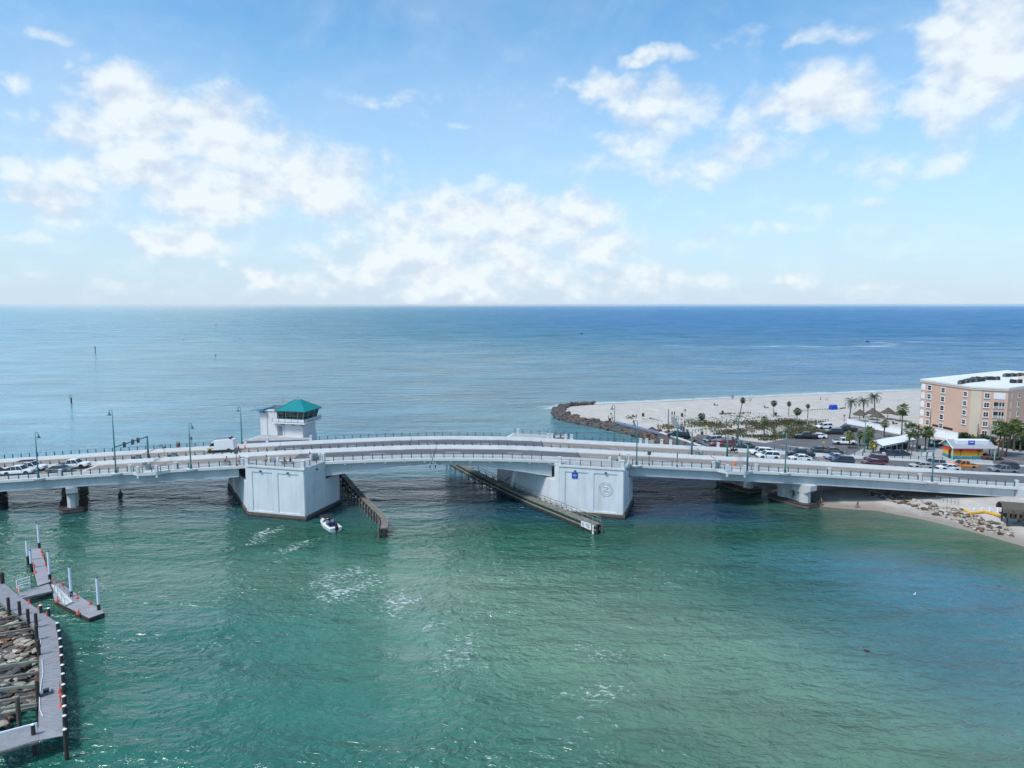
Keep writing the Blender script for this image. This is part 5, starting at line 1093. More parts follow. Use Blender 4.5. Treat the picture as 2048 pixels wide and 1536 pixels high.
# motorbike and bicycles
def cycle(loc, rz, label, motor=False):
    t = thing('motorcycle' if motor else 'bicycle', label, 'motorcycle' if motor else 'bicycle', loc, rz); r = .33
    for x in (-.55, .55) if not motor else (-.72, .72):
        w = MB(); w.ring((x,0,r), r-.03, .035 if not motor else .08, 18, 5); w.build('wheel', M['tyre'], t)
    fm = M['trim']; mb = MB()
    if motor:
        mb.hexa([(-.6,-.14,.4),(.4,-.14,.35),(.4,.14,.35),(-.6,.14,.4),(-.75,-.12,.8),(.35,-.16,.95),(.35,.16,.95),(-.75,.12,.8)]); mb.build('body', fm, t); MB().tube([(.72,0,.33),(.45,0,1.05)], .05, 6).build('fork', M['rim'], t); MB().box((-.8,0,.75),(.4,.6,.35)).build('pannier', fm, t)
        MB().tube([(.42,-.38,1.1),(.48,0,1.08),(.42,.38,1.1)], .03, 5).build('handlebar', fm, t)
    else:
        for a, b_ in (((-.55,0,r),(-.15,0,.3)),((-.15,0,.3),(-.3,0,.85)),((-.28,0,.72),(.35,0,.78)),((-.15,0,.3),(.35,0,.72)),((.55,0,r),(.35,0,.9)),((-.55,0,r),(-.28,0,.72))): mb.tube([a, b_], .028, 5)
        mb.build('frame', fm, t); MB().tube([(.3,-.28,1.0),(.36,0,.98),(.3,.28,1.0)], .022, 5).build('handlebar', fm, t); MB().box((-.31,0,.9),(.26,.15,.06)).build('saddle', fm, t)
    return t

# ------------------------------------------------------------------ people: one skinned body per pose
POSES = {
 'stand': [((0,0,.93),.14,'p'),((0,0,1.15),.13,'s'),((0,0,1.36),.15,'s'),((0,.01,1.5),.06,'k'),((0,.02,1.6),.09,'h'),((0,.02,1.72),.085,'h'),
           ((.17,0,1.40),.06,'s'),((.23,.0,1.14),.05,'k'),((.24,.09,.92),.038,'k'),((.24,.13,.80),.04,'k'),((-.17,0,1.40),.06,'s'),((-.23,0,1.14),.05,'k'),((-.24,.09,.92),.038,'k'),((-.24,.13,.80),.04,'k'),
           ((.10,0,.86),.10,'p'),((.11,.05,.48),.065,'p'),((.11,-.02,.09),.045,'k'),((.12,.13,.04),.04,'f'),((-.10,0,.86),.10,'p'),((-.11,-.02,.48),.065,'p'),((-.11,-.08,.09),.045,'k'),((-.12,.07,.04),.04,'f')],
 'ride': [((0,-.22,.98),.14,'p'),((0,-.13,1.17),.13,'s'),((0,0,1.36),.15,'s'),((0,.07,1.48),.06,'k'),((0,.11,1.57),.09,'h'),((0,.12,1.69),.085,'h'),
          ((.17,.02,1.38),.06,'s'),((.24,.17,1.17),.05,'k'),((.26,.35,1.04),.038,'k'),((.26,.42,1.02),.04,'k'),((-.17,.02,1.38),.06,'s'),((-.24,.17,1.17),.05,'k'),((-.26,.35,1.04),.038,'k'),((-.26,.42,1.02),.04,'k'),
          ((.10,-.18,.93),.10,'p'),((.12,.2,.72),.065,'p'),((.12,.02,.34),.045,'k'),((.12,.16,.29),.04,'f'),((-.10,-.18,.93),.10,'p'),((-.12,.12,.56),.065,'p'),((-.12,-.12,.16),.045,'k'),((-.12,.02,.12),.04,'f')],
 'sit': [((0,0,.50),.14,'p'),((0,-.03,.72),.13,'s'),((0,-.02,.93),.15,'s'),((0,.0,1.06),.06,'k'),((0,.02,1.15),.09,'h'),((0,.02,1.27),.085,'h'),
         ((.17,-.02,.96),.06,'s'),((.22,.05,.72),.05,'k'),((.16,.25,.62),.038,'k'),((.14,.33,.6),.04,'k'),((-.17,-.02,.96),.06,'s'),((-.22,.05,.72),.05,'k'),((-.16,.25,.62),.038,'k'),((-.14,.33,.6),.04,'k'),
         ((.10,.06,.48),.10,'p'),((.11,.44,.48),.065,'p'),((.11,.46,.09),.045,'k'),((.12,.6,.04),.04,'f'),((-.10,.06,.48),.10,'p'),((-.11,.44,.48),.065,'p'),((-.11,.46,.09),.045,'k'),((-.12,.6,.04),.04,'f')]}
EDG = [(0,1),(1,2),(2,3),(3,4),(4,5),(2,6),(6,7),(7,8),(8,9),(2,10),(10,11),(11,12),(12,13),(0,14),(14,15),(15,16),(16,17),(0,18),(18,19),(19,20),(20,21)]
_bodies = {}
def body_for(pose):
    if pose in _bodies: return _bodies[pose]
    J = POSES[pose]; me = bpy.data.meshes.new('body'); me.from_pydata([j[0] for j in J], EDG, []); o = obj('body_tmp', me)
    sk = o.modifiers.new('skin', 'SKIN'); sk.use_smooth_shade = True; o.modifiers.new('sub', 'SUBSURF').levels = 1
    for v, j in zip(me.skin_vertices[0].data, J): v.radius = (j[1], j[1]*.8 if j[2] in 'ps' else j[1])
    me.skin_vertices[0].data[0].use_root = True
    dg = bpy.context.evaluated_depsgraph_get(); dg.update(); m2 = bpy.data.meshes.new_from_object(o.evaluated_get(dg)); bpy.data.objects.remove(o)
    segs = [(Vector(J[a][0]), Vector(J[b_][0]), J[b_][2]) for a, b_ in EDG]; cats = []
    for p in m2.polygons:
        c = p.center; best = min(segs, key=lambda s_: (c-(s_[0]+(s_[1]-s_[0])*max(0, min(1, (c-s_[0]).dot(s_[1]-s_[0])/(s_[1]-s_[0]).length_squared)))).length)
        cats.append({'p':2,'s':1,'k':0,'h':0,'f':3}[best[2]])
    _bodies[pose] = (m2, cats, Vector(J[5][0])); return _bodies[pose]
def person(loc, rz, label, shirt, pants, pose='stand', scale=1.0, hair='hair', group=None):
    m, cats, head = body_for(pose); me = m.copy(); me.materials.clear()
    for mm in (M['skin'], cloth(*shirt), cloth(*pants), M['trim']): me.materials.append(mm)
    me.polygons.foreach_set('material_index', cats)
    t = thing('person', label, 'person', loc, rz, group); t.scale = (scale,)*3; obj('body', me, t)
    mb = MB(); c = head+Vector((0,-.015,-.01)); mb.loft([[(c.x+r*math.cos(a), c.y+r*math.sin(a)*1.1-dy, c.z+z) for a in [k*math.pi/5 for k in range(10)]] for r, z, dy in ((.07,-.14,.05),(.098,-.06,.025),(.098,.02,.01),(.07,.07,0),(.02,.09,0))]); mb.build('hair', M[hair], t, True)
    mb = MB(); mb.add([head+Vector(v) for v in ((-.015,.075,-.09),(.015,.075,-.09),(0,.115,-.095),(0,.08,-.05))], [(0,1,2),(0,2,3),(1,3,2)]); mb.build('nose', M['skin'], t)
    for sx in (-1, 1): MB().box(head+Vector((sx*.032,.085,-.06)), (.022,.012,.014)).build('eye', M['sign_black'], t)
    return t
DARK = ('dark', (.02,.02,.025)); BLUE = ('blue', (.05,.09,.18)); GREYC = ('grey', (.2,.2,.22)); REDC = ('red', (.4,.03,.03)); BROWNC = ('brown', (.12,.07,.04)); WHITEC = ('white', (.6,.6,.6))
def bridge_person(px, off, rz, label, shirt, pants, pose='stand', dz=0.0, scale=1.0): return person(bp(on_bridge(px, off), off, dz), rz, label, shirt, pants, pose, scale)
a = math.atan(.03)
X = on_bridge(453, 1.1); cycle(bp(X, 1.1, 0), a, 'bicycle under the cyclist in black, left of the square sign'); person(bp(X, 1.1, 0), a-math.pi/2, 'person in black riding a bicycle left of the square sign', DARK, DARK, 'ride')
X = on_bridge(481, 1.1); cycle(bp(X, 1.1, 0), a+math.pi, 'bicycle under the cyclist in blue, right of the square sign'); person(bp(X, 1.1, 0), a+math.pi/2, 'person in blue riding a bicycle right of the square sign', BLUE, DARK, 'ride')
X = on_bridge(534, .2); cycle(bp(X, .2, .05), a+math.pi, 'bicycle beside the white parapet panel on the left overlook'); person(bp(X, .2, .05), a+math.pi/2, 'person in black on a bicycle beside the white parapet panel', DARK, DARK, 'ride')
p = Vector((-40.9, 128.6, 9.6)); person(p, .5, 'person in black sitting on the left overlook', DARK, BROWNC, 'sit'); person(p+Vector((-1.0,-.3,0)), -.4, 'person in maroon crouched beside the one in black on the left overlook', ('maroon',(.12,.02,.03)), DARK, 'sit')
MB_b = thing('bench', 'low dark bench under the two people on the left overlook', 'bench', (-41.4,128.3,9.6), .1); MB().box((0,0,.4),(2.2,.5,.08)).build('seat', M['sign_grey'], MB_b); MB().box((-.9,0,.18),(.1,.4,.36)).build('leg', M['sign_grey'], MB_b); MB().box((.9,0,.18),(.1,.4,.36)).build('leg', M['sign_grey'], MB_b)
bridge_person(620, .9, 1.2, 'person in dark clothes at the teal parapet panel of the left overlook', DARK, DARK, dz=.05)
bridge_person(1239, .3, 2.5, 'person in brown standing at the right overlook', BROWNC, BROWNC, dz=.05, scale=1.05)
t = thing('waste_bin', 'black waste bin beside the person on the right overlook', 'bin', bp(on_bridge(1234, -.4), -.4, .05)); MB().tube([(0,0,0),(0,0,.8)], [.3,.34], 10).build('drum', M['black_cap'], t); MB().tube([(0,0,.8),(0,0,.9)], [.36,.2], 10).build('lid', M['black_cap'], t)
bridge_person(355, 20.2, 0, 'person in red at the far railing left of the van', REDC, DARK); bridge_person(359, 20.2, .4, 'person in black beside the one in red at the far railing', DARK, DARK)
bridge_person(1108, 20.0, math.pi, 'person in red sitting on the far overlook', REDC, DARK, 'sit', .3); bridge_person(1121, 20.0, math.pi, 'person in black sitting on the far overlook', DARK, DARK, 'sit', .3)
X = on_bridge(1465, 17.0); cycle(bp(X, 17.0, -.05), a+math.pi, 'black motorcycle on the far carriageway behind the right gate', True); person(bp(X, 17.0, .02), a+math.pi/2, 'rider in black on the motorcycle', DARK, DARK, 'ride')
for px, lab in ((477, 'orange traffic cone nearer the white van'), (490, 'orange traffic cone nearer the control house')):
    X = on_bridge(px, 17.2); t = thing('traffic_cone', lab, 'traffic cone', bp(X, 17.2, -.06), 0, 'traffic cones behind the van'); MB().box((0,0,.03),(.45,.45,.06)).build('base', M['orange_bright'], t); MB().tube([(0,0,.05),(0,0,.85)], [.22,.05], 10).build('cone', M['orange_bright'], t)
t = thing('covered_bollard', 'orange-red covered post in the near lanes at the right', 'bollard', bp(on_bridge(1470, 2.6), 2.6, -.05)); MB().loft([[(r*math.cos(k*math.pi/4), r*math.sin(k*math.pi/4), z) for k in range(8)] for r, z in ((.28,.0),(.26,.6),(.2,1.0),(.06,1.25),(.02,1.3))]).build('cover', M['orange_bright'], t); MB().disc((0,0,.02), .34, 10, 'z', .04).build('foot', M['trim'], t)
def beach_person(px, py, rz, label, shirt, pants, pose='stand'):
    p = at(px, py, 1.9); z = lz(p[0], p[1]); p = at(px, py, z); person((p[0], p[1], lz(p[0], p[1])), rz, label, shirt, pants, pose)
for px, py, rz, lab, s_, pn, ps in ((1217,846,1,'person in blue at the head of the blue path',BLUE,DARK,'stand'),(1225,845,2,'second person in blue at the head of the blue path',('slate',(.1,.13,.2)),BLUE,'stand'),(1267,854,0,'person in dark clothes walking on the blue path',DARK,DARK,'stand'),(1316,861,2,'person in black beside the tall pole at the dune',DARK,DARK,'stand'),
                                   (1344,833,0,'person in dark clothes behind the leaning board',DARK,BROWNC,'stand'),(1349,833,.5,'second person behind the leaning board',BROWNC,DARK,'stand'),(1464,798,0,'left of the two people at the surf',DARK,DARK,'stand'),(1467,798,1,'right of the two people at the surf',DARK,BLUE,'stand'),
                                   (1498,802,1,'left of the two people sitting on the beach',DARK,BROWNC,'sit'),(1502,802,2,'right of the two people sitting on the beach',BROWNC,DARK,'sit'),(1641,801,0,'person sitting near the water by the blue cabana',GREYC,BROWNC,'sit'),(1654,801,1,'person sitting right of the one near the water',BROWNC,DARK,'sit')):
    beach_person(px, py, rz, lab, s_, pn, ps)
for px, py, lab, ps in ((1642,1002,'person in dark clothes on the sand beside the round-holed pier','stand'),(1716,1006,'person sitting on the shaded sand under the bridge','sit')):
    p = at(px, py, 1.0); person((p[0], p[1], lz(p[0], p[1])), 2.0, lab, DARK, DARK, ps)

# ------------------------------------------------------------------ the small motor boat by the left pier
def boat():
    b0, s0 = Vector(at(646, 1047, 0)), Vector(at(672, 1064, 0)); d = b0-s0; t = thing('motor_boat', 'small white motor boat with a black sun canopy beside the left pier', 'boat', (b0+s0)/2, math.atan2(d.y, d.x)); L = d.length
    secs = [(-L/2,1.12,-.15,.72),(-L/4,1.2,-.18,.76),(0,1.22,-.15,.82),(L/4,1.02,-.05,.92),(L*.4,.62,.1,1.02),(L/2,.06,.45,1.1)]
    mb = MB(); mb.loft([[(x,-w,zt),(x,-w*.85,zb+.25),(x,-w*.3,zb),(x,w*.3,zb),(x,w*.85,zb+.25),(x,w,zt),(x,w*.86,zt+.02),(x,0,zt-.02 if x > .8 else zt),(x,-w*.86,zt+.02)] for x, w, zb, zt in secs]); mb.build('hull', M['gelcoat'], t)
    MB().prism([(-L*.36,-.72),(.9,-.72),(1.3,0),(.9,.72),(-L*.36,.72)], .7, .86).build('cockpit', M['navy'], t)
    for x, y in ((.1,-.45),(.1,.45),(-1.3,-.35),(-1.3,.4)): mb = MB(); mb.box((x,y,.95),(.55,.55,.25)); mb.box((x-.28,y,1.2),(.12,.55,.5)); mb.build('seat', M['gelcoat'] if x > 0 else M['navy'], t)
    mb = MB(); mb.hexa([(.95,-.75,.95),(1.15,-.7,.95),(1.15,.7,.95),(.95,.75,.95),(.7,-.65,1.4),(.75,-.62,1.4),(.75,.62,1.4),(.7,.65,1.4)]); mb.build('windscreen', M['glass'], t)
    mb = MB(); mb.loft([[(x, y, 2.1-.12*abs(y)**2-.05*abs(x-.5)+dz) for y in (-1.05,-.6,0,.6,1.05)]+[(x, y, 2.06-.12*abs(y)**2-.05*abs(x-.5)) for y in (1.05,.6,0,-.6,-1.05)] for x, dz in ((-.7,0),(.1,.06),(.9,.06),(1.7,0))]); mb.build('canopy', M['canvas_black'], t)
    for x, y in ((-.7,-1.0),(-.7,1.0),(1.6,-1.0),(1.6,1.0)): MB().tube([(.3,y*1.05,.85),(x,y,2.0)], .025, 5).build('canopy_pole', M['rim'], t)
    MB().box((-L/2-.35,0,.75),(.55,.42,.75)).build('outboard_cowl', M['black_cap'], t); MB().box((-L/2-.3,0,.1),(.2,.15,.9)).build('outboard_leg', M['black_cap'], t)
    person((t.location.x-.1, t.location.y+.1, .72), t.rotation_euler.z-math.pi/2, 'person in black sitting at the stern of the small boat', DARK, DARK, 'sit', .85).location = t.location+Vector((math.cos(t.rotation_euler.z), math.sin(t.rotation_euler.z), 0))*-1.9+Vector((.5,.35,.55))
boat()
def far_boat(px, py, label, rz):
    t = thing('distant_boat', label, 'boat', at(px, py, 0), rz); t.scale = (.5,)*3; mb = MB(); mb.loft([[(x,-w,z1),(x,-w*.5,-.1),(x,w*.5,-.1),(x,w,z1)] for x, w, z1 in ((-4,1.5,1.2),(0,1.6,1.3),(2.6,1.1,1.6),(4.2,.1,1.9))]); mb.build('hull', M['sign_grey'], t); MB().hexa([(-1.5,-1,1.2),(1,-1,1.2),(1,1,1.2),(-1.5,1,1.2),(-1.2,-.8,2.6),(.5,-.8,2.6),(.5,.8,2.6),(-1.2,.8,2.6)]).build('cabin', M['dark_steel'], t)
far_boat(1735, 684, 'tiny dark speedboat at the head of the curling wake', math.pi); far_boat(1163, 668, 'tiny dark boat far out in the middle of the sea', .2)
# channel markers and buoys
def marker(px, py, h, label, board='sign_white', bw=1.2):
    t = thing('channel_marker', label, 'channel marker', at(px, py, 0), 0, 'channel markers'); MB().tube([(0,0,-1),(0,0,h)], .28, 7).build('pile', M['timber_dark'], t); MB().box((0,-.35,h-.4),(bw,.1,bw)).build('board', M[board], t)
marker(143, 807, 3.3, 'near channel marker with a pale board, left', 'frame_tan'); marker(191, 707, 5.5, 'tall dark channel marker farther out, left', 'taillamp', 1.0); marker(432, 653, 4.5, 'distant channel marker pole', 'dark_steel')
for px, py, lab in ((431,711,'small dark buoy left of the middle'),(367,680,'small dark buoy farther left'),(480,678,'small dark buoy near the ripple line'),(241,990,'small dark buoy under the bridge, left span')):
    t = thing('buoy', lab, 'buoy', at(px, py, 0), 0, 'small buoys'); MB().loft([[(r*math.cos(k*math.pi/4), r*math.sin(k*math.pi/4), z) for k in range(8)] for r, z in ((.3,-.2),(.5,.1),(.45,.4),(.12,.7),(.1,1.2))]).build('float', M['dark_steel'], t); MB().tube([(0,0,1.2),(0,0,1.6)], .05, 5).build('mast', M['dark_steel'], t)
for px, py, lab, rz in ((1733,1303,'brown seabird floating alone at lower right',2.5),(928,1102,'dark seabird floating between the fenders',.3),(545,1090,'dark seabird floating left of the boat',1.0),(1829,1190,'pale seabird floating on the blue water',.5)):
    t = thing('seabird', lab, 'bird', at(px, py, 0), rz, 'seabirds on the water'); k = .75 if px == 1733 else .5; t.scale = (k,)*3
    bd = M['bird'] if px != 1829 else M['white']
    MB().loft([[(x, r*math.cos(a), z+r*.8*math.sin(a)) for a in [j*math.pi/4 for j in range(8)]] for x, r, z in ((-.5,.03,.25),(-.3,.15,.18),(0,.22,.14),(.25,.17,.18),(.36,.08,.26),(.4,.065,.4),(.42,.06,.55),(.48,.085,.66),(.58,.05,.66))]).build('body', bd, t, True)
    MB().tube([(.55,0,.66),(.72,0,.58),(.92,0,.5)], [.05,.035,.01], 5).build('bill', M['bill'], t)

# ------------------------------------------------------------------ hotel
def hotel():
    t = thing('hotel', 'salmon five-storey beach hotel with a white roof, at the right edge', 'building', (0,0,0)); G0, TOP = 1.9, 16.4
    V = [(121,208.6),(124.0,190.2),(126.0,188.8),(131.2,186.2),(176,216),(165,236)]
    MB().prism(V, G0, TOP).build('wall', M['coral'], t)
    c = np.mean(V, 0); K = lambda k: [(c[0]+(x-c[0])*k, c[1]+(y-c[1])*k) for x, y in V]
    MB().prism(K(1.012), TOP-.45, TOP).build('cornice', M['cornice'], t); MB().prism(K(1.018), TOP, TOP+.45).build('parapet', M['roof_white'], t)
    def fr(a, b):
        a, b = Vector((*a, 0)), Vector((*b, 0)); d = b-a; n = Vector((d.y, -d.x, 0)).normalized()
        if n.dot(Vector((-c[0]+ (a.x+b.x)/2, -c[1]+(a.y+b.y)/2, 0))) < 0: n = -n
        return a, d, n, math.atan2(d.y, d.x)
    mb = MB(); a, d, n, rz = fr(V[1], V[2]); p = [V[1], V[2]]; o = n*.06
    mb.hexa([a+o*-3+Vector((0,0,G0)), a+d+o*-3+Vector((0,0,G0)), a+d+o+Vector((0,0,G0)), a+o+Vector((0,0,G0)), a+o*-3+Vector((0,0,TOP-.5)), a+d+o*-3+Vector((0,0,TOP-.5)), a+d+o+Vector((0,0,TOP-.5)), a+o+Vector((0,0,TOP-.5))]); mb.build('cream_bay', M['cream'], t)
    def window(face, u, z, w, h, double=False, glass='glass_green', lab=None):
        a, d, n, rz = face; p = a+d*u+n*.03+Vector((0,0,z)); f = MB().box(p, (w+.22, .12, h+.22), rz).build('window', M['white'], t)
        k = 2 if double else 1
        for i in range(k):
            for j in range(2):
                q = p+n*.07+d.normalized()*((i-.5)*w*.52 if double else 0)+Vector((0,0,(j-.5)*h*.51)); MB().box(q, (w*.44 if double else w*.88, .05, h*.44), rz).build('pane', M[glass], f)
        MB().box(p+n*.1+Vector((0,0,-h/2-.14)), (w+.35, .2, .1), rz).build('sill', M['white'], f)
    F1 = fr(V[0], V[1]); F2 = fr(V[2], V[3]); F3 = fr(V[3], V[4])
    zs = [TOP-1.75-2.55*k for k in range(5)]
    for k, z in enumerate(zs):
        # arched balcony opening at the seaward end
        a, d, n, rz = F1; p = a+d*.055+n*.02+Vector((0,0,z-.1)); arch = MB(); sh = [(-.75,-.95),(.75,-.95),(.75,.45)]+[(.75*math.cos(q), .45+.6*math.sin(q)) for q in [math.pi*j/8 for j in range(1, 8)]]+[(-.75,.45)]
        dn = d.normalized(); pts = [p+dn*x+Vector((0,0,y)) for x, y in sh]; arch.add([q+n*.04 for q in pts]+[q-n*.3 for q in pts], [tuple(range(len(pts)))]+[(i, (i+1) % len(pts), len(pts)+(i+1) % len(pts), len(pts)+i) for i in range(len(pts))]); ar = arch.build('arched_balcony', M['white' if k in (0,2,3) else 'skylight_white'], t)
        MB().box(p+n*.07+Vector((0,0,-.5)), (1.3,.05,.7), rz).build('balustrade', M['skylight_white'], ar)
        window(F1, .19, z, 1.35, 1.35, glass='glass' if k in (0,2,3) else 'glass_green'); window(F1, .47, z-.1, 1.35, 1.35, glass='glass' if k in (2,3) else 'glass_green')
        if k < 4: window(F1, .90, z-.15, 1.2, 1.2)
        window(F2, .20, z-.1, 1.1, 1.25, True, 'glass' if k != 3 else 'glass_green')
        a, d, n, rz = F2; p = a+d*.68+n*.03+Vector((0,0,z-.1))
        if k == 0: MB().box(p, (2.6,.14,1.7), rz).build('balcony_shutter', M['skylight_white'], t)
        else:
            f = MB().box(p, (2.6,.1,1.75), rz).build('balcony_opening', M['glass'], t); MB().box(p+n*.1+Vector((0,0,-.5)), (2.5,.06,.75), rz).build('balustrade', M['sidewalk'], f)
            for s_ in (-1.25,-.05,.6,1.25): MB().box(p+n*.12+d.normalized()*s_, (.1,.06,1.75), rz).build('balcony_post', M['white'], f)
        window(F3, .12, z-.1, .9, 1.2, glass='glass'); window(F3, .26, z-.1, .9, 1.2, glass='glass'); window(F3, .42, z-.1, .9, 1.2, glass='glass')
        a, d, n, rz = F3; MB().box(a+d*.04+n*.03+Vector((0,0,z-.1)), (.9,.1,1.7), rz).build('arched_niche', M['cornice'], t)
    # dark strip of the garage and the painted wave on the right wall
    a, d, n, rz = F1; MB().box(a+d*.5+n*.02+Vector((0,0,4.05)), (7.6,.12,.55), rz).build('garage_vent', M['black_cap'], t)
    a, d, n, rz = F3; wv = MB(); dn = d.normalized(); o = a+d*.33+n*.08
    wv.add([o+dn*x+Vector((0,0,z)) for x, z in ((0,5.5),(.3,7.5),(1.0,9.0),(2.2,10.2),(4,10.8),(6,10.6),(6,5.2))], [(0,1,2,3,4,5,6)]); wv.build('painted_wave', mat('wave_blue_paint', (.01,.22,.5), .6), t)
    wv = MB(); wv.add([o+n*.02+dn*x+Vector((0,0,z)) for x, z in ((1.2,10.6),(2.5,11.6),(4.5,12.2),(6,12),(6,11.2),(4,11.2))], [(0,1,2,3,4,5)]); wv.build('painted_sun', M['yellow_sign'], t)
    MB().box(a+d*.12+n*.05+Vector((0,0,3.2)), (3.4,.14,1.7), rz).build('garage_opening', M['black_cap'], t); MB().box(a+d*.3+n*.05+Vector((0,0,3.2)), (2.6,.14,1.7), rz).build('garage_opening', M['black_cap'], t)
    # rooftop air-conditioning units in rows
    for (p0, p1, nn) in (((1917,769),(1945,762),9),((1928,766),(1968,762),10),((1944,760),(1998,760),12),((2006,754),(2048,752),10),((2022,766),(2042,766),5)):
        for k in range(nn):
            f = (k+.5)/nn; q = at(p0[0]+(p1[0]-p0[0])*f, p0[1]+(p1[1]-p0[1])*f, TOP+.45); s_ = random.uniform(.75,1.05)
            u = MB().box((q[0], q[1], TOP+.45+s_*.5), (s_, s_, s_), R(-25)).build('rooftop_unit', M['ac_black' if random.random() < .7 else 'ac_grey'], t)
            MB().disc((q[0], q[1], TOP+.47+s_), s_*.36, 8, 'z', .06).build('fan_guard', M['ac_grey'], u)
    q = at(2048, 762, TOP+.4); MB().prism([(q[0]+1,q[1]-3),(q[0]+10,q[1]+3),(q[0]+8,q[1]+7),(q[0]-1,q[1]+1)], TOP+.4, TOP+1.6).build('roof_cupola', M['cream'], t)
hotel()
def wall_run(px, z0, h, label, m='white', th=.25):
    P = [Vector(at(*p, z0)) for p in px]; t = thing('boundary_wall', label, 'wall', (0,0,0), 0, 'white boundary walls')
    for i in range(len(P)-1):
        d = (P[i+1]-P[i]); n = Vector((-d.y, d.x, 0)).normalized()*th/2; k = max(1, int(d.length/3))
        for j in range(k):
            a, b_ = P[i]+d*(j/k), P[i]+d*((j+.985)/k); MB().hexa([a-n, b_-n, b_+n, a+n]+[q+Vector((0,0,h)) for q in (a-n, b_-n, b_+n, a+n)]).build('panel', M[m], t)
            MB().hexa([q+Vector((0,0,h+z)) for z in (0, .1) for q in (a-n*1.5, b_-n*1.5, b_+n*1.5, a+n*1.5)]).build('coping', M[m], t)
wall_run([(1694,848),(1750,858),(1806,868),(1835,873)], 1.95, 1.55, 'long white wall between the beach umbrellas and the car park')
wall_run([(1840,873),(1868,872),(1916,881)], 1.95, 2.0, 'white panelled wall in front of the salmon hotel')

# ------------------------------------------------------------------ pavilion, mural hut, umbrellas, stilt hut
def pavilion():
    t = thing('pavilion', 'open-sided pavilion with a pale blue sloping roof, behind the bridge', 'pavilion', (0,0,0))
    r0 = [at(1746,882,5.0), at(1766,893,4.2), at(1832,880,4.2), at(1811,871,5.0)]
    P = [Vector(p) for p in r0]; MB().hexa(P+[p+Vector((0,0,.16)) for p in P]).build('roof', M['skylight_white'], t)
    for i in range(4):
        a, b_ = P[i], P[(i+1) % 4]; MB().tube([a, b_], .12, 4).build('eave_beam', M['lamp_teal'], t)
    for u in (.06,.24,.42,.6,.78,.95):
        for a, b_ in ((P[1], P[2]), (P[0], P[3])):
            q = a.lerp(b_, u); q = q.lerp((P[0]+P[2])/2, .06); MB().tube([(q.x, q.y, 2.0), (q.x, q.y, q.z)], .1, 6).build('post', M['frame_tan'], t)
    return P
PV = pavilion()
for k in range(9):
    u = .08+.1*k; a = PV[1].lerp(PV[2], u); b_ = PV[0].lerp(PV[3], u); q = a.lerp(b_, .38); t = thing('vending_rack', 'dark rack under the pavilion roof, %s from the left' % ['first','second','third','fourth','fifth','sixth','seventh','eighth','ninth'][k], 'rack', (q.x, q.y, 2.08), R(30), 'dark racks under the pavilion')
    MB().box((0,0,.6),(.75,.6,1.2)).build('frame', M['black_cap'], t); MB().box((0,0,1.3),(.5,.5,.35)).build('top', M['navy'], t)
def mural_material():
    m, N, L, b = _nodes('sunset_mural'); tc = N.new('ShaderNodeTexCoord'); sp = N.new('ShaderNodeSeparateXYZ'); L.new(tc.outputs['Object'], sp.inputs[0])
    n = N.new('ShaderNodeTexNoise'); n.inputs['Scale'].default_value = .8; n.inputs['Detail'].default_value = 3; L.new(tc.outputs['Object'], n.inputs['Vector'])
    a = N.new('ShaderNodeMath'); a.operation = 'MULTIPLY_ADD'; L.new(n.outputs[0], a.inputs[0]); a.inputs[1].default_value = .7; L.new(sp.outputs[2], a.inputs[2])
    mr = N.new('ShaderNodeMapRange'); L.new(a.outputs[0], mr.inputs[0]); mr.inputs[1].default_value = .3; mr.inputs[2].default_value = 2.9
    r = N.new('ShaderNodeValToRGB'); L.new(mr.outputs[0], r.inputs[0]); e = r.color_ramp.elements; e[0].color = (.01,.12,.22,1); e[1].position = .95; e[1].color = (.5,.03,.04,1)
    for p, c in ((.2,(.03,.3,.36,1)),(.30,(.08,.32,.33,1)),(.36,(.75,.45,.03,1)),(.55,(.8,.33,.02,1)),(.75,(.72,.12,.02,1))): q = e.new(p); q.color = c
    L.new(r.outputs[0], b.inputs['Base Color']); b.inputs['Roughness'].default_value = .7; return m
M['mural'] = mural_material()
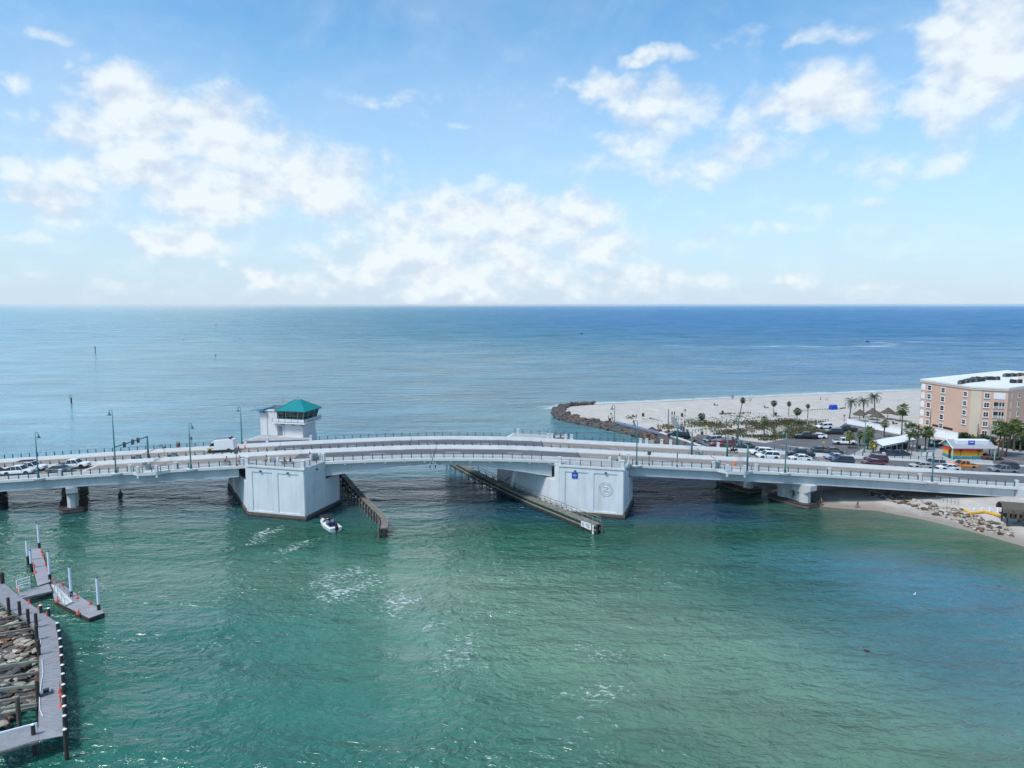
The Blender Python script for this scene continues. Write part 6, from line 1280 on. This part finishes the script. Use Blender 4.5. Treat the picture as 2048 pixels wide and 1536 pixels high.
def hut():
    p = at(1904, 918, 2.08); t = thing('mural_hut', 'small hut painted with an orange sunset mural, grey roof and blue sign', 'hut', p, R(-3)); L, D, H = 7.0, 4.2, 2.7
    MB().prism([(0,0),(L,0),(L,D),(0,D)], 0, H).build('wall', M['mural'], t)
    gb = MB(); gb.add([(-.02,-.6,H),(-.02,D+.6,H),(-.02,D/2,H+1.5)]+[(.15,-.6,H),(.15,D+.6,H),(.15,D/2,H+1.5)], [(0,1,2),(3,5,4),(0,3,4,1),(1,4,5,2),(2,5,3,0)]); gb.build('gable', M['mint'], t)
    rf = MB(); rf.loft([[(x,-.9,H-.05),(x,D/2,H+1.55),(x,D+.9,H-.05),(x,D+.9,H+.1),(x,D/2,H+1.72),(x,-.9,H+.1)] for x in (-.5, L+2.6)]); rf = rf.build('roof', M['shingle'], t)
    mb = MB(); mb.hexa([(1.0,.35,H+.8),(L+1.4,.35,H+.8),(L+1.4,1.7,H+1.5),(1.0,1.7,H+1.5),(1.0,.3,H+1.75),(L+1.4,.3,H+1.75),(L+1.4,1.9,H+1.9),(1.0,1.9,H+1.9)]); dm = mb.build('clerestory', M['skylight_white'], rf)
    MB().box((4.4,.26,H+1.3),(1.5,.06,.95)).build('blue_sign', M['blue_sign'], t)
    MB().box((4.4,.22,H+1.35),(1.0,.03,.16)).build('sign_lettering', M['sign_white'], t)
    MB().box((-.03,1.1,1.05),(.06,.95,2.1)).build('door', M['black_cap'], t)
    for x, y in ((-.4,-.75),(L+2.3,-.75),(L+2.3,D+.7)): MB().tube([(x,y,0),(x,y,H)], .13, 4).build('roof_post', M['mint'], t)
    MB().tube([(-.5,-.95,H),(-.5,D/2,H+1.68),(-.5,D+.95,H)], .1, 4).build('barge_board', M['white'], t)
    for x, s_ in ((1.8,.5),(6.0,.6)):
        q = MB(); q.tube([(x,-.02,.9),(x+.1,-.02,2.0)], .05, 4)
        for k in range(7): q.tube([(x+.1,-.02,2.0),(x+.1+s_*math.cos(k*.9),-.02,2.0+s_*.6*math.sin(k*.9)+.1)], .05, 3)
        q.build('painted_palm', M['sign_black'], t)
hut()
def thatch(px, py, label, r=2.1, h=2.3):
    p = at(px, py, 1.95); t = thing('thatched_umbrella', label, 'beach umbrella', (p[0], p[1], lz(p[0], p[1])), 0, 'thatched beach umbrellas'); MB().tube([(0,0,0),(0,0,h+.9)], .09, 6).build('pole', M['post_wood'], t)
    n = 22; rings = []
    for rr, z in ((r,h-.25),(r*.93,h+.05),(r*.5,h+.75),(r*.12,h+1.45),(.03,h+1.6)): rings.append([(rr*(1+.12*random.uniform(-1,1))*math.cos(2*math.pi*k/n), rr*(1+.12*random.uniform(-1,1))*math.sin(2*math.pi*k/n), z+random.uniform(-.12,.12)*(rr > .5)) for k in range(n)])
    MB().loft(rings).build('thatch', M['kraft'], t)
for px, py, lab in ((1719,843,'leftmost thatched umbrella behind the white wall'),(1744,840,'thatched umbrella second from the left, at the back'),(1754,847,'thatched umbrella nearest the white wall'),(1775,839,'thatched umbrella fourth from the left'),(1800,843,'rightmost thatched umbrella, nearest the hotel')): thatch(px, py, lab)
def stilt_hut():
    p = at(2012, 1048, 1.0); t = thing('stilt_hut', 'weathered brown timber hut on stilts at the right edge of the sand', 'hut', (p[0], p[1], .5), R(-18)); t.scale = (.8,.8,.8); 
    for x, y in ((.2,0),(3.4,0),(6.4,0),(.2,3.4),(3.4,3.4),(6.4,3.4)): MB().tube([(x,y,-.8),(x,y,4.1)], .17, 6).build('stilt', M['timber_dark'], t)
    MB().box((3.3,1.7,2.1),(7.2,4.4,.25)).build('floor', M['timber_dark'], t)
    mb = MB(); mb.loft([[(x,-.7,3.2),(x,-.5,4.1),(x,1.0,5.0),(x,2.4,5.0),(x,4.0,4.1),(x,4.2,3.2),(x,4.0,3.2),(x,2.4,4.8),(x,1.0,4.8),(x,-.4,3.2)] for x in (-.9, 2, 5, 8)]); mb.build('roof', M['kraft'], t)
    for k in range(8): MB().box((k*.9+.1,-.62,2.9),(.5,.08,1.5+random.uniform(-.2,.2))).build('siding_board', M['timber_dark' if k % 2 else 'post_wood'], t)
    for a, b_ in (((.2,0,.0),(3.4,0,2.0)),((6.4,0,-.3),(3.4,0,1.6))): MB().tube([a, b_], .12, 4).build('brace', M['timber_dark'], t)
stilt_hut()
# white bollards, yellow rail and fence on the sand at right
for k, px in enumerate((1948,1964,1980,1996,2012)):
    p = at(px, 1014, 1.9); t = thing('bollard', 'white bollard on the sand, %s from the left' % ['first','second','third','fourth','fifth'][k], 'bollard', (p[0], p[1], lz(p[0], p[1])), 0, 'white bollards on the sand'); MB().tube([(0,0,-.2),(0,0,.85)], .16, 8).build('shaft', M['white'], t); MB().tube([(0,0,.85),(0,0,.92)], [.16,.08], 8).build('cap', M['white'], t)
t = thing('yellow_barrier', 'low yellow barrier bending across the sand at right', 'barrier', (0,0,0)); Q = [at(p[0], p[1], 1.85) for p in ((1930,1012),(1942,1017),(1970,1016),(1988,1020),(2004,1025))]; Q = [Vector((q[0], q[1], lz(q[0], q[1])+.3)) for q in Q]
MB().tube(Q, .22, 5).build('rail', M['yellow_boom'], t)
for q in Q: MB().box(q-Vector((0,0,.25)), (.3,.3,.5)).build('foot', M['yellow_boom'], t)
t = thing('shore_fence', 'thin grey fence behind the rocks under the bridge', 'fence', (0,0,0)); Q = [Vector(at(1872+k*7.5, 1003+k*1.2, 2.0)) for k in range(7)]
for q in Q: MB().tube([q, q+Vector((0,0,1.1))], .04, 5).build('post', M['rail_grey'], t)
for h in (.5, 1.05): MB().tube([q+Vector((0,0,h)) for q in Q], .03, 4).build('rail', M['rail_grey'], t)

# ------------------------------------------------------------------ palms and shrubs
def fan_crown(seed, n, r, m, droop=.5, skirt=0):
    rd = random.Random(seed); mb = MB()
    for k in range(n+skirt):
        az = k*2.39996+rd.uniform(-.2,.2); el = (math.asin(max(-.75, 1-1.75*(k+.5)/n)) if k < n else rd.uniform(-1.3,-.9)); d = Vector((math.cos(az)*math.cos(el), math.sin(az)*math.cos(el), math.sin(el))); L = r*rd.uniform(.85,1.1)
        base = d*.12; hub = d*L*.5; side = d.cross(Vector((0,0,1))); side = side.normalized() if side.length > .05 else Vector((1,0,0)); up = side.cross(d)
        mb.tube([base, hub], .025, 3, False)
        for j in range(9):
            q = (j-4)/4*1.25; t = (d*math.cos(q)+side*math.sin(q)+up*rd.uniform(-.1,.15)).normalized(); l = L*.55*(1-.25*abs(q)/1.25); tip = hub+t*l+Vector((0,0,-droop*l*.5)); w = side*.045*math.cos(q)-d*.045*math.sin(q)+up*.02; mid = hub+t*l*.55
            mb.add([hub, mid-w*1.6, tip, mid+w*1.6], [(0,1,2,3)])
    return mb.mesh('crown', m)
def coco_crown(seed, n, L, m):
    rd = random.Random(seed); mb = MB()
    for k in range(n):
        az = k*2.39996+rd.uniform(-.25,.25); el = 1.25-1.75*k/n; d = Vector((math.cos(az), math.sin(az), 0)); side = Vector((-math.sin(az), math.cos(az), 0)); l = L*rd.uniform(.85,1.12); P = []
        p = Vector((0,0,0)); e = el
        for s_ in range(9): P.append(p.copy()); p = p+(d*math.cos(e)+Vector((0,0,math.sin(e))))*l/8; e -= .22+.03*s_
        mb.tube(P, [.045-.004*i for i in range(9)], 3, False)
        for i in range(1, 9):
            for sg in (-1, 1):
                for f in (0, .5):
                    q = P[i-1].lerp(P[i], f); ll = L*.26*math.sin(math.pi*min(1, (i+f)/8.5)*.85+.35); tip = q+side*sg*ll*.75+Vector((0,0,-ll*.55))+d*ll*.35; w = (P[i]-P[i-1]).normalized()*.055; mb.add([q-w, q+w, tip], [(0,1,2)])
    return mb.mesh('crown', m)
CR = {'sabal': [fan_crown(i, 30, 1.5, M['palm_leaf'], .55, 5) for i in range(3)], 'mop': [fan_crown(i+5, 34, 1.15, M['palm_leaf_dark'], .7, 8) for i in range(3)], 'lime': [fan_crown(i+9, 28, 1.35, M['palm_leaf_lime'], .5, 4) for i in range(2)], 'fan': [fan_crown(i+15, 30, 1.75, M['palm_leaf'], .35, 6) for i in range(2)], 'coco': [coco_crown(i+20, 18, 3.0, M['palm_leaf_dark']) for i in range(3)]}
def palm(kind, px, base_py, top_py, label, lean=0.0, k=1.0, zb=1.95, tr=.17):
    p = at(px, base_py, zb); base = Vector((p[0], p[1], lz(p[0], p[1]) if zb < 2 else zb)); h = CAM_H+ray(px, top_py)[2]*(base.y/ray(px, top_py)[1])-base.z
    t = thing('palm_tree', label, 'palm tree', base, 0, 'palm trees on the shore'); top = Vector((lean, random.uniform(-.2,.2), h)); mid = Vector((lean*.35+random.uniform(-.15,.15), 0, h*.5))
    MB().tube([Vector((0,0,-.2)), Vector((lean*.08,0,h*.2)), mid, top.lerp(mid, .4), top], [tr*1.5, tr*1.1, tr, tr*.95, tr*.85], 7).build('trunk', M['bark'], t, True)
    o = obj('crown', random.choice(CR[kind]), t, top, random.uniform(0, 6.28), k); return t
for a_ in [('coco',1699,838,803,'leftmost feathery coconut palm behind the white wall',.3,1.1),('coco',1727,836,802,'middle feathery coconut palm behind the white wall',-.3,1.05),('coco',1749,834,793,'tallest feathery coconut palm behind the white wall',-.6,1.15),
           ('fan',1803,869,818,'tall fan palm left of the hotel corner',0,1.15),('sabal',1768,874,847,'fan palm in the middle of the car park',0,.95),('fan',1815,904,860,'leaning fan palm in front of the pavilion',.9,1.45),('lime',1698,898,871,'bright green palm behind the white pickup',0,1.1),('sabal',1719,893,869,'slim palm right of the white pickup',0,.85),
           ('lime',1738,894,862,'tall yellow-green palm left of the pavilion',0,1.3),('sabal',1735,900,876,'palm in front of the tall yellow-green one',0,1.2),('lime',1746,907,888,'short yellow-green palm at the bridge wall',0,1.0),('sabal',1850,902,864,'left palm of the pair right of the pavilion',0,1.3),('lime',1857,898,862,'right palm of the pair right of the pavilion',0,1.25),
           ('sabal',1933,868,846,'palm against the salmon hotel wall',0,1.2),('fan',1995,912,856,'left palm of the tall row beside the hotel',.5,1.35),('fan',2003,916,858,'second palm of the tall row beside the hotel',.5,1.3),('lime',2011,914,848,'third palm of the tall row beside the hotel',1.6,1.35),('sabal',2027,903,852,'fourth palm of the tall row beside the hotel',.4,1.3),('sabal',2040,905,866,'rightmost palm at the picture edge',0,1.3),
           ('mop',1474,880,800,'very tall thin mop palm leaning over the dunes',1.2,.8),('mop',1547,834,806,'mop palm on the sand, left of the close pair',0,1.05),('mop',1577,833,807,'slender mop palm on the sand behind the dunes',0,.8),('mop',1594,849,822,'thick round mop palm at the dune edge',0,1.25),('mop',1615,840,812,'slender mop palm right of the thick one',0,.75),
           ('sabal',1528,876,841,'palm rising from the dune plants in the middle',0,1.0),('mop',1403,840,832,'low round palm at the left of the dunes',0,1.25)]:
    palm(*a_[:5], lean=a_[5], k=a_[6], tr=.12 if a_[0] == 'mop' else .17)
def leaf_mass(n, rad, seed, flat=.7, s=(.12,.3)):
    r = np.random.default_rng(seed); v = []; f = []
    for i in range(n):
        d = r.normal(size=3); d /= np.linalg.norm(d); d *= rad*(.55+.5*r.random()) if r.random() < .8 else rad*.5*r.random(); c = d*np.array([1,1,flat])+np.array([0,0,rad*flat*.55]); c[2] = max(c[2], .05)
        a = r.normal(size=3); a /= np.linalg.norm(a); b_ = np.cross(a, r.normal(size=3)); b_ /= np.linalg.norm(b_)+1e-9; L = r.uniform(*s); k = len(v); v += [tuple(c-a*L), tuple(c+b_*L*.55), tuple(c+a*L), tuple(c-b_*L*.55)]; f.append((k,k+1,k+2,k+3))
    mb = MB(); mb.add(v, f); return mb
SH = [leaf_mass(700, 1.6, 40+i, .75).mesh('foliage', M['shrub']) for i in range(3)]
for i, (px, py, s_, lab) in enumerate([(1925,880,1.2,'dark shrub at the left end of the hotel bed'),(1936,881,1.1,'second dark shrub of the hotel bed'),(1949,882,.8,'small dark shrub beside the thin pole'),(1968,887,1.3,'dark shrub right of the cream bay'),(1980,889,1.2,'dark shrub left of the tall palm row'),(2014,895,1.3,'dark shrub among the tall palms'),(2032,898,1.3,'dark shrub at the right edge by the garage'),(2045,897,1.3,'dark shrub cut off by the right edge')]):
    p = at(px, py, 1.95); t = thing('shrub', lab, 'shrub', (p[0], p[1], 1.95), i*1.3, 'shrubs in front of the hotel'); t.scale = (s_,)*3; obj('foliage', SH[i % 3], t); MB().tube([(0,0,0),(.1,0,.9)], .07, 5).build('stem', M['bark'], t)
# low dune plants: uncounted, one mass
def dune():
    r = np.random.default_rng(5); v = []; f = []
    patches = [(1340,852,26,4,.8),(1405,848,38,6,.9),(1440,852,24,5,.7),(1355,862,18,3,.5),(1455,827,16,2,.7),(1475,832,12,1.6,.5),(1488,826,14,1.6,.7),(1505,846,40,5,.8),(1520,856,30,5,.7),(1480,862,26,4,.6),(1460,868,34,3,1.0),(1452,863,30,3,.9),(1505,873,34,3,.8),(1540,850,34,5,.9),(1560,845,30,5,.9),
               (1575,842,26,5,.9),(1600,848,34,7,1.1),(1612,860,38,6,1.1),(1585,868,40,5,1.0),(1550,874,44,4,.9),(1535,880,20,2,.8),(1600,874,40,4,1.0),(1630,866,30,5,.9),(1262,833,12,3,.6),(1455,845,22,3,.4),(1420,858,20,2,.5),(1380,840,10,1.5,.4),(1350,845,14,1.5,.5),(1305,838,20,4,.18),(1500,835,60,8,.15),(1420,842,80,9,.12),(1560,860,80,12,.22),(1640,856,25,3,.6),(1330,866,14,2,.5),(1640,845,10,2,.6)]
    for px, py, rx, ry, den in patches:
        for _ in range(int(rx*ry*2.1*den)):
            x = px+rx*np.clip(r.normal(),-1.7,1.7)*.55; y = py+ry*np.clip(r.normal(),-1.7,1.7)*.55; p = at(x, y, 2.0); z = lz0(p[0], p[1]); hgt = r.uniform(.15,.55)*(1 if den > .5 else .6)
            for _ in range(3):
                a = r.uniform(0, 6.28); d = np.array([math.cos(a), math.sin(a), 0]); w = np.array([-d[1], d[0], 0])*r.uniform(.07,.16); b_ = np.array([p[0], p[1], z])+d*r.uniform(0,.2); tip = b_+d*r.uniform(.1,.4)+np.array([0,0,hgt]); mid = (b_+tip)/2+np.array([0,0,.08]); k = len(v); v += [tuple(b_), tuple(mid-w), tuple(tip), tuple(mid+w)]; f.append((k,k+1,k+2,k+3))
    mb = MB(); mb.add(v, f); o = mb.build('dune_plants', M['dune_leaf']); tag(o, 'low olive-green dune plants spread over the sand', 'dune plants'); o['kind'] = 'stuff'
_lzx, _lzy = np.arange(20, 130, 1.0), np.arange(150, 320, 1.0); _g = np.meshgrid(_lzx, _lzy); _lzg = land_z(np.stack([_g[0].ravel(), _g[1].ravel()], 1)).reshape(len(_lzy), len(_lzx))
def lz0(x, y): return float(_lzg[int(np.clip(y-150, 0, len(_lzy)-1)), int(np.clip(x-20, 0, len(_lzx)-1))])
dune()
# ------------------------------------------------------------------ small things on the shore
def pole(px, py, top, label, r=.13):
    p = at(px, py, 1.95); h = CAM_H+ray(px, top)[2]*(p[1]/ray(px, top)[1])-1.95; t = thing('utility_pole', label, 'pole', (p[0], p[1], lz(p[0], p[1])), 0, 'timber poles'); MB().tube([(0,0,-.3),(0,0,h)], [r*1.15, r*.8], 7).build('shaft', M['post_wood'], t); MB().tube([(0,0,h),(0,0,h+.1)], [r*.8,.02], 7).build('cap', M['post_wood'], t)
for a_ in ((1336,869,810,'tall timber pole at the left of the dunes'),(1451,890,838,'timber pole behind the pale signal beam'),(1858,876,822,'thin pole in front of the hotel left corner'),(1834,905,848,'timber pole right of the pavilion'),(1954,884,848,'timber pole in front of the cream bay'),(1711,893,878,'short timber post left of the pavilion',.1),(1832,898,885,'short post behind the pavilion pole',.1),(1823,911,897,'short post in front of the pavilion',.1),
           (2000,921,901,'short post left of the kerbed island',.1),(2006,921,901,'second short post left of the kerbed island',.1)): pole(*a_)
def bin_(px, py, label):
    p = at(px, py, 1.95); t = thing('waste_bin', label, 'bin', (p[0], p[1], lz(p[0], p[1])), 0, 'waste bins on the shore'); MB().tube([(0,0,0),(0,0,1.0)], [.38,.42], 10).build('drum', M['timber_dark'], t); MB().tube([(0,0,1.0),(0,0,1.2)], [.44,.25], 10).build('lid', M['sign_grey'], t)
for a_ in ((1286,832,'dark bin on the sand left of the leaning board'),(1364,831,'dark bin on the sand right of the leaning board'),(1220,838,'dark bin at the beach end of the blue path'),(1404,868,'dark bin at the car park corner'),(1551,831,'dark bin behind the left mop palm'),(1445,827,'small dark bin above the dunes'),(1838,899,'dark bin by the pavilion right corner'),(1799,903,'dark bin left of the leaning fan palm')): bin_(*a_)
# leaning white board on the dune edge
p = at(1350, 855, 1.95); t = thing('leaning_board', 'pale curved board leaning on the dune at the car park corner', 'board', (p[0], p[1], 1.95), .2); MB().loft([[(x0+dx, y, z) for dx, y in ((0,0),(w,.0),(w,.12),(0,.12))] for x0, w, z, in ((-.2,2.0,0),(-.9,1.9,1.2),(-1.25,1.5,2.4),(-1.3,1.0,3.2))]).build('panel', M['sidewalk'], t); MB().tube([(.5,.2,0),(-.2,.3,2.2)], .06, 5).build('prop', M['post_wood'], t)
# blue cabana, loungers, beach chairs
p = at(1666, 818, 1.95); t = thing('cabana', 'small blue beach cabana', 'cabana', (p[0], p[1], lz(p[0], p[1])), .2); MB().loft([[(x,-1,0),(x,-.9,1.2),(x,-.3,1.7),(x,.5,1.6),(x,.9,.9),(x,1,0)] for x in (-1.1, 0, 1.1)]).build('cover', M['blue_sign'], t); MB().box((0,0,.25),(1.6,1.2,.3)).build('seat', M['navy'], t)
for px, py, lab in ((1432,811,'lounger on the open sand'),(1533,815,'low beach chair left of the close palms'),(1790,848,'left loungers beside the umbrellas'),(1815,851,'right loungers beside the umbrellas')):
    p = at(px, py, 1.95); t = thing('beach_lounger', 'dark '+lab, 'lounger', (p[0], p[1], lz(p[0], p[1])), .3, 'loungers on the beach'); MB().box((0,0,.3),(1.6,.65,.1)).build('bed', M['sign_grey'], t); MB().box((-.8,0,.6),(.12,.65,.7)).build('backrest', M['sign_grey'], t)
    for x in (-.6,.6): MB().box((x,0,.13),(.08,.6,.26)).build('leg', M['sign_grey'], t)
# long dark beach fence and dune post-and-rail fences
def fence(px, label, h=.9, n=10, m='timber_grey', cat='fence'):
    t = thing('beach_fence', label, cat, (0,0,0)); Q = []
    for k in range(n+1):
        f = k/n*(len(px)-1); i = min(int(f), len(px)-2); u = f-i; p = at(px[i][0]+(px[i+1][0]-px[i][0])*u, px[i][1]+(px[i+1][1]-px[i][1])*u, 1.95); Q.append(Vector((p[0], p[1], lz(p[0], p[1]))))
    pm = MB().tube([(0,0,-.1),(0,0,h)], .09, 5).mesh('post', M[m])
    for q in Q: obj('post', pm, t, q)
    MB().tube([q+Vector((0,0,h*.85)) for q in Q], .06, 4).build('rail', M[m], t)
fence([(1600,823),(1640,820),(1680,818),(1690,817)], 'low dark fence line running across the beach to the cabana', .45, 24, 'timber_dark')
fence([(1385,864),(1400,862),(1420,864)], 'post-and-rail fence at the dune corner', 1.0, 5); fence([(1320,862),(1333,863)], 'short fence beside the tall pole at the dune', 1.0, 3)
fence([(1618,850),(1640,846),(1656,844)], 'post-and-rail fence at the head of the dunes', 1.0, 6); fence([(1600,858),(1625,862),(1650,868)], 'post-and-rail fence beside the white jeep-like car', 1.0, 6)
for px, py, h, lab, dm in ((1412,868,2.6,'yellow-topped sign at the dune corner',False),(1646,903,2.6,'yellow diamond sign behind the navy pickup',True),(1747,912,2.8,'yellow diamond sign behind the bridge wall',True),(1985,915,2.6,'orange-yellow box sign right of the mural hut',False),(1222,838,2.0,'small sign beside the beach bin',False),(1370,832,2.2,'small post sign on the beach',False),(1688,842,2.0,'red-topped post at the corner of the white wall',False)):
    p = at(px, py, 1.95); road_sign((p[0], p[1], 1.95), lab, h, .55, .55, 'yellow_sign' if px in (1412,1646,1747,1985) else 'brown_sign', 0, 'sign', 'post_wood', dm)
# teal racks in front of the hut
for px, lab in ((1848,'teal hoop rack nearer the pavilion'),(1860,'teal hoop rack nearer the hut')):
    p = at(px, 913, 2.05); t = thing('hoop_rack', lab, 'rack', (p[0], p[1], 2.08), .1, 'teal hoop racks'); MB().tube([(-.7,0,0),(-.7,0,1.0),(-.5,0,1.2),(.5,0,1.2),(.7,0,1.0),(.7,0,0)], .08, 5).build('hoop', M['lamp_teal'], t); MB().box((0,0,.5),(.5,.3,.9)).build('box', M['skylight_white'], t)

# foam trail of the far speedboat: a broken ribbon lying on the water
def wake():
    m, N, L, b = _nodes('wake_foam'); b.inputs['Base Color'].default_value = (.6,.66,.68,1); b.inputs['Roughness'].default_value = .8; g_ = N.new('ShaderNodeNewGeometry'); n = N.new('ShaderNodeTexNoise'); n.inputs['Scale'].default_value = .03; n.inputs['Detail'].default_value = 6; n.inputs['Roughness'].default_value = .7
    L.new(g_.outputs['Position'], n.inputs['Vector']); r = N.new('ShaderNodeMapRange'); L.new(n.outputs[0], r.inputs[0]); r.inputs[1].default_value = .42; r.inputs[2].default_value = .62; r.inputs[4].default_value = .7; L.new(r.outputs[0], b.inputs['Alpha'])
    for pts, w, lab in (([(1195,690),(1450,692.5),(1690,693.5),(1760,692),(1785,689),(1788,686.5),(1740,684)], (2,4,9,12,12,9,3), 'white wake curling behind the far speedboat'), ([(1790,683.5),(1900,684.5),(2060,687)], (5,5,3), 'thin white foam line right of the far speedboat')):
        P = [Vector(at(*p, .03)) for p in pts]; mb = MB(); Q = dense(P, 40); rings = []
        for i, q in enumerate(Q):
            u = i/40*(len(w)-1); k = min(int(u), len(w)-2); ww = (w[k]+(w[k+1]-w[k])*(u-k)); d = (Q[min(i+1, 40)]-Q[max(i-1, 0)]).normalized(); nn = Vector((-d.y, d.x, 0))*ww*random.uniform(.6, 1.2); rings.append([q-nn, q+nn])
        mb.loft(rings, False, False); o = mb.build('boat_wake', m); tag(o, lab, 'wake'); o['kind'] = 'stuff'
wake()
